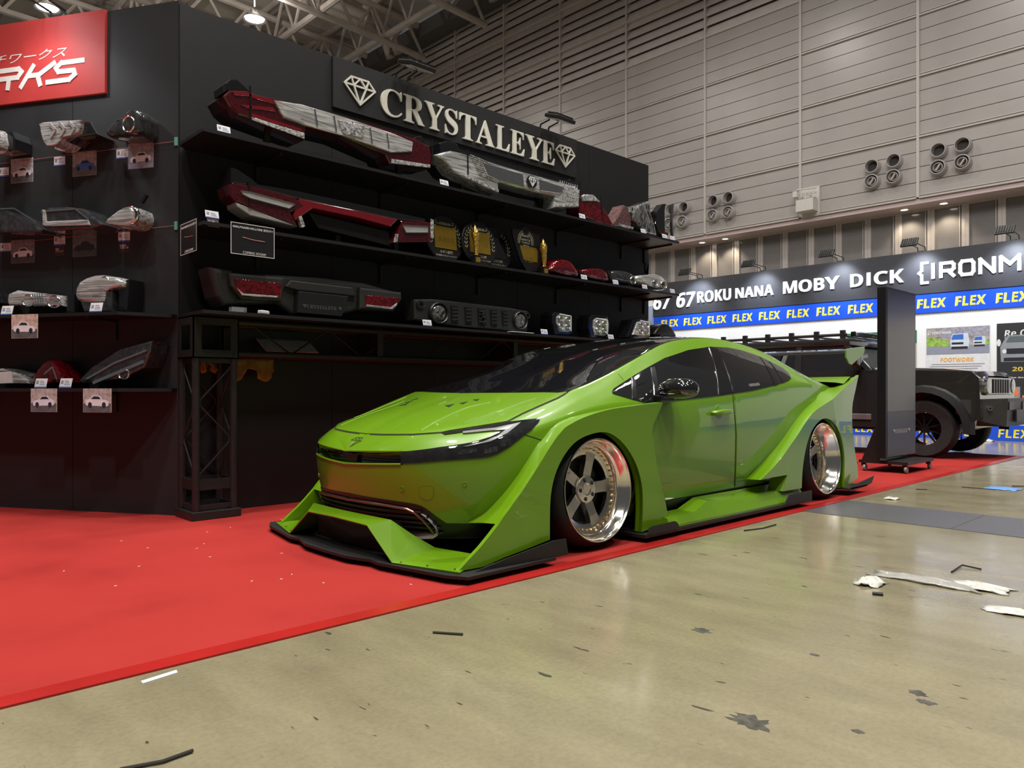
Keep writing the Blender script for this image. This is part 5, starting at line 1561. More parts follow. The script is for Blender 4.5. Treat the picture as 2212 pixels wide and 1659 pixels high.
for k in range(5):
    a.box(0.06 + 0.03 * abs(k - 1), W_ - 0.08 - 0.05 * k, -0.0115, -0.01, pz - 0.185 - 0.038 * k, pz - 0.172 - 0.038 * k)
a.build('printed_lines', mat('grey_print'), t)

t = FT('wall_poster', 'black poster with the front of a grey van and the words Re Classic', 'poster', 3.446, 0.575, 'posters on the white wall', 0.003)
W_, H_ = 1.0, 1.37
MB().box(0, W_, -0.01, 0, 0, H_).build('sheet', mat('poster_black', (0.035, 0.035, 0.038), 0.35), t)
text('Re Classic', WHT, 0.11, 0.80, H_ - 0.22, H_ - 0.11, t, d=-0.01, ext=0.001, shear=0.12)
MB().box(0.11, 0.80, -0.011, -0.01, H_ - 0.25, H_ - 0.238).build('underline', WHT, t)
v = MB().prism([(0.06, 0.73), (0.05, 0.98), (0.10, 1.08), (0.16, 1.17), (0.86, 1.17), (0.95, 1.0), (0.95, 0.73)], -0.01, -0.012, 'xz').build('printed_van', mat('poster_van_grey', (0.24, 0.26, 0.29), 0.35), t)
MB().prism([(0.13, 1.05), (0.18, 1.15), (0.84, 1.15), (0.9, 1.05)], -0.012, -0.013, 'xz').build('printed_windscreen', mat('poster_van_glass', (0.10, 0.12, 0.13), 0.3), v)
MB().box(0.14, 0.9, -0.013, -0.012, 0.86, 0.95).box(0.10, 0.92, -0.013, -0.012, 0.74, 0.80).build('printed_grille', mat('print_dark'), v)
MB().prism(ellipse(0.11, 0.905, 0.03, 0.035, 16), -0.013, -0.014, 'xz').prism(ellipse(0.03, 1.05, 0.03, 0.06, 12), -0.012, -0.013, 'xz').build('printed_lamp', WHT, v)
text('2025', mat('yellow_gold_print', (0.70, 0.48, 0.06), 0.5), 0.22, 0.52, 0.575, 0.645, t, d=-0.01, ext=0.001)
text('The Genuine', WHT, 0.17, 0.55, 0.46, 0.485, t, d=-0.01, ext=0.001)
MB().box(0.07, 0.33, -0.012, -0.01, 0.10, 0.32).build('printed_box', mat('poster_box', (0.22, 0.21, 0.21), 0.4, noise=(12, 0.5)), t)
MB().prism(ellipse(0.14, 0.23, 0.045, 0.06, 16), -0.012, -0.013, 'xz').build('printed_mark', WHT, t)
for u0, u1, v0, v1 in ((0.23, 0.30, 0.18, 0.29), (0.36, 0.45, 0.10, 0.18)):
    MB().box(u0, u1, -0.013, -0.0105, v0, v1).build('printed_mark', mat('orange_red_print', (0.75, 0.17, 0.05), 0.4), t)
t = FT('wall_poster', 'green and beige poster half hidden behind the black monitor stand', 'poster', 5.9, 0.70, 'posters on the white wall', 0.003)
MB().box(0, 1.22, -0.01, 0, 0, 0.98).build('sheet', mat('poster_beige', (0.42, 0.40, 0.36), 0.4), t)
MB().box(0, 1.22, -0.012, 0, 0.98, 1.21).build('printed_band', mat('poster_dark_green', (0.04, 0.16, 0.09), 0.4), t)
text('ZONE', WHT, 0.85, 1.19, 1.02, 1.13, t, d=-0.012, ext=0.001)

# picture panel with a palm at the far end
t = FT('end_panel', 'pale picture panel with a palm tuft at the far end of the black header', 'poster', 10.9, 1.6, None, 0.0)
MB().box(0, 0.53, -0.03, 0, 0, 1.2).build('sheet', mat('sky_print', (0.30, 0.36, 0.52), 0.5, noise=(2, 0.3)), t)
a = MB()
rnd = random.Random(3)
for k in range(46):
    an = rnd.uniform(0.15, pi - 0.15)
    ln = rnd.uniform(0.15, 0.32)
    a.tube([(0.34, -0.035, 0.60), (0.34 + ln * 0.5 * cos(an), -0.04, 0.60 + ln * 0.6 * sin(an)), (0.34 + ln * cos(an), -0.035, 0.60 + ln * 0.9 * sin(an))], 0.004, 4)
a.build('printed_palm_tuft', mat('palm_print', (0.25, 0.24, 0.08), 0.6), t)
struct(MB().box(FX, FX + 0.15, 10.35, 11.2, 0, 3.0).build('wall_right_end', WWALL))

# flood lamps along the header
FLK = ((9.145, 'farthest lit flood lamp over the header, above the figure 67'), (7.648, 'lit flood lamp over the header, above the word MOBY'),
       (6.058, 'lit flood lamp over the header, between MOBY and DICK'), (4.618, 'lit flood lamp over the header, above IRONMAN'),
       (3.203, 'lit flood lamp over the header at the right picture edge'))
for y, lab in FLK:
    t = floodlamp(lab, (FX, y, 3.32), FR, 0.9, True, 'lit flood lamps over the black header', 0.55)
    l = bpy.data.lights.new('flood_bulb', 'SPOT')
    l.energy = 105
    l.spot_size = radians(96)
    l.spot_blend = 0.9
    l.color = (0.80, 0.88, 1.0)
    l.shadow_soft_size = 0.06
    lo = bpy.data.objects.new('flood_bulb', l)
    lo.location = (0, -0.52, 0.02)
    lo.rotation_euler = (radians(36), 0, 0)
    lo.parent = t
    COL.objects.link(lo)

# ------------------------------------------------------------------ monitor stand on castors
t = thing('monitor_stand', 'tall black upright screen on a castor base behind the green car', 'display', (8.31, 2.9, 0.005))
FRM = mat('black_monitor_bezel', (0.010, 0.010, 0.011), 0.3)
SCR = mat('switched_off_screen', (0.035, 0.034, 0.036), 0.22, spec=0.6, noise=(0.8, 0.05))
MB().bev(-0.36, 0.50, -0.04, 0.045, 0.145, 1.885, 0.006).build('cabinet', FRM, t)
MB().box(-0.325, 0.465, -0.0435, -0.04, 0.62, 1.86).build('screen', SCR, t)
MB().box(-0.325, 0.465, -0.0435, -0.04, 0.16, 0.615).build('lower_panel', mat('dark_grey_panel', (0.028, 0.027, 0.029), 0.3), t)
text('CRYSTALEYE', mat('grey_logo', (0.32, 0.32, 0.32), 0.4), -0.11, 0.24, 0.39, 0.43, t, d=-0.044, ext=0.001, style='serif')
for x in (-0.165, 0.265):
    diamond(MB(), x, x + 0.04, 0.395, 0.43, 0.005, -0.044, -0.046).build('diamond_emblem', mat('grey_logo'), t)
MB().prism([(-0.30, -0.23), (0.46, -0.23), (0.46, 0.25), (-0.30, 0.25)], 0.085, 0.115, 'xy').build('base', BLKM, t)
MB().prism([(0.045, 0.115), (0.22, 0.115), (0.05, 0.55), (0.045, 0.55)], -0.30, -0.28, 'yz').build('gusset', BLKM, t)
MB().prism([(0.045, 0.115), (0.22, 0.115), (0.05, 0.55), (0.045, 0.55)], 0.42, 0.44, 'yz').build('gusset', BLKM, t)
for x, y in ((-0.27, -0.19), (0.42, -0.19), (-0.27, 0.21), (0.42, 0.21)):
    c = MB().box(x - 0.014, x + 0.014, y - 0.02, y + 0.02, 0.05, 0.086).build('castor', BLKM, t)
    MB().lathe([(0.0001, -0.012), (0.032, -0.012), (0.036, -0.006), (0.036, 0.006), (0.032, 0.012), (0.0001, 0.012)], 16, frame((x, y - 0.012, 0.0365), rx=pi / 2)).build('wheel', mat('grey_castor', (0.20, 0.20, 0.20), 0.4), c, True)
o = MB().tube([(7.95, 3.14, 0.09), (7.80, 3.17, 0.08), (7.72, 3.27, 0.015), (7.92, 3.37, 0.015), (7.8, 3.5, 0.015), (8.0, 3.45, 0.015)], 0.008, 6).build('power_cable', BLKS, None, True)
tag(o, 'black power cable looping behind the monitor stand base', 'cable')

# ------------------------------------------------------------------ two black off-road cars nose to the aisle
SUVP = mat('black_car_paint', (0.020, 0.019, 0.019), 0.15, coat=1.0, noise=(3, 0.05))
SUVG = mat('tinted_car_glass', (0.012, 0.012, 0.014), 0.04, coat=1.0)
CLEARG = mat('clear_windscreen', (0.75, 0.82, 0.80), 0.03, trans=0.95, ior=1.05)
TYRE = mat('tyre_rubber', (0.012, 0.012, 0.012), 0.7, noise=(30, 0.2), bump=(90, 0.3))
GREYP = mat('grey_door_trim', (0.11, 0.10, 0.10), 0.4)


def loft(rows, closed=False):
    mb = MB()
    if closed:
        rows = [r + [r[0]] for r in rows]
    return mb.grid(rows)


def offroader(lab, loc, rack):
    """car pointing along local -y, side towards local -x seen by the camera; origin under the middle of the front axle"""
    t = thing('off_road_car', lab, 'car', loc, 0)
    w = 0.78
    # lower body, with wheel arches
    side = [(-0.62, 0.52), (-0.60, 0.98), (-0.52, 1.06), (0.55, 1.10), (0.62, 1.10), (3.05, 1.10), (3.10, 0.95), (3.08, 0.50), (2.75, 0.42)]
    def arch(cy, r):
        return [(cy + r * cos(a), 0.36 + r * sin(a)) for a in [pi * k / 10 for k in range(11)]]
    prof = side + [(p, q) for p, q in arch(2.45, 0.44)] + [(0.45, 0.36)] + [(p, q) for p, q in arch(0.0, 0.44)]
    MB().prism(prof, -w, w, 'yz').build('body', SUVP, t)
    # bonnet
    rows = []
    for y, z, ww in ((-0.60, 0.985, 0.66), (-0.55, 1.045, 0.70), (-0.2, 1.085, 0.73), (0.35, 1.11, 0.74), (0.60, 1.115, 0.745)):
        rows.append([(-ww, y, z - 0.03), (-ww + 0.05, y, z + 0.015), (-0.3, y, z + 0.025), (0, y, z + 0.028), (0.3, y, z + 0.025), (ww - 0.05, y, z + 0.015), (ww, y, z - 0.03)])
    MB().grid(rows).build('bonnet', SUVP, t, True, 30)
    # cabin
    top = 1.475
    wt = 0.70
    MB().add([(-w, 0.60, 1.10), (w, 0.60, 1.10), (w, 3.06, 1.10), (-w, 3.06, 1.10), (-wt, 0.98, top), (wt, 0.98, top), (wt, 3.0, top), (-wt, 3.0, top)], [(4, 5, 6, 7), (2, 3, 7, 6)]).build('cabin_shell', SUVP, t)
    MB().bev(-wt - 0.02, wt + 0.02, 0.92, 3.05, top - 0.045, top + 0.055, 0.03).build('roof', SUVP, t, True)
    for s in (-1, 1):
        def q(y, z):
            f = (z - 1.10) / (top - 1.10)
            return (s * (w + (wt - w) * f), y, z)
        for (a0, a1, b0, b1) in ((0.60, 0.68, 0.98, 1.05), (1.56, 1.66, 1.58, 1.66), (2.42, 2.52, 2.42, 2.52), (2.98, 3.06, 2.94, 3.0)):
            p = [Vector(q(a0, 1.08)), Vector(q(a1, 1.08)), Vector(q(b1, top)), Vector(q(b0, top))]
            n = Vector((-s * 0.05, 0, 0))
            MB().add(p + [v + n for v in p], [(0, 1, 2, 3), (7, 6, 5, 4), (0, 4, 5, 1), (1, 5, 6, 2), (2, 6, 7, 3), (3, 7, 4, 0)]).build('pillar', SUVP, t)
        for (a0, a1, b0, b1, m) in ((0.68, 1.56, 1.05, 1.58, SUVG), (1.66, 2.42, 1.66, 2.42, SUVG), (2.52, 2.98, 2.52, 2.94, SUVG)):
            p = [Vector(q(a0, 1.10)), Vector(q(a1, 1.10)), Vector(q(b1, top)), Vector(q(b0, top))]
            p = [v + Vector((-s * 0.02, 0, 0)) for v in p]
            n = Vector((-s * 0.006, 0, 0))
            MB().add(p + [v + n for v in p], [(0, 1, 2, 3), (7, 6, 5, 4), (0, 4, 5, 1), (1, 5, 6, 2), (2, 6, 7, 3), (3, 7, 4, 0)]).build('side_window', m, t)
        MB().bev(s * (w - 0.005) - 0.02, s * (w - 0.005) + 0.02, 0.62, 1.60, 0.45, 0.53, 0.01).build('door_trim', GREYP, t)
        MB().bev(s * w - 0.03, s * w + 0.03, 1.30, 1.46, 0.94, 0.97, 0.01).build('door_handle', BLKG, t)
        MB().bev(min(s * (w + 0.02), s * (w + 0.2)), max(s * (w + 0.02), s * (w + 0.2)), 0.72, 0.82, 1.12, 1.30, 0.03).build('mirror', BLKG, t, True)
        # fender lips
        for cy in (0.0, 2.45):
            rows = []
            for k in range(15):
                a = pi * (k - 0.4) / 13.2
                rows.append([(s * (w - 0.02), cy + 0.44 * cos(a), 0.36 + 0.44 * sin(a)), (s * (w + 0.07), cy + 0.45 * cos(a), 0.36 + 0.45 * sin(a)), (s * (w + 0.05), cy + 0.53 * cos(a), 0.36 + 0.52 * sin(a)), (s * (w - 0.02), cy + 0.56 * cos(a), 0.36 + 0.55 * sin(a))])
            MB().grid(rows).build('fender_flare', BLKS, t, True)
        # head lamps
        MB().lathe([(0.0001, 0.03), (0.09, 0.025), (0.115, 0.0), (0.115, -0.03), (0.0001, -0.03)], 24, frame((s * 0.56, -0.625, 0.89), rx=pi / 2)).build('headlamp', mat('dark_headlamp_glass'), t, True)
    # windscreen
    MB().add([(-w + 0.06, 0.62, 1.11), (w - 0.06, 0.62, 1.11), (wt - 0.06, 0.97, top - 0.04), (-wt + 0.06, 0.97, top - 0.04)], [(0, 1, 2, 3)]).build('windscreen', CLEARG, t)
    MB().bev(-0.62, 0.62, -0.64, -0.60, 0.78, 0.99, 0.01).build('grille', BLKG, t)
    a = MB()
    for k in range(7):
        a.box(-0.36 + 0.11 * k, -0.30 + 0.11 * k, -0.65, -0.635, 0.80, 0.97)
    a.build('grille_slot', BLKS, t)
    # steel bumper
    MB().add([(-0.80, -0.50, 0.50), (-0.80, -0.50, 0.72), (-0.45, -0.82, 0.74), (0.45, -0.82, 0.74), (0.80, -0.50, 0.72), (0.80, -0.50, 0.50), (0.45, -0.80, 0.40), (-0.45, -0.80, 0.40),
              (-0.80, -0.36, 0.56), (-0.80, -0.36, 0.72), (0.80, -0.36, 0.72), (0.80, -0.36, 0.56), (-0.45, -0.45, 0.40), (0.45, -0.45, 0.40)],
             [(0, 1, 2, 7), (7, 2, 3, 6), (6, 3, 4, 5), (1, 9, 10, 4, 3, 2), (0, 8, 9, 1), (5, 4, 10, 11), (0, 7, 12, 8), (7, 6, 13, 12), (6, 5, 11, 13), (8, 12, 13, 11, 10, 9)]).build('bumper', mat('black_bumper_coat', (0.035, 0.034, 0.034), 0.45), t)
    MB().bev(-0.17, 0.17, -0.845, -0.825, 0.45, 0.60, 0.004).build('number_plate', BLKM, t)
    for x0 in (-0.42, 0.2):
        MB().box(x0, x0 + 0.22, -0.826, -0.81, 0.60, 0.70).build('mesh_inlet', BLKS, t)
    MB().lathe([(0.03, 0), (0.03, 0.02), (0.012, 0.02)], 12, frame((-0.62, -0.665, 0.62), rx=pi / 2, rz=-0.75)).build('fog_lamp', CHR, t)
    MB().box(-0.6, 0.6, -0.3, 2.9, 0.32, 0.42).build('chassis', BLKM, t)
    for cy in (0.0, 2.45):
        MB().box(-0.54, 0.54, cy - 0.46, cy + 0.46, 0.42, 0.86).build('wheel_well', BLKS, t)
    MB().tube([(-0.6, 0, 0.36), (0.6, 0, 0.36)], 0.05, 8).build('axle', BLKM, t)
    MB().bev(-0.5, 0.5, 1.0, 2.7, 0.75, 1.05, 0.05).build('seats', BLKS, t)
    for s in (-1, 1):
        MB().bev(s * 0.35 - 0.22, s * 0.35 + 0.22, 1.45, 1.6, 0.9, 1.42, 0.05).build('seat_back', BLKS, t)
        for cy in (0.0, 2.45):
            M = frame((s * 0.68, cy, 0.36), ry=s * pi / 2)
            wh = MB().lathe([(0.20, -0.10), (0.33, -0.115), (0.357, -0.08), (0.357, 0.08), (0.33, 0.115), (0.20, 0.10)], 40, M).build('tyre', TYRE, t, True)
            a = MB().lathe([(0.21, -0.10), (0.215, 0.09), (0.20, 0.10), (0.195, -0.1)], 32, M)
            a.lathe([(0.055, 0.0), (0.055, 0.07), (0.0001, 0.07)], 16, M)
            for k in range(10):
                a.box(0.04, 0.20, -0.009, 0.009, 0.045, 0.075, M @ Matrix.Rotation(2 * pi * k / 10, 4, 'Z'))
            a.build('rim', BLKG, wh, True)
    if rack:
        for x in (-0.62, 0.62):
            MB().tube([(x, 1.0, top + 0.11), (x, 2.95, top + 0.11)], 0.02, 8).build('rack_rail', BLKM, t)
        for k in range(6):
            y = 1.05 + 0.36 * k
            MB().box(-0.62, 0.62, y - 0.02, y + 0.02, top + 0.08, top + 0.10).build('rack_bar', BLKM, t)
            MB().box(-0.65, -0.60, y - 0.03, y + 0.03, top + 0.06, top + 0.17).build('rack_foot', BLKM, t)
        MB().bev(-0.58, 0.58, 0.90, 0.97, top + 0.08, top + 0.15, 0.015).build('light_bar', BLKG, t)
    return t


offroader('black off-road car with a roof rack, parked behind the monitor stand', (10.85, 3.18, 0.004), True)

# ================================================================== THE GREEN CAR
# local frame: origin on the floor under the front axle, +x to the tail, -y is the side the aisle sees
CARX, CARY = 3.03, 3.37
STATIONS = [  # shoulder (x, half width, z) | roof rail or bonnet edge | centre line (x, z)
    ((-.985, 0, .530), (-.985, 0, .530), (-.985, .530)),
    ((-.980, .16, .532), (-.945, .12, .562), (-.935, .572)),
    ((-.955, .30, .538), (-.89, .25, .600), (-.870, .612)),
    ((-.895, .45, .548), (-.81, .38, .632), (-.78, .655)),
    ((-.80, .58, .562), (-.70, .49, .657), (-.66, .703)),
    ((-.67, .685, .587), (-.57, .585, .674), (-.50, .750)),
    ((-.48, .75, .632), (-.40, .645, .718), (-.33, .793)),
    ((-.25, .785, .690), (-.20, .67, .780), (-.15, .840)),
    ((-.05, .797, .735), (-.03, .682, .832), (.03, .885)),
    ((.15, .803, .762), (.12, .676, .868), (.20, .937)),
    ((.40, .805, .770), (.36, .655, .932), (.42, 1.003)),
    ((.70, .805, .775), (.62, .625, 1.02), (.68, 1.078)),
    ((1.0, .805, .787), (.90, .60, 1.118), (.95, 1.145)),
    ((1.3, .803, .803), (1.25, .575, 1.182), (1.28, 1.207)),
    ((1.65, .80, .83), (1.65, .56, 1.20), (1.65, 1.235)),
    ((2.0, .793, .865), (2.02, .555, 1.175), (2.02, 1.222)),
    ((2.35, .783, .89), (2.38, .56, 1.118), (2.38, 1.165)),
    ((2.7, .77, .885), (2.75, .57, 1.015), (2.75, 1.06)),
    ((3.05, .75, .865), (3.05, .58, .925), (3.05, .965)),
    ((3.32, .66, .845), (3.30, .54, .87), (3.30, .89)),
    ((3.46, .45, .835), (3.44, .36, .85), (3.42, .86)),
    ((3.50, .20, .830), (3.495, .16, .834), (3.49, .838)),
    ((3.51, 0, .830), (3.51, 0, .830), (3.51, .830))]


def spline(pts, ts, n):
    """natural cubic through pts at parameters ts, n samples"""
    N = len(pts)
    D = len(pts[0])
    out = [[0.0] * D for _ in range(n)]
    for d in range(D):
        a = [p[d] for p in pts]
        h = [ts[i + 1] - ts[i] for i in range(N - 1)]
        al = [0] + [3 / h[i] * (a[i + 1] - a[i]) - 3 / h[i - 1] * (a[i] - a[i - 1]) for i in range(1, N - 1)]
        l, mu, z = [1.0], [0.0], [0.0]
        for i in range(1, N - 1):
            l.append(2 * (ts[i + 1] - ts[i - 1]) - h[i - 1] * mu[i - 1])
            mu.append(h[i] / l[i])
            z.append((al[i] - h[i - 1] * z[i - 1]) / l[i])
        c, b, dd = [0.0] * N, [0.0] * N, [0.0] * N
        for j in range(N - 2, -1, -1):
            c[j] = z[j] - mu[j] * c[j + 1]
            b[j] = (a[j + 1] - a[j]) / h[j] - h[j] * (c[j + 1] + 2 * c[j]) / 3
            dd[j] = (c[j + 1] - c[j]) / (3 * h[j])
        k = 0
        for i in range(n):
            t = ts[0] + (ts[-1] - ts[0]) * i / (n - 1)
            while k < N - 2 and t > ts[k + 1]:
                k += 1
            x = t - ts[k]
            out[i][d] = a[k] + b[k] * x + c[k] * x * x + dd[k] * x ** 3
    return out


NU = 190


def body_rows():
    """rows of points on the +y half from the sill up to the centre line, each running nose to tail"""
    S = [Vector(s) for s, r, c in STATIONS]
    R = [Vector(r) for s, r, c in STATIONS]
    C = [Vector((c[0], 0, c[1])) for s, r, c in STATIONS]
    N = len(S)
    nrm = []
    for i in range(N):
        if i == 0:
            n = Vector((-1, 0, 0))
        elif i == N - 1:
            n = Vector((1, 0, 0))
        else:
            t = S[i + 1] - S[i - 1]
            n = Vector((-t.y, t.x, 0)).normalized()
            if n.y < 0:
                n = -n
        nrm.append(n)
    ctrl = []
    # lower rows: fraction of height, side offset, front offset, rear offset
    LOW = [(0.0, -0.075, -0.09, -0.10), (0.22, -0.020, -0.045, -0.05), (0.5, 0.012, -0.012, 0.0), (0.75, 0.018, 0.004, 0.01), (0.93, 0.008, 0.004, 0.005)]
    for f, os_, of, orr in LOW:
        row = []
        for s, n in zip(S, nrm):
            zb = 0.125
            k = abs(n.x)
            off = os_ * (1 - k) + (of if n.x < 0 else orr) * k
            row.append(Vector((s.x, s.y, zb + (s.z - zb) * f)) + n * off)
        ctrl.append(row)
    ctrl.append(S)
    mid = []
    for s, r, n in zip(S, R, nrm):
        m = s.lerp(r, 0.5)
        m += Vector((0, 1, 0.35)) * 0.020 * min(1, (r - s).length / 0.25)
        mid.append(m)
    ctrl.append(mid)
    ctrl.append(R)
    for f in (0.3, 0.65):
        row = []
        for r, c in zip(R, C):
            p = r.lerp(c, f)
            p.z = r.z + (c.z - r.z) * (1 - (1 - f) ** 2)
            row.append(p)
        ctrl.append(row)
    ctrl.append(C)
    ts = [0.0]
    for i in range(1, N):
        ts.append(ts[-1] + ((S[i] - S[i - 1]).length + (C[i] - C[i - 1]).length) * 0.5 + 0.01)
    fine = [spline([tuple(p) for p in row], ts, NU) for row in ctrl]
    for row in fine:
        for p in row:
            p[1] = max(p[1], 0.0)
    # spline down each column in three stretches: lower body, side glass, top
    groups = [((0, 5), 22), ((5, 7), 12), ((7, 10), 22)]
    cols = []
    for u in range(NU):
        col = []
        for gi, ((a, b), n) in enumerate(groups):
            P = [fine[k][u] for k in range(a, b + 1)]
            q = [0.0]
            for k in range(1, len(P)):
                q.append(q[-1] + max(1e-4, sqrt(sum((P[k][d] - P[k - 1][d]) ** 2 for d in range(3)))))
            if gi == 2:      # let the crown arrive level at the middle of the car
                P.append([2 * P[-1][0] - P[-2][0], -P[-2][1], P[-2][2]])
                q.append(q[-1] + (q[-1] - q[-2]))
                sp = spline(P, q, n * 2)
                tot = q[-1]
                lim = q[-2]
                sp = spline(P, q, 200)
                pts = []
                for j in range(n + 1):
                    t = lim * j / n
                    f = t / tot * 199
                    k = min(198, int(f))
                    e = f - k
                    pts.append([sp[k][d] * (1 - e) + sp[k + 1][d] * e for d in range(3)])
                pts[-1][1] = 0.0
                sp = pts
            else:
                sp = spline(P, q, n + 1)
            col += sp if gi == 0 else sp[1:]
        for p in col:
            p[1] = max(p[1], 0.0)
        cols.append(col)
    return cols          # cols[u][v]


BODY = body_rows()
NV = len(BODY[0])


def body_full():
    """vertices and quads of both halves, welded along the centre line"""
    vs, idx = [], {}
    def vid(u, v, s):
        x, y, z = BODY[u][v]
        k = (round(x, 5), round(s * y, 5), round(z, 5))
        if k not in idx:
            idx[k] = len(vs)
            vs.append(k)
        return idx[k]
    fs, uv = [], []
    for s in (-1, 1):
        for u in range(NU - 1):
            for v in range(NV - 1):
                f = [vid(u, v, s), vid(u + 1, v, s), vid(u + 1, v + 1, s), vid(u, v + 1, s)]
                g = []
                for q in f:
                    if q not in g:
                        g.append(q)
                if len(g) > 2:
                    fs.append(tuple(g if s < 0 else g[::-1]))
                    uv.append((u, v, s))
    return vs, fs, uv


BV, BF, BUV = body_full()
BTREE = BVHTree.FromPolygons([Vector(v) for v in BV], BF)

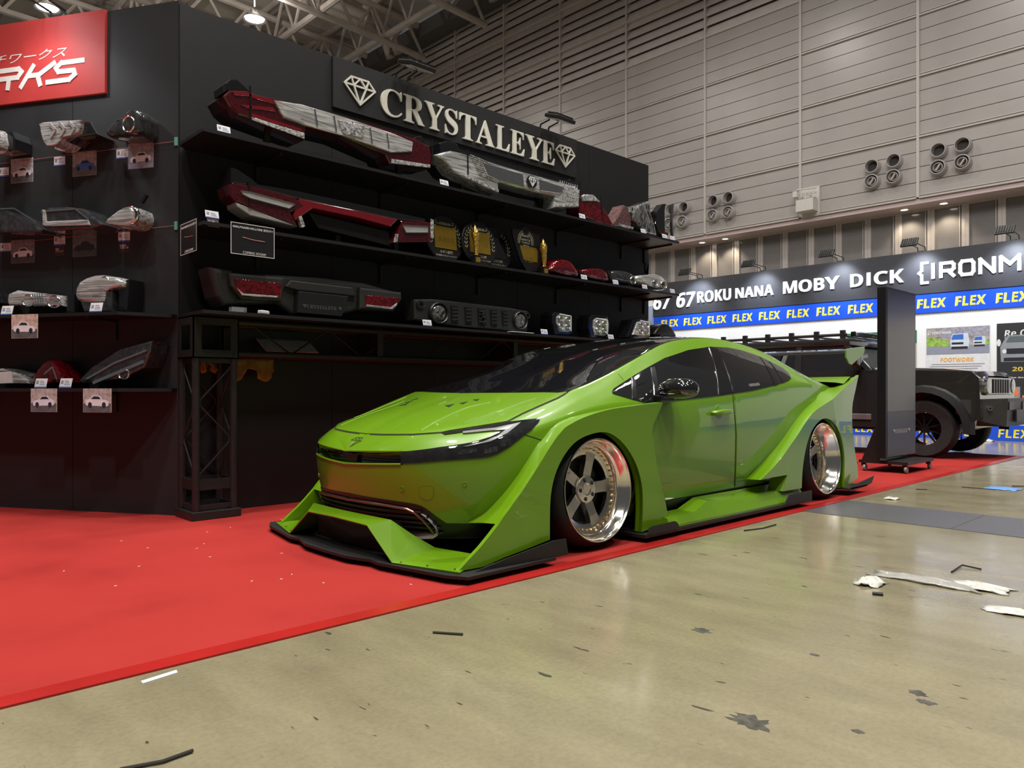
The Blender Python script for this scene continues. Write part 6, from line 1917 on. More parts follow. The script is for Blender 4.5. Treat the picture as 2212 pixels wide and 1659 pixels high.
# outlines of panels, lamps and seams on the body surface (car frame, metres)
OL = {
    'dlo': [(0.2375, -0.7521, 0.8348), (0.2334, -0.7634, 0.822), (0.3699, -0.793, 0.7904), (0.4873, -0.8055, 0.7683), (0.6609, -0.8048, 0.7743), (0.9822, -0.8032, 0.7907), (1.2819, -0.8008, 0.8074), (1.6988, -0.7974, 0.8387), (2.0554, -0.7871, 0.8782), (2.2614, -0.7728, 0.9065), (2.3524, -0.7571, 0.9281), (2.382, -0.7246, 0.9706), (2.3407, -0.6938, 1.0105), (2.1135, -0.6347, 1.0895), (1.8783, -0.6132, 1.1275), (1.7054, -0.6105, 1.1392), (1.4621, -0.6158, 1.1359), (1.1685, -0.6353, 1.1019), (0.8716, -0.6584, 1.0405), (0.5873, -0.6859, 0.9519), (0.3589, -0.7232, 0.8791), (0.2666, -0.7403, 0.8502)],
    'bpillar': [(1.4393, -0.6227, 1.1269), (1.5461, -0.6184, 1.1328), (1.4812, -0.717, 0.9911), (1.4495, -0.7957, 0.8276), (1.2689, -0.7986, 0.8122), (1.3402, -0.7251, 0.9729)],
    'qpillar': [(2.0922, -0.6424, 1.0831), (2.1269, -0.646, 1.0772), (2.0858, -0.7858, 0.8817), (2.0321, -0.7884, 0.8748)],
    'qline2': [(2.183, -0.6679, 1.0508), (2.1945, -0.6765, 1.0405), (2.2091, -0.7772, 0.8993), (2.1766, -0.7792, 0.8957)],
    'apex': [(0.4744, -0.7038, 0.9148), (0.4992, -0.705, 0.9178), (0.4045, -0.7894, 0.7979), (0.3718, -0.7915, 0.793)],
    'apex2': [(0.6972, -0.6831, 0.9761), (0.73, -0.6832, 0.9823), (0.6155, -0.7911, 0.8017), (0.5744, -0.7944, 0.794)],
    'headlamp': [(-0.9214, -0.3913, 0.5453), (-0.8094, -0.5537, 0.5695), (-0.7048, -0.647, 0.5899), (-0.6119, -0.69, 0.6156), (-0.557, -0.6996, 0.6361), (-0.5348, -0.6955, 0.6486), (-0.5508, -0.6762, 0.6518), (-0.646, -0.5966, 0.6444), (-0.7509, -0.5156, 0.626), (-0.7512, -0.4872, 0.635), (-0.6681, -0.5529, 0.6503), (-0.5688, -0.6116, 0.6671), (-0.482, -0.6658, 0.6822), (-0.4088, -0.7091, 0.6917), (-0.3405, -0.739, 0.6988), (-0.3312, -0.7493, 0.6942), (-0.3446, -0.756, 0.6832), (-0.4431, -0.7601, 0.6295), (-0.5457, -0.7431, 0.566), (-0.5984, -0.7279, 0.5392), (-0.6338, -0.7143, 0.5272), (-0.6725, -0.6948, 0.5217), (-0.7189, -0.6646, 0.5182), (-0.8204, -0.5677, 0.5084), (-0.9267, -0.3987, 0.4904)],
    'drl': [(-0.4716, -0.7013, 0.6716), (-0.4309, -0.7153, 0.6799), (-0.4569, -0.7189, 0.6671), (-0.5337, -0.7239, 0.6294), (-0.6241, -0.7068, 0.597), (-0.7042, -0.6643, 0.5789), (-0.7392, -0.6378, 0.5727), (-0.6519, -0.6882, 0.5952), (-0.5798, -0.7077, 0.6195), (-0.5258, -0.7057, 0.6464), (-0.5858, -0.6645, 0.6425), (-0.6927, -0.5823, 0.6299), (-0.6835, -0.5713, 0.638), (-0.5554, -0.6645, 0.6549)],
    'slot': [(-0.9841, 0.1473, 0.5104), (-0.9863, 0.0326, 0.52), (-0.9855, -0.0616, 0.5233), (-0.9702, -0.238, 0.5286), (-0.9467, -0.3293, 0.5358), (-0.91, -0.4113, 0.5492), (-0.9167, -0.4206, 0.4935), (-0.9423, -0.3596, 0.4831), (-0.9632, -0.292, 0.4759), (-0.9847, -0.1695, 0.47), (-0.9907, -0.0003, 0.4731), (-0.9875, 0.1321, 0.4775)],
    'noseline': [(-0.9638, 0.2682, 0.5301), (-0.9817, 0.1458, 0.5279), (-0.9847, 0.0718, 0.5273), (-0.9855, 0.0035, 0.5263), (-0.9852, -0.0613, 0.5252), (-0.9829, -0.1259, 0.5268), (-0.9781, -0.185, 0.528), (-0.9702, -0.238, 0.5286), (-0.9595, -0.2857, 0.5324), (-0.9467, -0.3294, 0.5357)],
    'hoodfront': [(-0.8435, 0.3119, 0.6222), (-0.86, 0.2118, 0.6185), (-0.8703, 0.1247, 0.6143), (-0.8702, 0.0663, 0.6139), (-0.8685, 0.0116, 0.6133), (-0.8709, -0.0484, 0.6131), (-0.8707, -0.1016, 0.6141), (-0.8689, -0.1516, 0.6149), (-0.8643, -0.1968, 0.6167), (-0.8585, -0.2395, 0.6183), (-0.8521, -0.2807, 0.6198), (-0.8447, -0.3198, 0.6212), (-0.8349, -0.355, 0.6223), (-0.8201, -0.3845, 0.6251), (-0.8042, -0.4122, 0.6277), (-0.7874, -0.4385, 0.6302), (-0.7697, -0.4634, 0.6326), (-0.7512, -0.4872, 0.635)],
    'hoodside': [(-0.4805, -0.6642, 0.6832), (-0.4438, -0.6646, 0.6964), (-0.4065, -0.6648, 0.7097), (-0.3685, -0.6648, 0.7232), (-0.3297, -0.668, 0.7358), (-0.2901, -0.6709, 0.7485), (-0.2498, -0.6737, 0.7614), (-0.2099, -0.6769, 0.774), (-0.1695, -0.6802, 0.7868), (-0.1284, -0.6834, 0.7997), (-0.0773, -0.6809, 0.8179), (-0.04, -0.6738, 0.8301)],
    'cowl': [(-0.04, -0.6738, 0.8301), (-0.0532, -0.6344, 0.8309), (-0.0662, -0.5943, 0.8317), (-0.0788, -0.5534, 0.8324), (-0.0915, -0.5236, 0.8319), (-0.104, -0.4935, 0.8313), (-0.1163, -0.4629, 0.8308), (-0.1284, -0.4317, 0.8302), (-0.1401, -0.3999, 0.8297), (-0.1507, -0.3666, 0.8293), (-0.1609, -0.3325, 0.829), (-0.1704, -0.2973, 0.8287), (-0.1792, -0.261, 0.8283), (-0.1873, -0.2233, 0.828), (-0.1945, -0.1842, 0.8276), (-0.2003, -0.1429, 0.8273), (-0.2043, -0.0991, 0.8269), (-0.2061, -0.0519, 0.8265), (-0.2046, -0.0001, 0.826), (-0.2082, 0.0486, 0.8259), (-0.2087, 0.1019, 0.8257), (-0.2052, 0.1611, 0.8255), (-0.1969, 0.2276, 0.8253)],
    'apillar': [(-0.04, -0.6738, 0.8301), (0.0073, -0.6747, 0.8425), (0.0433, -0.6729, 0.8513), (0.081, -0.6701, 0.8602), (0.1192, -0.6671, 0.8692), (0.157, -0.665, 0.8784), (0.1969, -0.6589, 0.889), (0.2366, -0.6535, 0.8997), (0.276, -0.6487, 0.9106), (0.3153, -0.6444, 0.9217), (0.3531, -0.6392, 0.9328), (0.3905, -0.6346, 0.9441), (0.4274, -0.6307, 0.9556), (0.4638, -0.6276, 0.9671), (0.499, -0.6241, 0.9788), (0.5336, -0.6213, 0.9906), (0.5678, -0.619, 1.0024), (0.6014, -0.6175, 1.0144), (0.6429, -0.616, 1.0295), (0.6842, -0.6151, 1.0448), (0.7263, -0.614, 1.0602), (0.7935, -0.6102, 1.0826)],
    'railin': [(0.7935, -0.6102, 1.0826), (0.83, -0.6066, 1.0955), (0.8682, -0.6019, 1.1087), (0.9127, -0.595, 1.1217), (0.9648, -0.5831, 1.1353), (1.0107, -0.5741, 1.1458), (1.065, -0.5598, 1.1571), (1.0886, -0.5659, 1.1609), (1.1145, -0.5706, 1.1648), (1.1437, -0.5732, 1.169), (1.1772, -0.5731, 1.1736)],
    'lowedge': [(-0.9368, 0.3071, 0.3104), (-0.9565, 0.2236, 0.3139), (-0.9646, 0.1619, 0.3143), (-0.968, 0.1092, 0.3136), (-0.9693, 0.0586, 0.3137), (-0.9698, 0.0103, 0.3135), (-0.9695, -0.0358, 0.3131), (-0.9687, -0.0803, 0.3126), (-0.9668, -0.1225, 0.3119), (-0.9638, -0.1621, 0.3108), (-0.9595, -0.1995, 0.3105), (-0.9538, -0.2342, 0.3099), (-0.9468, -0.2666, 0.309), (-0.9388, -0.2971, 0.3078), (-0.93, -0.3259, 0.3063), (-0.9203, -0.3532, 0.3046), (-0.9088, -0.382, 0.3027), (-0.8963, -0.4093, 0.3006), (-0.876, -0.4474, 0.296), (-0.8598, -0.4714, 0.288), (-0.8456, -0.488, 0.2764), (-0.8291, -0.5033, 0.259), (-0.8117, -0.5175, 0.2414), (-0.7903, -0.5331, 0.222), (-0.7675, -0.5471, 0.2021), (-0.7494, -0.567, 0.202), (-0.7305, -0.5859, 0.2018), (-0.7108, -0.6038, 0.2013), (-0.6915, -0.6193, 0.2009), (-0.6711, -0.6336, 0.2002), (-0.6494, -0.6465, 0.1991), (-0.6264, -0.6579, 0.1977), (-0.6021, -0.6681, 0.196), (-0.5765, -0.6771, 0.194), (-0.5498, -0.6851, 0.1917)],
    'gril_frame': [(-0.8802, 0.4257, 0.2707), (-0.8947, 0.3913, 0.2662), (-0.9355, 0.2802, 0.2773), (-0.9497, 0.217, 0.2811), (-0.9565, 0.1672, 0.283), (-0.96, 0.1239, 0.2839), (-0.9617, 0.0843, 0.2844), (-0.9625, 0.0467, 0.2846), (-0.9629, 0.0102, 0.2847), (-0.9628, -0.0249, 0.2847), (-0.9625, -0.0619, 0.2853), (-0.9616, -0.0977, 0.2858), (-0.9601, -0.1318, 0.2861), (-0.9576, -0.164, 0.2861), (-0.9542, -0.1944, 0.2858), (-0.9498, -0.2229, 0.2853), (-0.9445, -0.2498, 0.2846), (-0.9386, -0.2754, 0.2836), (-0.9316, -0.2997, 0.2822), (-0.9242, -0.323, 0.2806), (-0.9163, -0.3455, 0.2788), (-0.9079, -0.3671, 0.277), (-0.8989, -0.3876, 0.275), (-0.8895, -0.4074, 0.2729), (-0.8801, -0.4227, 0.2658), (-0.8701, -0.4371, 0.2585), (-0.8572, -0.4502, 0.243), (-0.8436, -0.4623, 0.2273), (-0.8295, -0.4705, 0.2088), (-0.8146, -0.4777, 0.19), (-0.802, -0.4814, 0.1732), (-0.7889, -0.4844, 0.1563), (-0.782, -0.4683, 0.1284), (-0.7882, -0.4562, 0.125), (-0.8032, -0.4329, 0.125), (-0.8136, -0.4152, 0.125)],
    'sensor1': [(-0.917, -0.3965, 0.3682)],
    'sensor2': [(-0.7355, -0.6469, 0.3975)],
    'sensor3': [(-0.9508, 0.3022, 0.3728)],
    'tow': [(-0.876, -0.4763, 0.3681), (-0.8738, -0.4842, 0.3818), (-0.869, -0.4924, 0.3844), (-0.8429, -0.53, 0.3855), (-0.8348, -0.5374, 0.3724), (-0.8334, -0.5355, 0.3589), (-0.8344, -0.5261, 0.3318), (-0.8422, -0.5112, 0.32), (-0.8551, -0.4921, 0.3193), (-0.8729, -0.4721, 0.341)],
    'emblem': [(-0.9096, 0.0438, 0.5906), (-0.9035, 0.0146, 0.5934), (-0.9065, -0.0315, 0.5922), (-0.916, -0.0497, 0.5866), (-0.9301, -0.0499, 0.577), (-0.9609, 0.0028, 0.5516), (-0.9494, 0.0248, 0.562), (-0.9296, 0.0472, 0.5773)],
    'embl_lines': [(-0.9294, 0.0443, 0.5775), (-0.9301, -0.0499, 0.577), (-0.9096, 0.0438, 0.5906), (-0.9269, 0.0191, 0.5786), (-0.9048, 0.0125, 0.5925), (-0.929, -0.0196, 0.5771), (-0.9609, 0.0028, 0.5516)],
    'fseam': [(-0.4515, -0.7589, 0.6253), (-0.4368, -0.7634, 0.6211), (-0.4218, -0.7677, 0.6169), (-0.4066, -0.7718, 0.6126), (-0.3896, -0.7764, 0.6068), (-0.372, -0.7805, 0.6008), (-0.3542, -0.7845, 0.5948)],
    'pseam': [(0.4092, -0.6604, 0.9387), (0.407, -0.6705, 0.9305), (0.4049, -0.6805, 0.9223), (0.4026, -0.6902, 0.9142), (0.4003, -0.6998, 0.9061), (0.3986, -0.7088, 0.898)],
    'doorseam': [(1.4421, -0.7999, 0.8175), (1.4354, -0.8075, 0.7802), (1.4327, -0.8127, 0.743), (1.4327, -0.8165, 0.7058), (1.4349, -0.8189, 0.6685), (1.4368, -0.8199, 0.6377), (1.4399, -0.8202, 0.6068), (1.4443, -0.8198, 0.5758), (1.4499, -0.8187, 0.5446), (1.4517, -0.8167, 0.5082), (1.4548, -0.8139, 0.4715), (1.4593, -0.8103, 0.4347), (1.4656, -0.8058, 0.3977), (1.4742, -0.7998, 0.3602), (1.4842, -0.793, 0.3252), (1.4972, -0.7844, 0.2897), (1.5137, -0.7739, 0.2535), (1.5336, -0.7613, 0.2166), (1.5566, -0.747, 0.179), (1.5814, -0.7317, 0.1407)],
    'doorlow': [(0.7912, -0.7301, 0.125), (0.8443, -0.7302, 0.1252), (0.9139, -0.7301, 0.125), (0.9837, -0.73, 0.125), (1.0372, -0.7298, 0.125), (1.1273, -0.7292, 0.125), (1.2009, -0.7286, 0.125), (1.2746, -0.728, 0.125), (1.3655, -0.7273, 0.125), (1.4356, -0.7268, 0.125), (1.5058, -0.7262, 0.125), (1.5762, -0.7255, 0.125), (1.6466, -0.7247, 0.125), (1.7347, -0.7233, 0.125), (1.8054, -0.7219, 0.125), (1.894, -0.72, 0.125), (1.965, -0.7182, 0.125), (2.0539, -0.716, 0.125), (2.143, -0.7135, 0.125), (2.2322, -0.7109, 0.125), (2.3216, -0.7081, 0.125)],
    'strip_in': [(-0.6981, -0.6164, 0.2047), (-0.6692, -0.6475, 0.2251), (-0.6378, -0.6756, 0.2504), (-0.6033, -0.7037, 0.291), (-0.5687, -0.7253, 0.3332), (-0.5311, -0.744, 0.3796), (-0.4928, -0.7591, 0.4293), (-0.451, -0.7713, 0.488), (-0.3838, -0.7814, 0.5732), (-0.345, -0.7852, 0.6013), (-0.2804, -0.7875, 0.6543), (-0.2017, -0.791, 0.6918), (-0.0571, -0.7994, 0.7194), (0.0869, -0.8051, 0.7361), (0.2431, -0.8073, 0.751), (0.5005, -0.8056, 0.7681)],
    'rstrip_in': [(1.6818, -0.7654, 0.2359), (1.8421, -0.785, 0.3214), (1.9291, -0.7925, 0.3748), (2.0288, -0.7971, 0.4284), (2.1344, -0.8002, 0.4899), (2.2392, -0.8015, 0.5552), (2.3361, -0.8009, 0.6148), (2.4238, -0.7985, 0.6626), (2.569, -0.7921, 0.7211), (2.7446, -0.7817, 0.7763)],
    'handle': [(1.3165, -0.8171, 0.7013)],
    'handle2': [(1.1975, -0.8181, 0.695), (1.4445, -0.8168, 0.7017)],
    'vents': [(-0.4786, -0.178, 0.7542), (-0.441, -0.2094, 0.7623), (-0.4941, -0.2296, 0.7472), (-0.4207, -0.2296, 0.7664), (-0.3777, -0.2484, 0.7764), (-0.4246, -0.266, 0.7629), (-0.3423, -0.2514, 0.7855), (-0.3201, -0.2792, 0.7897), (-0.3536, -0.2958, 0.7796)],
    'hoodcrease': [(-0.7901, -0.3762, 0.64), (-0.5977, -0.3478, 0.7074), (-0.4484, -0.3427, 0.7498), (-0.3417, -0.3939, 0.7739)],
    'crease2': [(-0.6221, -0.5053, 0.6754), (-0.4619, -0.5269, 0.719), (-0.3546, -0.553, 0.7484), (-0.2647, -0.5606, 0.7751), (-0.1877, -0.5836, 0.7958)],
    'stick': [(1.7147, -0.7888, 0.8577), (1.9378, -0.7845, 0.8777), (1.916, -0.7958, 0.8515), (1.6946, -0.7997, 0.8324)],
    'fuel': [(2.4791, -0.7941, 0.754), (2.6026, -0.784, 0.8165), (2.7533, -0.7778, 0.8124), (2.7689, -0.7818, 0.7579)],
    'ff_out': [(-0.707, 0.231), (-0.676, 0.264), (-0.64, 0.298), (-0.608, 0.331), (-0.575, 0.362), (-0.535, 0.404), (-0.494, 0.445), (-0.447, 0.494), (-0.392, 0.553), (-0.336, 0.608), (-0.296, 0.639), (-0.254, 0.665), (-0.133, 0.703), (0.003, 0.73), (0.169, 0.749), (0.561, 0.772)],
    'ff_rear': [(0.527, 0.721), (0.471, 0.654), (0.458, 0.603), (0.467, 0.553), (0.511, 0.388), (0.574, 0.237), (0.62, 0.094), (0.597, 0.083), (0.36, 0.056)],
    'ff_arch': [(0.36, 0.056), (0.371, 0.2), (0.359, 0.325), (0.304, 0.444), (0.208, 0.546), (0.101, 0.608), (-0.002, 0.624), (-0.144, 0.601), (-0.245, 0.548), (-0.33, 0.451), (-0.374, 0.324), (-0.38, 0.117)],
    'ff_low': [(-0.532, 0.096), (-0.67, 0.075), (-0.806, 0.05), (-0.932, 0.05), (-0.877, 0.092), (-0.814, 0.137), (-0.761, 0.182)],
    'rf_out': [(1.635, 0.242), (1.803, 0.307), (1.876, 0.343), (1.942, 0.377), (2.026, 0.428), (2.104, 0.476), (2.19, 0.529), (2.276, 0.589), (2.43, 0.677), (2.579, 0.723)],
    'rf_top': [(2.767, 0.773), (3.035, 0.86), (3.403, 0.968)],
    'rf_rear': [(3.311, 0.834), (3.243, 0.739), (3.227, 0.66), (3.227, 0.581), (3.25, 0.482), (3.311, 0.319), (3.392, 0.113), (3.07, 0.061)],
    'rf_arch': [(2.973, 0.072), (2.986, 0.291), (2.945, 0.436), (2.864, 0.536), (2.757, 0.602), (2.641, 0.627), (2.539, 0.613), (2.418, 0.552), (2.323, 0.445), (2.259, 0.284), (2.241, 0.134)],
    'rf_low': [(2.229, 0.132), (1.957, 0.136), (2.017, 0.246), (1.81, 0.246)],
    'fwing': [(-0.926, 0.036), (-0.824, 0.055), (-0.689, 0.079), (-0.404, 0.123), (-0.325, 0.122), (-0.309, 0.044), (-0.671, 0.037)],
    'swingF': [(0.331, 0.055), (0.346, 0.091), (0.38, 0.097), (0.585, 0.098), (0.608, 0.09), (0.64, 0.049)],
    'swingR': [(1.9, 0.053), (1.962, 0.114), (2.32, 0.114), (2.32, 0.033)],
    'rwing': [(3.003, 0.043), (3.02, 0.074), (3.093, 0.083), (3.496, 0.125), (3.442, 0.069), (3.316, 0.055)],
    'endplate': [(3.358, 1.176), (3.409, 1.194), (3.744, 1.223), (3.744, 1.19), (3.723, 1.157), (3.472, 1.059), (3.419, 1.065), (3.358, 1.118)],
    'fdoor': [(0.7185, -0.8073, 0.7627), (0.7812, -0.8072, 0.7661), (0.845, -0.807, 0.7695), (0.9101, -0.8069, 0.773), (0.9766, -0.8067, 0.7765), (1.0489, -0.8062, 0.7816), (1.1231, -0.8055, 0.7867), (1.1991, -0.8047, 0.7919), (1.2767, -0.8039, 0.7973), (1.3488, -0.8032, 0.8028), (1.4222, -0.8026, 0.8085), (1.4189, -0.8102, 0.7619), (1.4188, -0.8158, 0.7154), (1.4231, -0.8189, 0.6688), (1.4257, -0.8202, 0.6277), (1.4307, -0.8202, 0.5865), (1.4379, -0.8189, 0.5451), (1.4402, -0.8163, 0.4996), (1.4448, -0.8124, 0.4538), (1.4516, -0.8072, 0.4077), (1.4618, -0.8002, 0.3611), (1.4725, -0.7927, 0.323), (1.4867, -0.7832, 0.2843), (1.505, -0.7713, 0.2447), (1.5278, -0.7569, 0.2043), (1.5533, -0.7409, 0.163), (1.4813, -0.7411, 0.1615), (1.411, -0.7411, 0.1599), (1.3421, -0.7411, 0.1584), (1.2736, -0.7417, 0.1583), (1.2063, -0.7423, 0.1582), (1.1403, -0.7428, 0.1581), (1.0757, -0.7433, 0.158), (1.0098, -0.7438, 0.1581), (0.9453, -0.744, 0.1582), (0.8823, -0.7442, 0.1583), (0.8206, -0.7442, 0.1583), (0.7321, -0.747, 0.1651), (0.646, -0.7498, 0.1716), (0.5997, -0.7652, 0.2096), (0.557, -0.7783, 0.2464), (0.5179, -0.7891, 0.2821), (0.4822, -0.7977, 0.3169), (0.4494, -0.8044, 0.3508), (0.4344, -0.8103, 0.3891), (0.4213, -0.8148, 0.427), (0.4096, -0.8184, 0.4646), (0.3992, -0.821, 0.5018), (0.3902, -0.8226, 0.5387), (0.3965, -0.8232, 0.5774), (0.4044, -0.8227, 0.6161), (0.4142, -0.8208, 0.6547), (0.4462, -0.8185, 0.6825), (0.4799, -0.8152, 0.7105), (0.5154, -0.8109, 0.7388)],
    'rdoor': [(1.458, -0.8023, 0.8113), (1.5345, -0.8018, 0.8166), (1.6129, -0.8012, 0.8221), (1.6932, -0.8005, 0.8276), (1.7723, -0.799, 0.8359), (1.8535, -0.7974, 0.8445), (1.9369, -0.7954, 0.8532), (2.0455, -0.7921, 0.8674), (2.1607, -0.7871, 0.882), (2.2146, -0.7923, 0.8501), (2.2739, -0.7953, 0.8177), (2.257, -0.7999, 0.7724), (2.2435, -0.803, 0.7273), (2.2329, -0.8046, 0.6823), (2.1942, -0.8058, 0.6381), (2.1585, -0.8058, 0.5943), (2.1251, -0.8048, 0.5508), (2.0689, -0.8037, 0.5085), (2.0152, -0.8017, 0.4668), (1.9642, -0.7987, 0.4254), (1.9027, -0.7958, 0.3907), (1.8443, -0.7918, 0.3562), (1.7892, -0.7865, 0.322), (1.7421, -0.7808, 0.2929), (1.6979, -0.7738, 0.2639), (1.6566, -0.7655, 0.2349), (1.651, -0.7409, 0.1666), (1.5873, -0.7353, 0.1499), (1.5595, -0.7525, 0.1936), (1.5347, -0.7681, 0.2364), (1.5139, -0.7813, 0.2783), (1.4983, -0.7915, 0.3192), (1.4866, -0.7995, 0.3594), (1.4762, -0.8067, 0.4062), (1.4691, -0.812, 0.4525), (1.4644, -0.816, 0.4984), (1.462, -0.8186, 0.5441), (1.4546, -0.82, 0.5857), (1.4495, -0.8201, 0.627), (1.4468, -0.8188, 0.6682)],
    'silver': [(-0.8541, -0.458, 0.2469), (-0.8432, -0.4691, 0.2359), (-0.8182, -0.4798, 0.1988), (-0.79, -0.4868, 0.1605), (-0.7823, -0.4696, 0.1303), (-0.7911, -0.4518, 0.125), (-0.812, -0.418, 0.125), (-0.8269, -0.3894, 0.125), (-0.8438, -0.3508, 0.125), (-0.8474, -0.342, 0.125), (-0.8585, -0.3397, 0.1426), (-0.8403, -0.3909, 0.1486), (-0.8186, -0.4365, 0.1529), (-0.823, -0.4497, 0.1732), (-0.8367, -0.4494, 0.1971)],
    'wstop': [(0.7935, -0.6102, 1.0826), (0.7904, -0.5834, 1.0854), (0.7923, -0.5527, 1.0885), (0.7943, -0.5216, 1.0917), (0.7906, -0.4958, 1.0925), (0.7868, -0.4697, 1.0934), (0.7832, -0.4434, 1.0943), (0.78, -0.4164, 1.0952), (0.7773, -0.389, 1.0961), (0.7706, -0.3645, 1.0956), (0.7641, -0.3395, 1.0951), (0.758, -0.3142, 1.0947), (0.7523, -0.2884, 1.0942), (0.747, -0.262, 1.0938)],
}


def body_normals():
    n = [Vector((0, 0, 0)) for _ in BV]
    for f in BF:
        p = [Vector(BV[i]) for i in f]
        q = (p[1] - p[0]).cross(p[2] - p[0])
        if len(p) > 3:
            q += (p[2] - p[0]).cross(p[3] - p[0])
        for i in f:
            n[i] += q
    c = Vector((1.2, 0, 0.5))
    return [(-v if v.dot(Vector(p) - c) < 0 else v).normalized() if v.length > 1e-12 else Vector((0, 0, 1)) for v, p in zip(n, BV)]


BN = body_normals()


def nrm_at(p, fi):
    """smooth normal at a point of face fi"""
    f = BF[fi]
    w = [1 / ((p - Vector(BV[i])).length + 1e-5) for i in f]
    return sum((BN[i] * k for i, k in zip(f, w)), Vector()).normalized()


RAYS = {'y': (lambda a, b: (Vector((a, -2.0, b)), Vector((0, 1, 0)))), 'x': (lambda a, b: (Vector((-3.0, a, b)), Vector((1, 0, 0)))),
        'z': (lambda a, b: (Vector((a, b, 3.0)), Vector((0, 0, -1))))}


def onto(a, b, axis):
    o, d = RAYS[axis](a, b)
    r = BTREE.ray_cast(o, d)
    if r[0] is None:
        q = {'y': Vector((a, -0.9, b)), 'x': Vector((-1.0, a, b)), 'z': Vector((a, b, 1.0))}[axis]
        r = BTREE.find_nearest(q)
    return r[0], nrm_at(r[0], r[2])


def conf(part, outline, axis, m, off=0.003, g=0.03, parent=None, mirror=True, depth=0.006, label=None):
    """panel that follows the body inside an outline: raised by off, with a closed edge"""
    I = {'y': (0, 2), 'x': (1, 2), 'z': (0, 1)}[axis]
    P = [(p[I[0]], p[I[1]]) for p in outline]
    # even spacing along the outline
    Q = []
    for p, q in zip(P, P[1:] + P[:1]):
        k = max(1, int(sqrt((p[0] - q[0]) ** 2 + (p[1] - q[1]) ** 2) / (g * 0.8)))
        Q += [(p[0] + (q[0] - p[0]) * i / k, p[1] + (q[1] - p[1]) * i / k) for i in range(k)]
    n = len(Q)
    x0, x1 = min(p[0] for p in Q), max(p[0] for p in Q)
    y0, y1 = min(p[1] for p in Q), max(p[1] for p in Q)
    def inside(x, y):
        c = False
        for (ax, ay), (bx, by) in zip(Q, Q[1:] + Q[:1]):
            if (ay > y) != (by > y) and x < (bx - ax) * (y - ay) / (by - ay) + ax:
                c = not c
        return c
    pts = [Vector(p) for p in Q]
    nx, ny = int((x1 - x0) / g), int((y1 - y0) / g)
    for i in range(1, nx + 1):
        for j in range(1, ny + 1):
            x, y = x0 + g * i, y0 + g * j
            if inside(x, y) and min((x - p[0]) ** 2 + (y - p[1]) ** 2 for p in Q) > (g * 0.4) ** 2:
                pts.append(Vector((x, y)))
    r = delaunay_2d_cdt(pts, [(i, (i + 1) % n) for i in range(n)], [list(range(n))], 1, 1e-6)
    V2, F2, orig = r[0], r[2], r[3]
    vs, ns = [], []
    for v in V2:
        p, nn = onto(v.x, v.y, axis)
        vs.append(p + nn * off)
        ns.append(nn)
    fs = [tuple(f) for f in F2]
    # edge skirt
    cnt = {}
    for f in fs:
        for a, b in zip(f, f[1:] + f[:1]):
            cnt[tuple(sorted((a, b)))] = cnt.get(tuple(sorted((a, b))), 0) + 1
    bd = [e for e, c in cnt.items() if c == 1]
    low = {}
    nv = list(vs)
    nn_ = list(ns)
    top2 = {}
    for e in bd:
        for i in e:
            if i not in low:
                top2[i] = len(nv)
                nv.append(vs[i])
                nn_.append(None)
                low[i] = len(nv)
                nv.append(vs[i] - ns[i] * depth)
                nn_.append(None)
    sk = [(top2[a], top2[b], low[b], low[a]) for a, b in bd]
    out = []
    for s in ((1, -1) if mirror else (1,)):
        me = bpy.data.meshes.new(part)
        vv = [(v.x, v.y * s, v.z) for v in nv]
        ff = []
        for f in fs:
            p = [Vector(vv[i]) for i in f]
            q = (p[1] - p[0]).cross(p[2] - p[0])
            t = Vector((ns[f[0]].x, ns[f[0]].y * s, ns[f[0]].z))
            ff.append(f if q.dot(t) > 0 else f[::-1])
        me.from_pydata(vv, [], ff + sk)
        me.materials.append(m)
        me.polygons.foreach_set('use_smooth', [True] * len(me.polygons))
        me.update()
        cn = [Vector((q.x, q.y * s, q.z)) if q is not None else Vector((0, 0, 0)) for q in nn_]
        me.normals_split_custom_set_from_vertices([tuple(c) for c in cn])
        o = link(part, me, parent or car)
        if label:
            o['label'] = label
        out.append(o)
    return out


def seam(part, pts, m, w=0.004, off=0.0015, parent=None, mirror=True, tube=None, closed=False):
    """thin line lying on the body"""
    P = []
    for p in pts:
        q = BTREE.find_nearest(Vector(p))
        P.append((q[0], nrm_at(q[0], q[2])))
    for s in ((1, -1) if mirror else (1,)):
        mb = MB()
        if tube:
            mb.tube([(p.x + n.x * off, (p.y + n.y * off) * s, p.z + n.z * off) for p, n in P], tube, 8, closed)
        else:
            rows = []
            for i, (p, n) in enumerate(P):
                t = (P[min(i + 1, len(P) - 1)][0] - P[max(i - 1, 0)][0]).normalized()
                b = t.cross(n) * w / 2
                rows.append([(q.x, q.y * s, q.z) for q in (p + b - n * 0.002, p + b + n * off, p - b + n * off, p - b - n * 0.002)])
            mb.grid(rows)
        mb.build(part, m, parent or car, bool(tube))


def near_half(pts):
    return [p for p in pts if p[1] <= 0.0]


def sym(pts):
    """near-side outline from the centre line round to the centre line, completed on the far side"""
    return list(pts) + [(x, -y, z) for x, y, z in reversed(pts) if abs(y) > 1e-6]


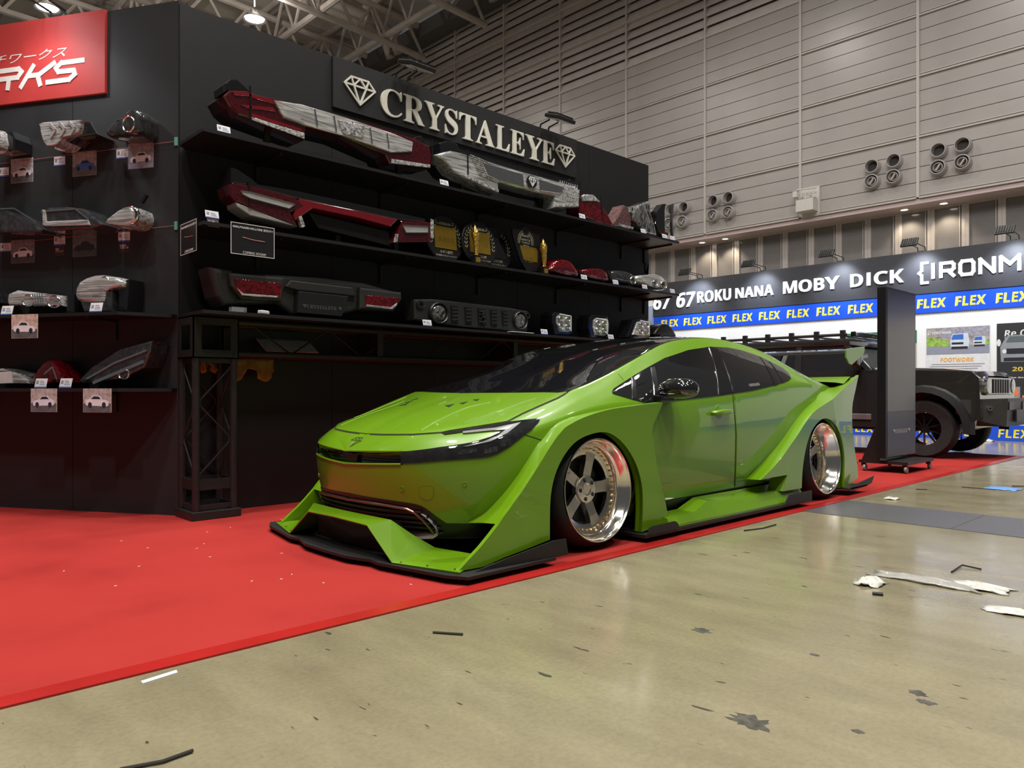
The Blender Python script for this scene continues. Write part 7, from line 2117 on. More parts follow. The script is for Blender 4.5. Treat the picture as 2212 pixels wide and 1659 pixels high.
GREEN = mat('lime_green_paint', (0.112, 0.242, 0.0028), 0.34, coat=0.8, noise=(2, 0.02), spec=0.5, coat_rough=0.02)
GLASS = mat('dark_tinted_glass', (0.010, 0.010, 0.011), 0.03, coat=1.0, spec=0.6)
SCREEN = mat('windscreen_glass', (0.008, 0.008, 0.010), 0.02, coat=1.0, spec=0.7)
GAP = mat('gap_shade_and_liner', (0.006, 0.008, 0.004), 0.8)  # black stands in for shade in panel gaps; also wheel wells, splitter opening
SPLT = mat('black_aero_plate_and_shade', (0.010, 0.010, 0.010), 0.5, noise=(40, 0.2))
POL = mat('polished_alloy', (0.90, 0.87, 0.82), 0.13, 1.0, noise=(8, 0.03))
POLS = mat('brushed_alloy', (0.62, 0.59, 0.55), 0.2, 1.0, noise=(30, 0.1))
GBOLT = mat('gold_bolt', (0.80, 0.55, 0.20), 0.22, 1.0)
car = thing('custom_car', 'lime green wide-body custom hatchback with deep polished wheels', 'car', (CARX, CARY, 0))
AXF, AXR = 0.018, 2.685

_t = sorted([p for p in OL['slot'][:6] if p[1] <= 0], key=lambda p: -p[1])
_b = sorted([p for p in OL['slot'][6:] if p[1] <= 0], key=lambda p: -p[1])
SLOTP = [(-y, z) for y, z in [(0.0, _t[0][2])] + [(p[1], p[2]) for p in _t]], [(-y, z) for y, z in [(0.0, _b[0][2])] + [(p[1], p[2]) for p in _b]]


def in_slot(y, z):
    y = abs(y)
    if y > SLOTP[0][-1][0] - 0.004:
        return False
    def at(L):
        for (a, za), (b, zb) in zip(L, L[1:]):
            if a <= y <= b:
                return za + (zb - za) * (y - a) / max(1e-6, b - a)
        return L[-1][1]
    return at(SLOTP[1]) + 0.001 < z < at(SLOTP[0]) - 0.001


# ---- painted shell with the wheel openings cut away
keep = []
for f, (u, v, s) in zip(BF, BUV):
    c = sum((Vector(BV[i]) for i in f), Vector()) / len(f)
    hole = any(sqrt((c.x - ax) ** 2 + (c.z - 0.30) ** 2) < 0.375 for ax in (AXF, AXR)) and abs(c.y) > 0.3
    if c.x < -0.86 and in_slot(c.y, c.z):
        hole = True
    if not hole:
        keep.append(f)
me = bpy.data.meshes.new('body_shell')
me.from_pydata(BV, [], keep)
me.materials.append(GREEN)
me.polygons.foreach_set('use_smooth', [True] * len(me.polygons))
me.set_sharp_from_angle(angle=radians(34))
link('body_shell', me, car)
MB().prism([(-0.80, -0.30), (-0.45, -0.45), (3.30, -0.55), (3.30, 0.55), (-0.45, 0.45), (-0.80, 0.30)], 0.09, 0.13, 'xy').build('underbody', SPLT, car)
for ax in (AXF, AXR):
    for s in (-1, 1):
        a = MB().lathe([(0.385, 0.0), (0.385, 0.30), (0.0001, 0.30)], 28, frame((ax, s * 0.84, 0.30), rx=s * pi / 2), 0.0 if s > 0 else pi, pi if s > 0 else 2 * pi)
        # drum runs inwards from the opening
        a = MB()
        rows = []
        for k in range(19):
            t = -0.25 + (pi + 0.5) * k / 18
            rows.append([(ax + 0.39 * cos(t), s * 0.845, 0.30 + 0.39 * sin(t)), (ax + 0.39 * cos(t), s * 0.50, 0.30 + 0.39 * sin(t)), (ax, s * 0.49, 0.30)])
        a.grid(rows)
        a.build('wheel_well', GAP, car)

# ---- glass
dl = conf('side_glass', OL['dlo'], 'y', GLASS, 0.004, 0.035)
for i, o in enumerate(dl):
    for k, m in (('bpillar', BLKG), ('qpillar', BLKG), ('qline2', BLKS), ('apex', BLKS), ('apex2', BLKS)):
        q = conf('pillar_trim', OL[k], 'y', m, 0.0065, 0.02, o, False, 0.004)[0]
        if i == 1:
            q.data = q.data.copy()
            q.data.transform(Matrix.Scale(-1, 4, (0, 1, 0)))
            q.data.flip_normals()
CHRL = mat('thin_bright_trim', (0.35, 0.35, 0.35), 0.2, 1.0)
b = OL['bpillar']
for i, j in ((0, 4), (1, 3)):
    p, q = Vector(b[i]), Vector(b[j])
    seam('window_trim', [p.lerp(q, k / 8) for k in range(9)], CHRL, 0.005, 0.008)
for k in ('apex', 'apex2'):
    p, q = Vector(OL[k][0]), Vector(OL[k][3])
    seam('window_trim', [p.lerp(q, i / 6) for i in range(7)], CHRL, 0.004, 0.008)

cowl = near_half(OL['cowl'])
ap = OL['apillar']
top = [(0.80, -0.609, 1.083), (0.79, -0.45, 0), (0.765, -0.25, 0), (0.75, 0.0, 0)]
cx = cowl[-1][0]
half = [(cx - 0.035, 0.0, 0)] + [(p[0] - 0.006, p[1], p[2]) for p in reversed(cowl)] + [(p[0] + 0.004, p[1] + 0.012, p[2]) for p in ap[1:]] + top[1:]
WS = sym(half)
conf('windscreen', WS, 'z', SCREEN, 0.003, 0.045, mirror=False)
rl = OL['railin']
edge = [(0.86, -0.592), (1.0, -0.575), (1.2, -0.558), (1.4, -0.55), (1.65, -0.542), (1.9, -0.537), (2.15, -0.535), (2.4, -0.537)]
half = [(0.76, 0.0, 0), (0.775, -0.25, 0), (0.80, -0.45, 0), (0.812, -0.598, 0)] + [(x, y, 0) for x, y in edge] + [(2.42, -0.3, 0), (2.43, 0, 0)]
conf('roof', sym(half), 'z', mat('black_roof_gloss', (0.010, 0.010, 0.011), 0.06, coat=1.0), 0.003, 0.05, mirror=False)
half = [(2.46, 0.0, 0), (2.45, -0.3, 0), (2.44, -0.52, 0), (2.8, -0.535, 0), (3.15, -0.53, 0), (3.22, -0.3, 0), (3.24, 0, 0)]
conf('rear_window', sym(half), 'z', GLASS, 0.003, 0.05, mirror=False)

# ---- bonnet, doors and their gaps
hf = near_half(OL['hoodfront'])
hs = OL['hoodside']
hl = OL['headlamp']
half = [(hf[0][0] + 0.004, 0.0, 0)] + [(p[0] + 0.004, p[1], 0) for p in hf] + [(hl[k][0] + 0.008, hl[k][1] + 0.006, 0) for k in (10, 11, 12)] + [(p[0], p[1] + 0.004, 0) for p in hs] + [(p[0] - 0.018, p[1], 0) for p in cowl[1:]] + [(cx - 0.05, 0, 0)]
bon = conf('bonnet', sym(half), 'z', GREEN, 0.004, 0.04, mirror=False)[0]
seam('bonnet_gap_shade', [(p[0], p[1], p[2]) for p in hf], GAP, 0.009, 0.002)
seam('bonnet_gap_shade', hs, GAP, 0.009, 0.002)
for k, nm in (('fdoor', 'front_door'), ('rdoor', 'rear_door')):
    d = conf(nm, [(x, y, max(z, 0.187)) for x, y, z in OL[k]], 'y', GREEN, 0.003, 0.04)
seam('door_gap_shade', OL['doorseam'], GAP, 0.007, 0.0015)
conf('skirt_gap_shade', [(0.44, 0, 0.13), (2.28, 0, 0.13), (2.28, 0, 0.178), (0.44, 0, 0.182)], 'y', SPLT, 0.004, 0.05)  # black strip paints the dark gap above the skirt and hides a glint
seam('fender_gap_shade', OL['fseam'], GAP, 0.004, 0.001)
seam('pillar_gap_shade', OL['pseam'], GAP, 0.003, 0.001)
# bonnet vents: three little gill mouths a side, their shade painted black
v = OL['vents']
for k in range(3):
    tri = v[3 * k:3 * k + 3]
    conf('bonnet_vent_shade', tri, 'z', SPLT, 0.0065, 0.02, bon)
for k in ('hoodcrease', 'crease2'):
    pts = smooth_poly(OL[k], 6, False)
    seam('bonnet_crease', pts, GREEN, 0.02, 0.0008, bon, True, 0.0055)

# ---- lamps and grille
for o in conf('headlamp', OL['headlamp'], 'y', mat('black_headlamp', (0.012, 0.012, 0.013), 0.05, coat=1.0, noise=(30, 0.3)), 0.005, 0.014):
    pass
conf('daylight_strip', OL['drl'], 'y', mat('pale_light_guide', (0.20, 0.205, 0.21), 0.18, coat=1.0), 0.0075, 0.014)
GREYC = mat('smoked_chrome_facet', (0.16, 0.16, 0.17), 0.15, 0.9, noise=(50, 0.5), bump=(40, 0.6))
for (x0, x1, z0, z1) in ((-0.66, -0.60, 0.540, 0.566), (-0.585, -0.53, 0.567, 0.598), (-0.76, -0.69, 0.536, 0.556)):
    conf('lamp_facet', [(x0, 0, z0), (x1, 0, z0 + 0.012), (x1, 0, z1 + 0.008), (x0, 0, z1)], 'y', GREYC, 0.0065, 0.012)
sl = OL['slot']
top = sorted([p for p in sl[:6] if p[1] <= 0], key=lambda p: -p[1])
bot = sorted([p for p in sl[6:] if p[1] <= 0], key=lambda p: -p[1])
half = [(0, 0.0, top[0][2])] + top + bot[::-1] + [(0, 0.0, bot[0][2])]
SLOT2 = [(p[1], p[2]) for p in sym(half)]
slot = conf('upper_grille', sym(half), 'x', BLKG, -0.045, 0.025, mirror=False, depth=0.004)[0]
topc = [(y, z) for y, z in reversed(SLOTP[0])] + [(-y, z) for y, z in SLOTP[0][1:]]
botc = [(y, z) for y, z in reversed(SLOTP[1])] + [(-y, z) for y, z in SLOTP[1][1:]]
for chain, m_ in ((topc, GREEN), (botc, GREEN), ([topc[0], botc[0]], BLKG), ([topc[-1], botc[-1]], BLKG)):
    rows = []
    for (ya, za), (yb, zb) in zip(chain, chain[1:]):
        for q in range(5):
            y, z = ya + (yb - ya) * q / 4, za + (zb - za) * q / 4
            p, n = onto(y, z, 'x')
            rows.append([tuple(p + n * 0.003), tuple(p + n * 0.001 + Vector((0.012, 0, 0))), tuple(p - n * 0.05)])
    MB().grid(rows).build('slot_surround', m_, car)
for z in (0.492, 0.508):
    seam('grille_bar', [tuple(onto(-0.36 + 0.72 * k / 24, z, 'x')[0]) for k in range(25)], BLKS, 0, -0.038, slot, False, 0.0025)
conf('radar_cover', [(0, 0.05, 0.517), (0, -0.065, 0.52), (0, -0.06, 0.476), (0, 0.055, 0.478)], 'x', mat('brown_radar_cover', (0.055, 0.022, 0.018), 0.3), -0.030, 0.02, slot, False)
# lips above and below the slot
seam('grille_lip', [tuple(onto(-0.40 + 0.80 * k / 30, 0.467 + 0.02 * abs(-0.40 + 0.80 * k / 30) / 0.4, 'x')[0]) for k in range(31)], GREEN, 0, 0.002, None, False, 0.006)
seam('nose_lip', [tuple(onto(-0.40 + 0.80 * k / 30, 0.530 + 0.018 * abs(-0.40 + 0.80 * k / 30) / 0.4, 'x')[0]) for k in range(31)], GREEN, 0, 0.003, None, False, 0.005)

le = near_half(OL['lowedge'])
half = [(0, 0.0, 0.3135)] + le + [(0, -0.69, 0.13), (0, 0.0, 0.127)]
lg = conf('lower_grille', sym(half), 'x', mat('black_grille_plastic', (0.010, 0.010, 0.010), 0.3, spec=0.4), 0.004, 0.03, mirror=False)[0]
for z, yw in ((0.262, 0.47), (0.236, 0.49), (0.21, 0.51), (0.185, 0.52), (0.16, 0.52)):
    seam('grille_slat', [tuple(onto(-yw + 2 * yw * k / 30, z, 'x')[0]) for k in range(31)], BLKS, 0, 0.012, lg, False, 0.006)
gf = near_half(OL['gril_frame'])
gf = [(-0.955, 0.0, 0.284)] + [p for p in gf]
seam('grille_frame', sym([(x, y, z) for x, y, z in gf])[:-1] if False else [(x, -y, z) for x, y, z in reversed(gf)] + gf[1:], mat('bronze_grille_frame', (0.20, 0.13, 0.11), 0.3, 0.8), 0, 0.012, lg, False, 0.008)
SILV = mat('silver_corner_trim', (0.40, 0.39, 0.38), 0.35, 0.25)
for s in (1, -1):
    rows = []
    for (y, z, d0) in ((-0.452, 0.262, 0.012), (-0.478, 0.245, 0.016), (-0.498, 0.215, 0.02), (-0.508, 0.185, 0.024), (-0.503, 0.162, 0.026), (-0.478, 0.146, 0.026), (-0.43, 0.138, 0.024), (-0.37, 0.136, 0.02)):
        p, n = onto(y, z, 'x')
        t = Vector((0, 0.5 if z > 0.17 else 0.15, 0.25 if z > 0.2 else 0.8)).normalized()
        w_ = 0.012 + 0.022 * min(1, max(0, (0.27 - z) / 0.1))
        q0, q1 = p + n * d0, p + n * (d0 - 0.014) + t * w_
        rows.append([(v.x, v.y * s, v.z) for v in (p - n * 0.004 - t * 0.006, q0 - t * 0.006, q0, q1, q1 - n * 0.014)])
    MB().grid(rows).build('corner_trim', SILV, lg, True, 40)

# nose emblem, sensors, tow cover
e = OL['emblem']
c = sum((Vector(p) for p in e), Vector()) / len(e)
EM = mat('dark_green_emblem_line', (0.03, 0.07, 0.006), 0.4)
def nosept(y, t):
    """point on the nose: t 0 at the lower tip, 1 at the upper edge"""
    x = -0.962 + 0.062 * t
    p, n = onto(x, y, 'z')
    return tuple(p + n * 0.001)
E_ = {'a': (-0.026, 1), 'b': (0, 1), 'c': (0.026, 1), 'l': (-0.05, 0.62), 'r': (0.05, 0.62), 'm': (-0.017, 0.62), 'n': (0.017, 0.62), 'v': (0, 0)}
a = MB()
for s in ('ac', 'al', 'cr', 'lr', 'lv', 'rv', 'am', 'mb', 'bn', 'nc', 'mv', 'nv'):
    p, q = [Vector(E_[k]) for k in s]
    a.tube([nosept(*p.lerp(q, i / 4)) for i in range(5)], 0.0016, 5)
a.build('nose_emblem', EM, car)
for k in ('sensor1', 'sensor2'):
    p = Vector(OL[k][0])
    q = BTREE.find_nearest(p)
    n = nrm_at(q[0], q[2])
    for s in (-1, 1):
        c = Vector((q[0].x, -s * q[0].y, q[0].z))
        nn = Vector((n.x, -s * n.y, n.z))
        M = Matrix.Translation(c) @ nn.to_track_quat('Z', 'Y').to_matrix().to_4x4()
        MB().lathe([(0.013, -0.002), (0.013, 0.003), (0.0105, 0.004), (0.0095, 0.0015), (0.0001, 0.0025)], 16, M).build('parking_sensor', GREEN, car, True)
tw = OL['tow']
conf('tow_eye_cover', [(0, p[1], p[2]) for p in tw], 'x', GREEN, 0.002, 0.012, None, False)
seam('tow_cover_gap_shade', [tw[i % len(tw)] for i in range(len(tw) + 1)], GAP, 0.002, 0.001, None, False)

# ---- wide arches
FY, RY = -0.865, -0.895


def plate(part, poly, yf, m, thick=0.03):
    """flat aero panel with rolled-in edges; poly in (x, z); yf(x, z) gives its plane"""
    n = len(poly)
    r = delaunay_2d_cdt([Vector(p) for p in poly], [(i, (i + 1) % n) for i in range(n)], [list(range(n))], 1, 1e-6)
    vs = [Vector((v.x, yf(v.x, v.y), v.y)) for v in r[0]]
    k = len(vs)
    vs += [v + Vector((0, thick, 0)) for v in vs]
    fs = [tuple(f) for f in r[2]] + [tuple(i + k for i in f[::-1]) for f in r[2]]
    cnt = {}
    for f in r[2]:
        for a, b in zip(list(f), list(f[1:]) + [f[0]]):
            cnt[tuple(sorted((a, b)))] = cnt.get(tuple(sorted((a, b))), 0) + 1
    fs += [(a, b, b + k, a + k) for (a, b), c in cnt.items() if c == 1]
    for s in (1, -1):
        MB().add([(v.x, v.y * s, v.z) for v in vs], fs).build(part, m, car)


def both(part, mb_fn, m, smooth=False, sharp=30):
    for s in (1, -1):
        mb_fn(s).build(part, m, car, smooth, sharp)


fo, fr, fa, flo = smooth_poly(OL['ff_out'], 3, False), OL['ff_rear'], smooth_poly(OL['ff_arch'], 4, False), OL['ff_low']
fyf = lambda x, z: FY + (0.03 * max(0.0, (-0.55 - x)) / 0.4 if x < -0.55 else 0.0)
poly = fo + fr[:-1] + fa + flo
plate('front_wide_arch', poly, fyf, GREEN, 0.022)
si = smooth_poly(OL['strip_in'], 3, False)


def strip_mb(outer, inner, yf, s):
    rows = []
    for (ox, oz), i in zip(outer, inner):
        p, q = Vector((ox, yf(ox, oz), oz)), Vector(i) + Vector((0, 0.012, 0))
        mid = p.lerp(q, 0.5) + Vector((0, -0.004, 0.004))
        rows.append([(v.x, v.y * s, v.z) for v in (p, mid, q)])
    return MB().grid(rows)


both('front_arch_lip', lambda s: strip_mb(fo, si, fyf, s), GREEN, True, 60)
# rear edge of the front arch turned in to the door
def ret(pts, yf, depth, s):
    return MB().grid([[(x, yf(x, z) * s, z), (x + 0.015, (yf(x, z) + depth) * s, z)] for x, z in pts])
both('arch_return', lambda s: ret([fo[-1]] + fr, fyf, 0.075, s), GREEN)
both('arch_edge', lambda s: MB().grid([[(x, FY * s, z), (x, (FY + 0.05) * s, z)] for x, z in fa]), GREEN)

ro, rt, rr, ra, rlo = smooth_poly(OL['rf_out'], 3, False), OL['rf_top'], smooth_poly(OL['rf_rear'], 2, False), smooth_poly(OL['rf_arch'], 4, False), OL['rf_low']
ryf = lambda x, z: RY + (0.05 * max(0.0, x - 2.85) / 0.5 if x > 2.85 else 0.0)
plate('rear_wide_arch', ro + rt + rr + ra + rlo, ryf, GREEN, 0.022)
rsi = smooth_poly(OL['rstrip_in'], 3, False)
both('rear_arch_lip', lambda s: strip_mb(ro + rt, rsi + [(2.85, -0.735, 0.845), (3.05, -0.715, 0.865), (3.30, -0.62, 0.86)], ryf, s), GREEN, True, 60)
both('arch_edge', lambda s: MB().grid([[(x, RY * s, z), (x, (RY + 0.05) * s, z)] for x, z in ra]), GREEN)
both('intake_duct', lambda s: MB().grid([[(x, (RY + 0.005) * s, z), (x - 0.03, -0.79 * s, z)] for x, z in (rlo[1], rlo[2], rlo[3], ro[0])]), GREEN)
# ducktail across the back
rows = []
for k in range(13):
    y = -0.80 + 1.6 * k / 12
    e_ = 1 - (y / 0.80) ** 2
    rows.append([(3.02 + 0.08 * e_, y, 0.905 + 0.02 * e_), (3.2 + 0.08 * e_, y, 0.895), (3.33 + 0.10 * e_, y, 0.955), (3.34 + 0.10 * e_, y, 0.945), (3.25 + 0.10 * e_, y, 0.82)])
MB().grid(rows).build('ducktail', GREEN, car, True, 30)

# ---- front splitter, green canard bridge
half = [(-1.113, 0.0), (-1.108, 0.2), (-1.065, 0.345), (-1.075, 0.43), (-1.0, 0.83), (-0.95, 0.925), (-0.40, 0.925), (-0.40, 0.55), (-0.55, 0.0)]
MB().prism(half + [(x, -y) for x, y in reversed(half) if y > 0], 0.030, 0.044, 'xy').build('front_splitter', SPLT, car)
plate('splitter_winglet', OL['fwing'], lambda x, z: -0.878 - 0.045 * max(0.0, (x + 0.9)) / 0.6, SPLT, 0.008)
A, B, C, D, E2, G2 = (-1.045, -0.285, 0.195), (-0.965, -0.37, 0.222), (-1.045, -0.495, 0.05), (-0.80, -0.50, 0.085), (-0.945, -0.86, 0.052), (-0.68, -0.72, 0.062)
A0, B0 = (-1.062, 0.0, 0.205), (-0.985, 0.0, 0.225)
D2 = (-0.885, -0.435, 0.15)


def mir(p, s):
    return (p[0], p[1] * s, p[2])


def canard(s):
    m = MB()
    P = [mir(p, s) for p in (A0, B0, A, B, C, D, E2, G2, D2)]
    m.add(P, [(0, 2, 3, 1), (2, 4, 5, 8, 3), (4, 6, 7, 5)])
    return m


def canard_edge(s):
    P = [Vector(mir(p, s)) for p in (A0, A, C, E2)]
    return MB().grid([[tuple(p), tuple(p + Vector((0.006, 0, -0.008)))] for p in P])


for s in (1, -1):
    o = canard(s).build('front_canard', GREEN, car)
    md = o.modifiers.new('thick', 'SOLIDIFY')
    md.thickness = 0.006
MB().box(-0.94, -0.88, -0.36, 0.36, 0.045, 0.20).build('splitter_core', GAP, car)
# far-side and near-side end fences inside the corners are the arch panels themselves
for s in (1, -1):
    for k in range(3):
        MB().lathe([(0.005, 0), (0.005, 0.003), (0.0001, 0.003)], 8, frame((-1.02 + 0.045 * k, s * (0.53 + 0.14 * k), 0.054))).build('splitter_bolt', CHRL, car)

# ---- side skirts
def skirt(s):
    sec = [(0.57, 0.115, 0.112, 0.068), (0.86, 0.118, 0.115, 0.068), (1.03, 0.172, 0.162, 0.068), (1.15, 0.172, 0.150, 0.066), (2.27, 0.168, 0.130, 0.060)]
    rows = [[(x, -0.76 * s, zi), (x - 0.0, -0.862 * s if x > 1 else -0.885 * s, zo), (x, -0.905 * s, zb), (x, -0.905 * s, zb - 0.015), (x, -0.7 * s, zb - 0.015)] for x, zi, zo, zb in sec]
    m = MB().grid(rows)
    for r in (rows[0], rows[-1]):
        m.add(r, [(0, 1, 2, 3, 4)])
    return m


both('side_skirt', skirt, GREEN)
both('sill_plate', lambda s: MB().prism([(0.30, -0.60), (0.33, -0.915), (2.30, -0.925), (2.30, -0.6)] if s > 0 else [(0.30, 0.60), (0.33, 0.915), (2.30, 0.925), (2.30, 0.6)], 0.032, 0.05, 'xy'), SPLT)
plate('sill_winglet', OL['swingF'], lambda x, z: -0.93, SPLT, 0.008)
plate('sill_winglet', OL['swingR'], lambda x, z: -0.935, SPLT, 0.008)
plate('rear_winglet', OL['rwing'], lambda x, z: -0.93, SPLT, 0.008)
both('rear_winglet_floor', lambda s: MB().prism([(2.95, -0.75 * s), (2.98, -0.93 * s), (3.36, -0.93 * s), (3.30, -0.7 * s)], 0.055, 0.066, 'xy'), SPLT)

# ---- mirrors, handles
def mirror(s):
    m = MB()
    rows = []
    n = 20
    for k in range(13):
        ph = pi * k / 12
        r = max(0.02, sin(ph)) ** 0.6
        y = -0.905 + 0.118 * cos(ph)
        rows.append([(0.665 + 0.088 * r * cos(a_) * (1.15 if cos(a_) < 0 else 0.8), y * s, 0.846 + 0.062 * r * sin(a_) * (1.1 if sin(a_) > 0 else 0.85)) for a_ in [2 * pi * j / n for j in range(n + 1)]])
    return m.grid(rows)


for s in (1, -1):
    o = mirror(s).build('door_mirror', BLKG, car, True, 50)
    MB().bev(0.56, 0.70, min(-0.78 * s, -0.86 * s), max(-0.78 * s, -0.86 * s), 0.775, 0.815, 0.01).build('mirror_foot', BLKG, o)
    MB().tube([(0.585, -0.83 * s, 0.825), (0.565, -0.90 * s, 0.822), (0.60, -0.98 * s, 0.828)], 0.003, 6).build('mirror_trim', CHRL, o)
for s in (1, -1):
    h = MB()
    p, n = onto(1.25, 0.70, 'y')
    y = p.y * s
    h.pillow(smooth_poly([(1.135, 0.698), (1.17, 0.715), (1.33, 0.722), (1.362, 0.708), (1.34, 0.69), (1.18, 0.682)], 3), y, y - 0.05 * s, crown=0.75, shrink=0.55)
    ho = h.build('door_handle', GREEN, car, True, 60)
    MB().pillow(ellipse(1.235, 0.70, 0.05, 0.052, 20), y + 0.004 * s, y - 0.006 * s, crown=0.3).build('handle_cup', GREEN, ho, True)

# ---- sticker on the rear side window
sx = OL['stick']
M = Matrix.Translation((0, 0, 0))
p0, n0 = onto(1.66, 0.862, 'y')
p1, n1 = onto(1.84, 0.874, 'y')
text('CRYSTALEYE', mat('pale_window_sticker', (0.30, 0.30, 0.30), 0.4), 0.02, 0.165, 0, 0.02, car, d=0, ext=0.0008, style='serif',
     M=Matrix.Translation(p0 + n0 * 0.008) @ Matrix.Rotation(atan2(p1.y - p0.y, p1.x - p0.x), 4, 'Z') @ Matrix.Rotation(-atan2(p1.z - p0.z, p1.x - p0.x), 4, 'Y') @ Matrix.Rotation(atan2(n0.z, -n0.y), 4, 'X').inverted(), name='window_sticker')

# ---- rear wing
BL = []
for k in range(2):
    y = -0.745 if k == 0 else 0.745
    BL.append([(3.37, y, 1.150), (3.40, y, 1.172), (3.50, y, 1.186), (3.62, y, 1.196), (3.68, y, 1.205), (3.62, y, 1.185), (3.48, y, 1.16)])
mb = MB().grid([r + [r[0]] for r in BL])
mb.build('wing_blade', mat('gloss_carbon_blade', (0.012, 0.012, 0.013), 0.08, coat=1.0), car, True, 40)
ep = OL['endplate']
for s in (1, -1):
    MB().prism(ep, -0.745 * s, -0.757 * s, 'xz').build('wing_endplate', GREEN, car)
    MB().prism([(3.20, 0.86), (3.30, 0.86), (3.52, 1.165), (3.44, 1.165)], -0.15 * s, -0.165 * s, 'xz').build('wing_stay', BLKG, car)

# ---- wheels
TYREC = mat('black_tyre_rubber', (0.008, 0.008, 0.008), 0.55, noise=(30, 0.2))


def wheel(ax, s, yface, camber, rot, dish):
    """s = -1 on the aisle side; local z of the wheel points outwards"""
    R = 0.318
    T = car
    base = Matrix.Translation((ax, s * yface, R + 0.002)) @ Matrix.Rotation(s * radians(camber), 4, 'X') @ Matrix.Rotation(-s * pi / 2, 4, 'X')
    prof = [(0.262, -0.020), (0.271, -0.004), (0.276, -0.010), (0.292, -0.028), (0.306, -0.052), (0.311, -0.075), (0.311, -0.215), (0.304, -0.24), (0.262, -0.262)]
    ty = MB().lathe(prof, 64, base).build('wheel', TYREC, T, True, 60)
    lip = [(0.258, -0.012), (0.266, 0.004), (0.2705, 0.004), (0.2715, -0.004), (0.268, 0.002), (0.262, -0.004), (0.252, -0.012), (0.249, -0.05), (0.240, -0.058), (0.238, -dish * 0.62), (0.232, -dish * 0.68), (0.229, -dish), (0.200, -dish - 0.004), (0.196, -dish - 0.02), (0.205, -0.25)]
    MB().lathe(lip, 72, base).build('rim_barrel', POL, ty, True, 50)
    # five spoke centre
    c = MB()
    zf = -dish - 0.002
    rin, rout = 0.066, 0.203
    for k in range(5):
        M = base @ Matrix.Rotation(rot + 2 * pi * k / 5, 4, 'Z')
        w0, w1 = 0.030, 0.040
        P = [(rin - 0.02, -w0, zf - 0.012), (rin - 0.02, w0, zf - 0.012), (0.15, w0 * 1.02, zf - 0.004), (rout, w1, zf - 0.002), (rout, -w1, zf - 0.002), (0.15, -w0 * 1.02, zf - 0.004)]
        Q = [(x, y * 1.1, z - 0.03) for x, y, z in P]
        c.add([M @ Vector(p) for p in P + Q], [(0, 1, 2, 5), (5, 2, 3, 4), (1, 7, 8, 2), (2, 8, 9, 3), (3, 9, 10, 4), (4, 10, 11, 5), (5, 11, 6, 0), (0, 6, 7, 1)])
    c.lathe([(0.205, zf - 0.001), (0.205, zf - 0.024), (0.186, zf - 0.024), (0.184, zf - 0.008), (0.205, zf - 0.001)], 60, base)
    c.build('wheel_centre', POLS, ty, False)
    h = MB().lathe([(0.078, zf - 0.03), (0.076, zf - 0.004), (0.070, zf + 0.004), (0.034, zf + 0.006), (0.033, zf - 0.004), (0.028, zf - 0.004), (0.026, zf + 0.002), (0.0001, zf + 0.002)], 40, base)
    hub = h.build('hub', POL, ty, True, 40)
    for k in range(5):
        M = base @ Matrix.Rotation(rot + pi / 5 + 2 * pi * k / 5, 4, 'Z')
        MB().lathe([(0.0115, zf + 0.003), (0.0115, zf + 0.007), (0.0001, zf + 0.0065)], 10, M @ Matrix.Translation((0.052, 0, 0))).build('lug_nut', BLKG, hub, True)
    mb0 = MB().lathe([(0.0072, -0.004), (0.0072, 0.007), (0.0045, 0.0095), (0.0001, 0.0095)], 6).mesh('rim_bolt', GBOLT, True) if 'rim_bolt' not in bpy.data.meshes else bpy.data.meshes['rim_bolt']
    for k in range(40):
        o = link('rim_bolt', mb0, ty)
        o.matrix_local = base @ Matrix.Rotation(2 * pi * (k + 0.5) / 40, 4, 'Z') @ Matrix.Translation((0.2165, 0, -dish - 0.001))
    # brake disc behind
    MB().lathe([(0.165, zf - 0.06), (0.165, zf - 0.075), (0.05, zf - 0.075), (0.05, zf - 0.06), (0.165, zf - 0.06)], 40, base).lathe([(0.225, zf - 0.12), (0.0001, zf - 0.12)], 24, base).build('brake_disc', mat('dark_brake_steel', (0.03, 0.028, 0.027), 0.4, 0.5), ty, True, 40)
    MB().tube([base @ Vector((0.247 * cos(2.7), 0.247 * sin(2.7), -0.03)), base @ Vector((0.235 * cos(2.7), 0.235 * sin(2.7), 0.0))], 0.004, 6).build('valve', CHR, ty)
    return ty


for s in (-1, 1):
    wheel(AXF, s, 0.842, 3.5, radians(74), 0.085)
    wheel(AXR, s, 0.872, 4.5, radians(95), 0.135)

# ================================================================== BITS LEFT ON THE FLOOR
FILM = mat('crumpled_clear_film', (0.48, 0.47, 0.43), 0.2, noise=(30, 0.2), bump=(30, 0.6))
DARKB = mat('dark_floor_bit', (0.016, 0.0145, 0.011), 0.6)
crumple('plastic_scrap', 'small crumpled white plastic scrap, left of the long clear film', 'litter', (3.38, 1.28, 0.0025), 0.13, 0.10, 0.04, FILM, 1)
crumple('plastic_film', 'long crumpled strip of clear film on the concrete', 'litter', (3.60, 1.13, 0.0025), 0.12, 0.42, 0.02, mat('thin_clear_film', (0.5, 0.49, 0.45), 0.15, trans=0.5, bump=(30, 0.6)), 2, 12)
crumple('plastic_scrap', 'flat crumpled white wrapper right of the long clear film', 'litter', (3.65, 0.93, 0.0025), 0.13, 0.22, 0.025, FILM, 3)
crumple('plastic_scrap', 'white wrapper at the right picture edge', 'litter', (3.33, 0.72, 0.0025), 0.09, 0.22, 0.02, FILM, 4)
crumple('blue_scrap', 'small blue scrap of film beyond the steel cover plates', 'litter', (7.45, 1.73, 0.0025), 0.22, 0.24, 0.012, mat('blue_film', (0.10, 0.25, 0.60), 0.35), 5)
crumple('paper_scrap', 'tiny cream paper scrap beyond the steel cover plates', 'litter', (6.13, 2.16, 0.0025), 0.10, 0.10, 0.02, FILM, 6)
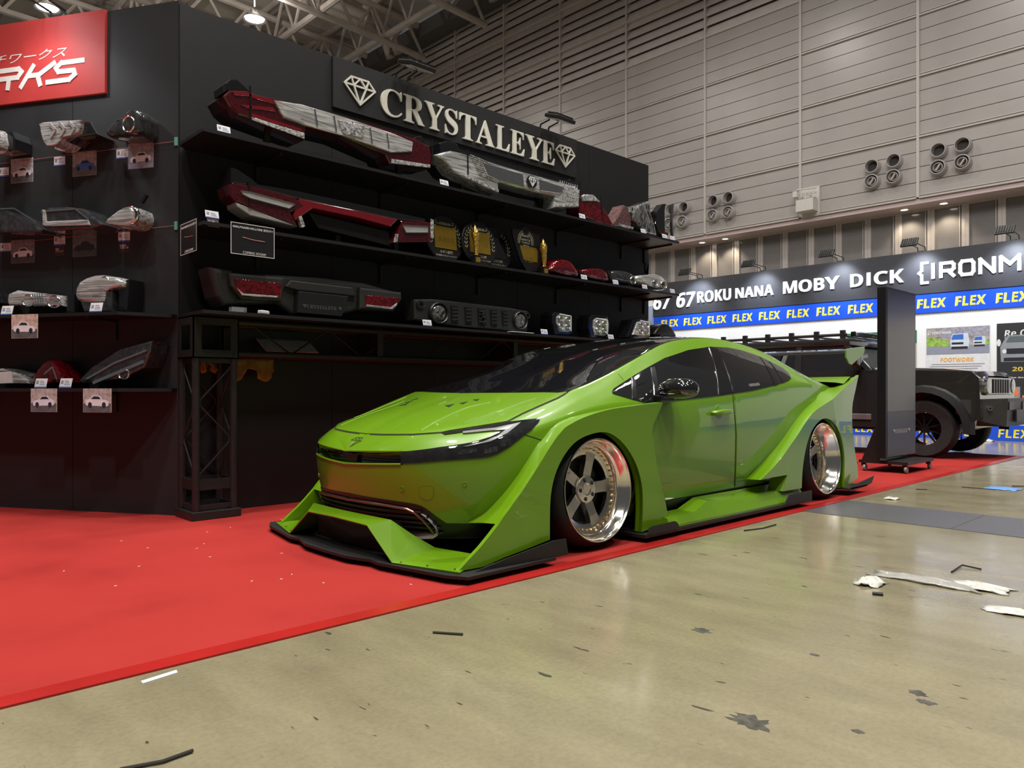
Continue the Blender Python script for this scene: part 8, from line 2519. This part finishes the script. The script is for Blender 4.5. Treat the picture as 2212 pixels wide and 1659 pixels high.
crumple('paper_scrap', 'white scrap at the foot of the blue stripe', 'litter', (14.1, 3.55, 0.0025), 0.22, 0.30, 0.05, FILM, 7)
for lab, pts in (('dark twig-like tie lying near the wheel of the green car, before the carpet', [(4.10, 2.28, 0.004), (4.25, 2.24, 0.004), (4.42, 2.24, 0.006)]),
                 ('short black stick on the concrete in front of the green bumper', [(1.60, 2.07, 0.004), (1.66, 1.98, 0.005)]),
                 ('black cable end at the bottom picture edge', [(0.52, 1.80, 0.005), (0.60, 1.77, 0.006), (0.67, 1.775, 0.006)]),
                 ('bent brown straw above the white wrapper', [(4.02, 1.02, 0.004), (4.02, 1.10, 0.01), (3.86, 1.10, 0.004)]),
                 ('thin dark wire by the blue scrap', [(7.30, 2.0, 0.004), (7.32, 1.75, 0.004)]),
                 ('short dark strip by the blue scrap', [(7.7, 1.72, 0.004), (7.78, 1.62, 0.004)]),
                 ('small dark strip before the monitor stand', [(6.85, 2.22, 0.004), (6.9, 2.15, 0.004)])):
    o = MB().tube(pts, 0.004, 6).build('floor_stick', DARKB, None, True)
    tag(o, lab, 'litter')
o = MB().prism([(-0.055, -0.012), (0.05, -0.010), (0.058, 0.012), (-0.05, 0.010)], 0, 0.0015, 'xy').build('white_tape', CARD, None, loc=(0.775, 2.31, 0.0005), rz=0.15)
tag(o, 'short strip of white tape on the concrete below the carpet edge', 'litter')
o = MB().bev(-0.012, 0.012, -0.02, 0.02, 0, 0.01, 0.002).build('black_chip', DARKB, None, loc=(3.22, 1.19, 0.0005), rz=0.4)
tag(o, 'tiny black chip below the small white scrap', 'litter')
# old stains in the concrete
STAIN = mat('old_stain', (0.06, 0.056, 0.046), 0.35, noise=(40, 0.5))
rnd = random.Random(11)
for x, y, r in ((1.755, 0.96, 0.045), (2.26, 0.73, 0.022), (2.21, 0.69, 0.02), (2.35, 1.06, 0.012), (2.30, 1.44, 0.03), (1.9, 0.75, 0.012)):
    n = 26
    P = [(x + r * rnd.uniform(0.55, 1.15) * cos(2 * pi * k / n), y + 1.3 * r * rnd.uniform(0.55, 1.15) * sin(2 * pi * k / n)) for k in range(n)]
    MB().prism(P, 0.0001, 0.0007, 'xy').build('stain', STAIN, fl)
# white specks on the carpet
for k in range(26):
    x, y = rnd.uniform(0.4, 2.6), rnd.uniform(2.5, 4.6)
    if k == 0:
        sp = thing('carpet_lint', 'scattered white lint specks on the red carpet', 'lint')
        sp['kind'] = 'stuff'
        sb = MB()
    a_ = rnd.uniform(0, pi)
    sb.box(-0.006, 0.006, -0.002, 0.002, 0, 0.002, frame((x, y, 0.005), rz=a_))
bpy.data.objects.remove(sp)
o = sb.build('carpet_lint', WHT)
tag(o, 'scattered white lint specks on the red carpet', 'lint')
o['kind'] = 'stuff'
bpy.data.scenes.remove(TSC)
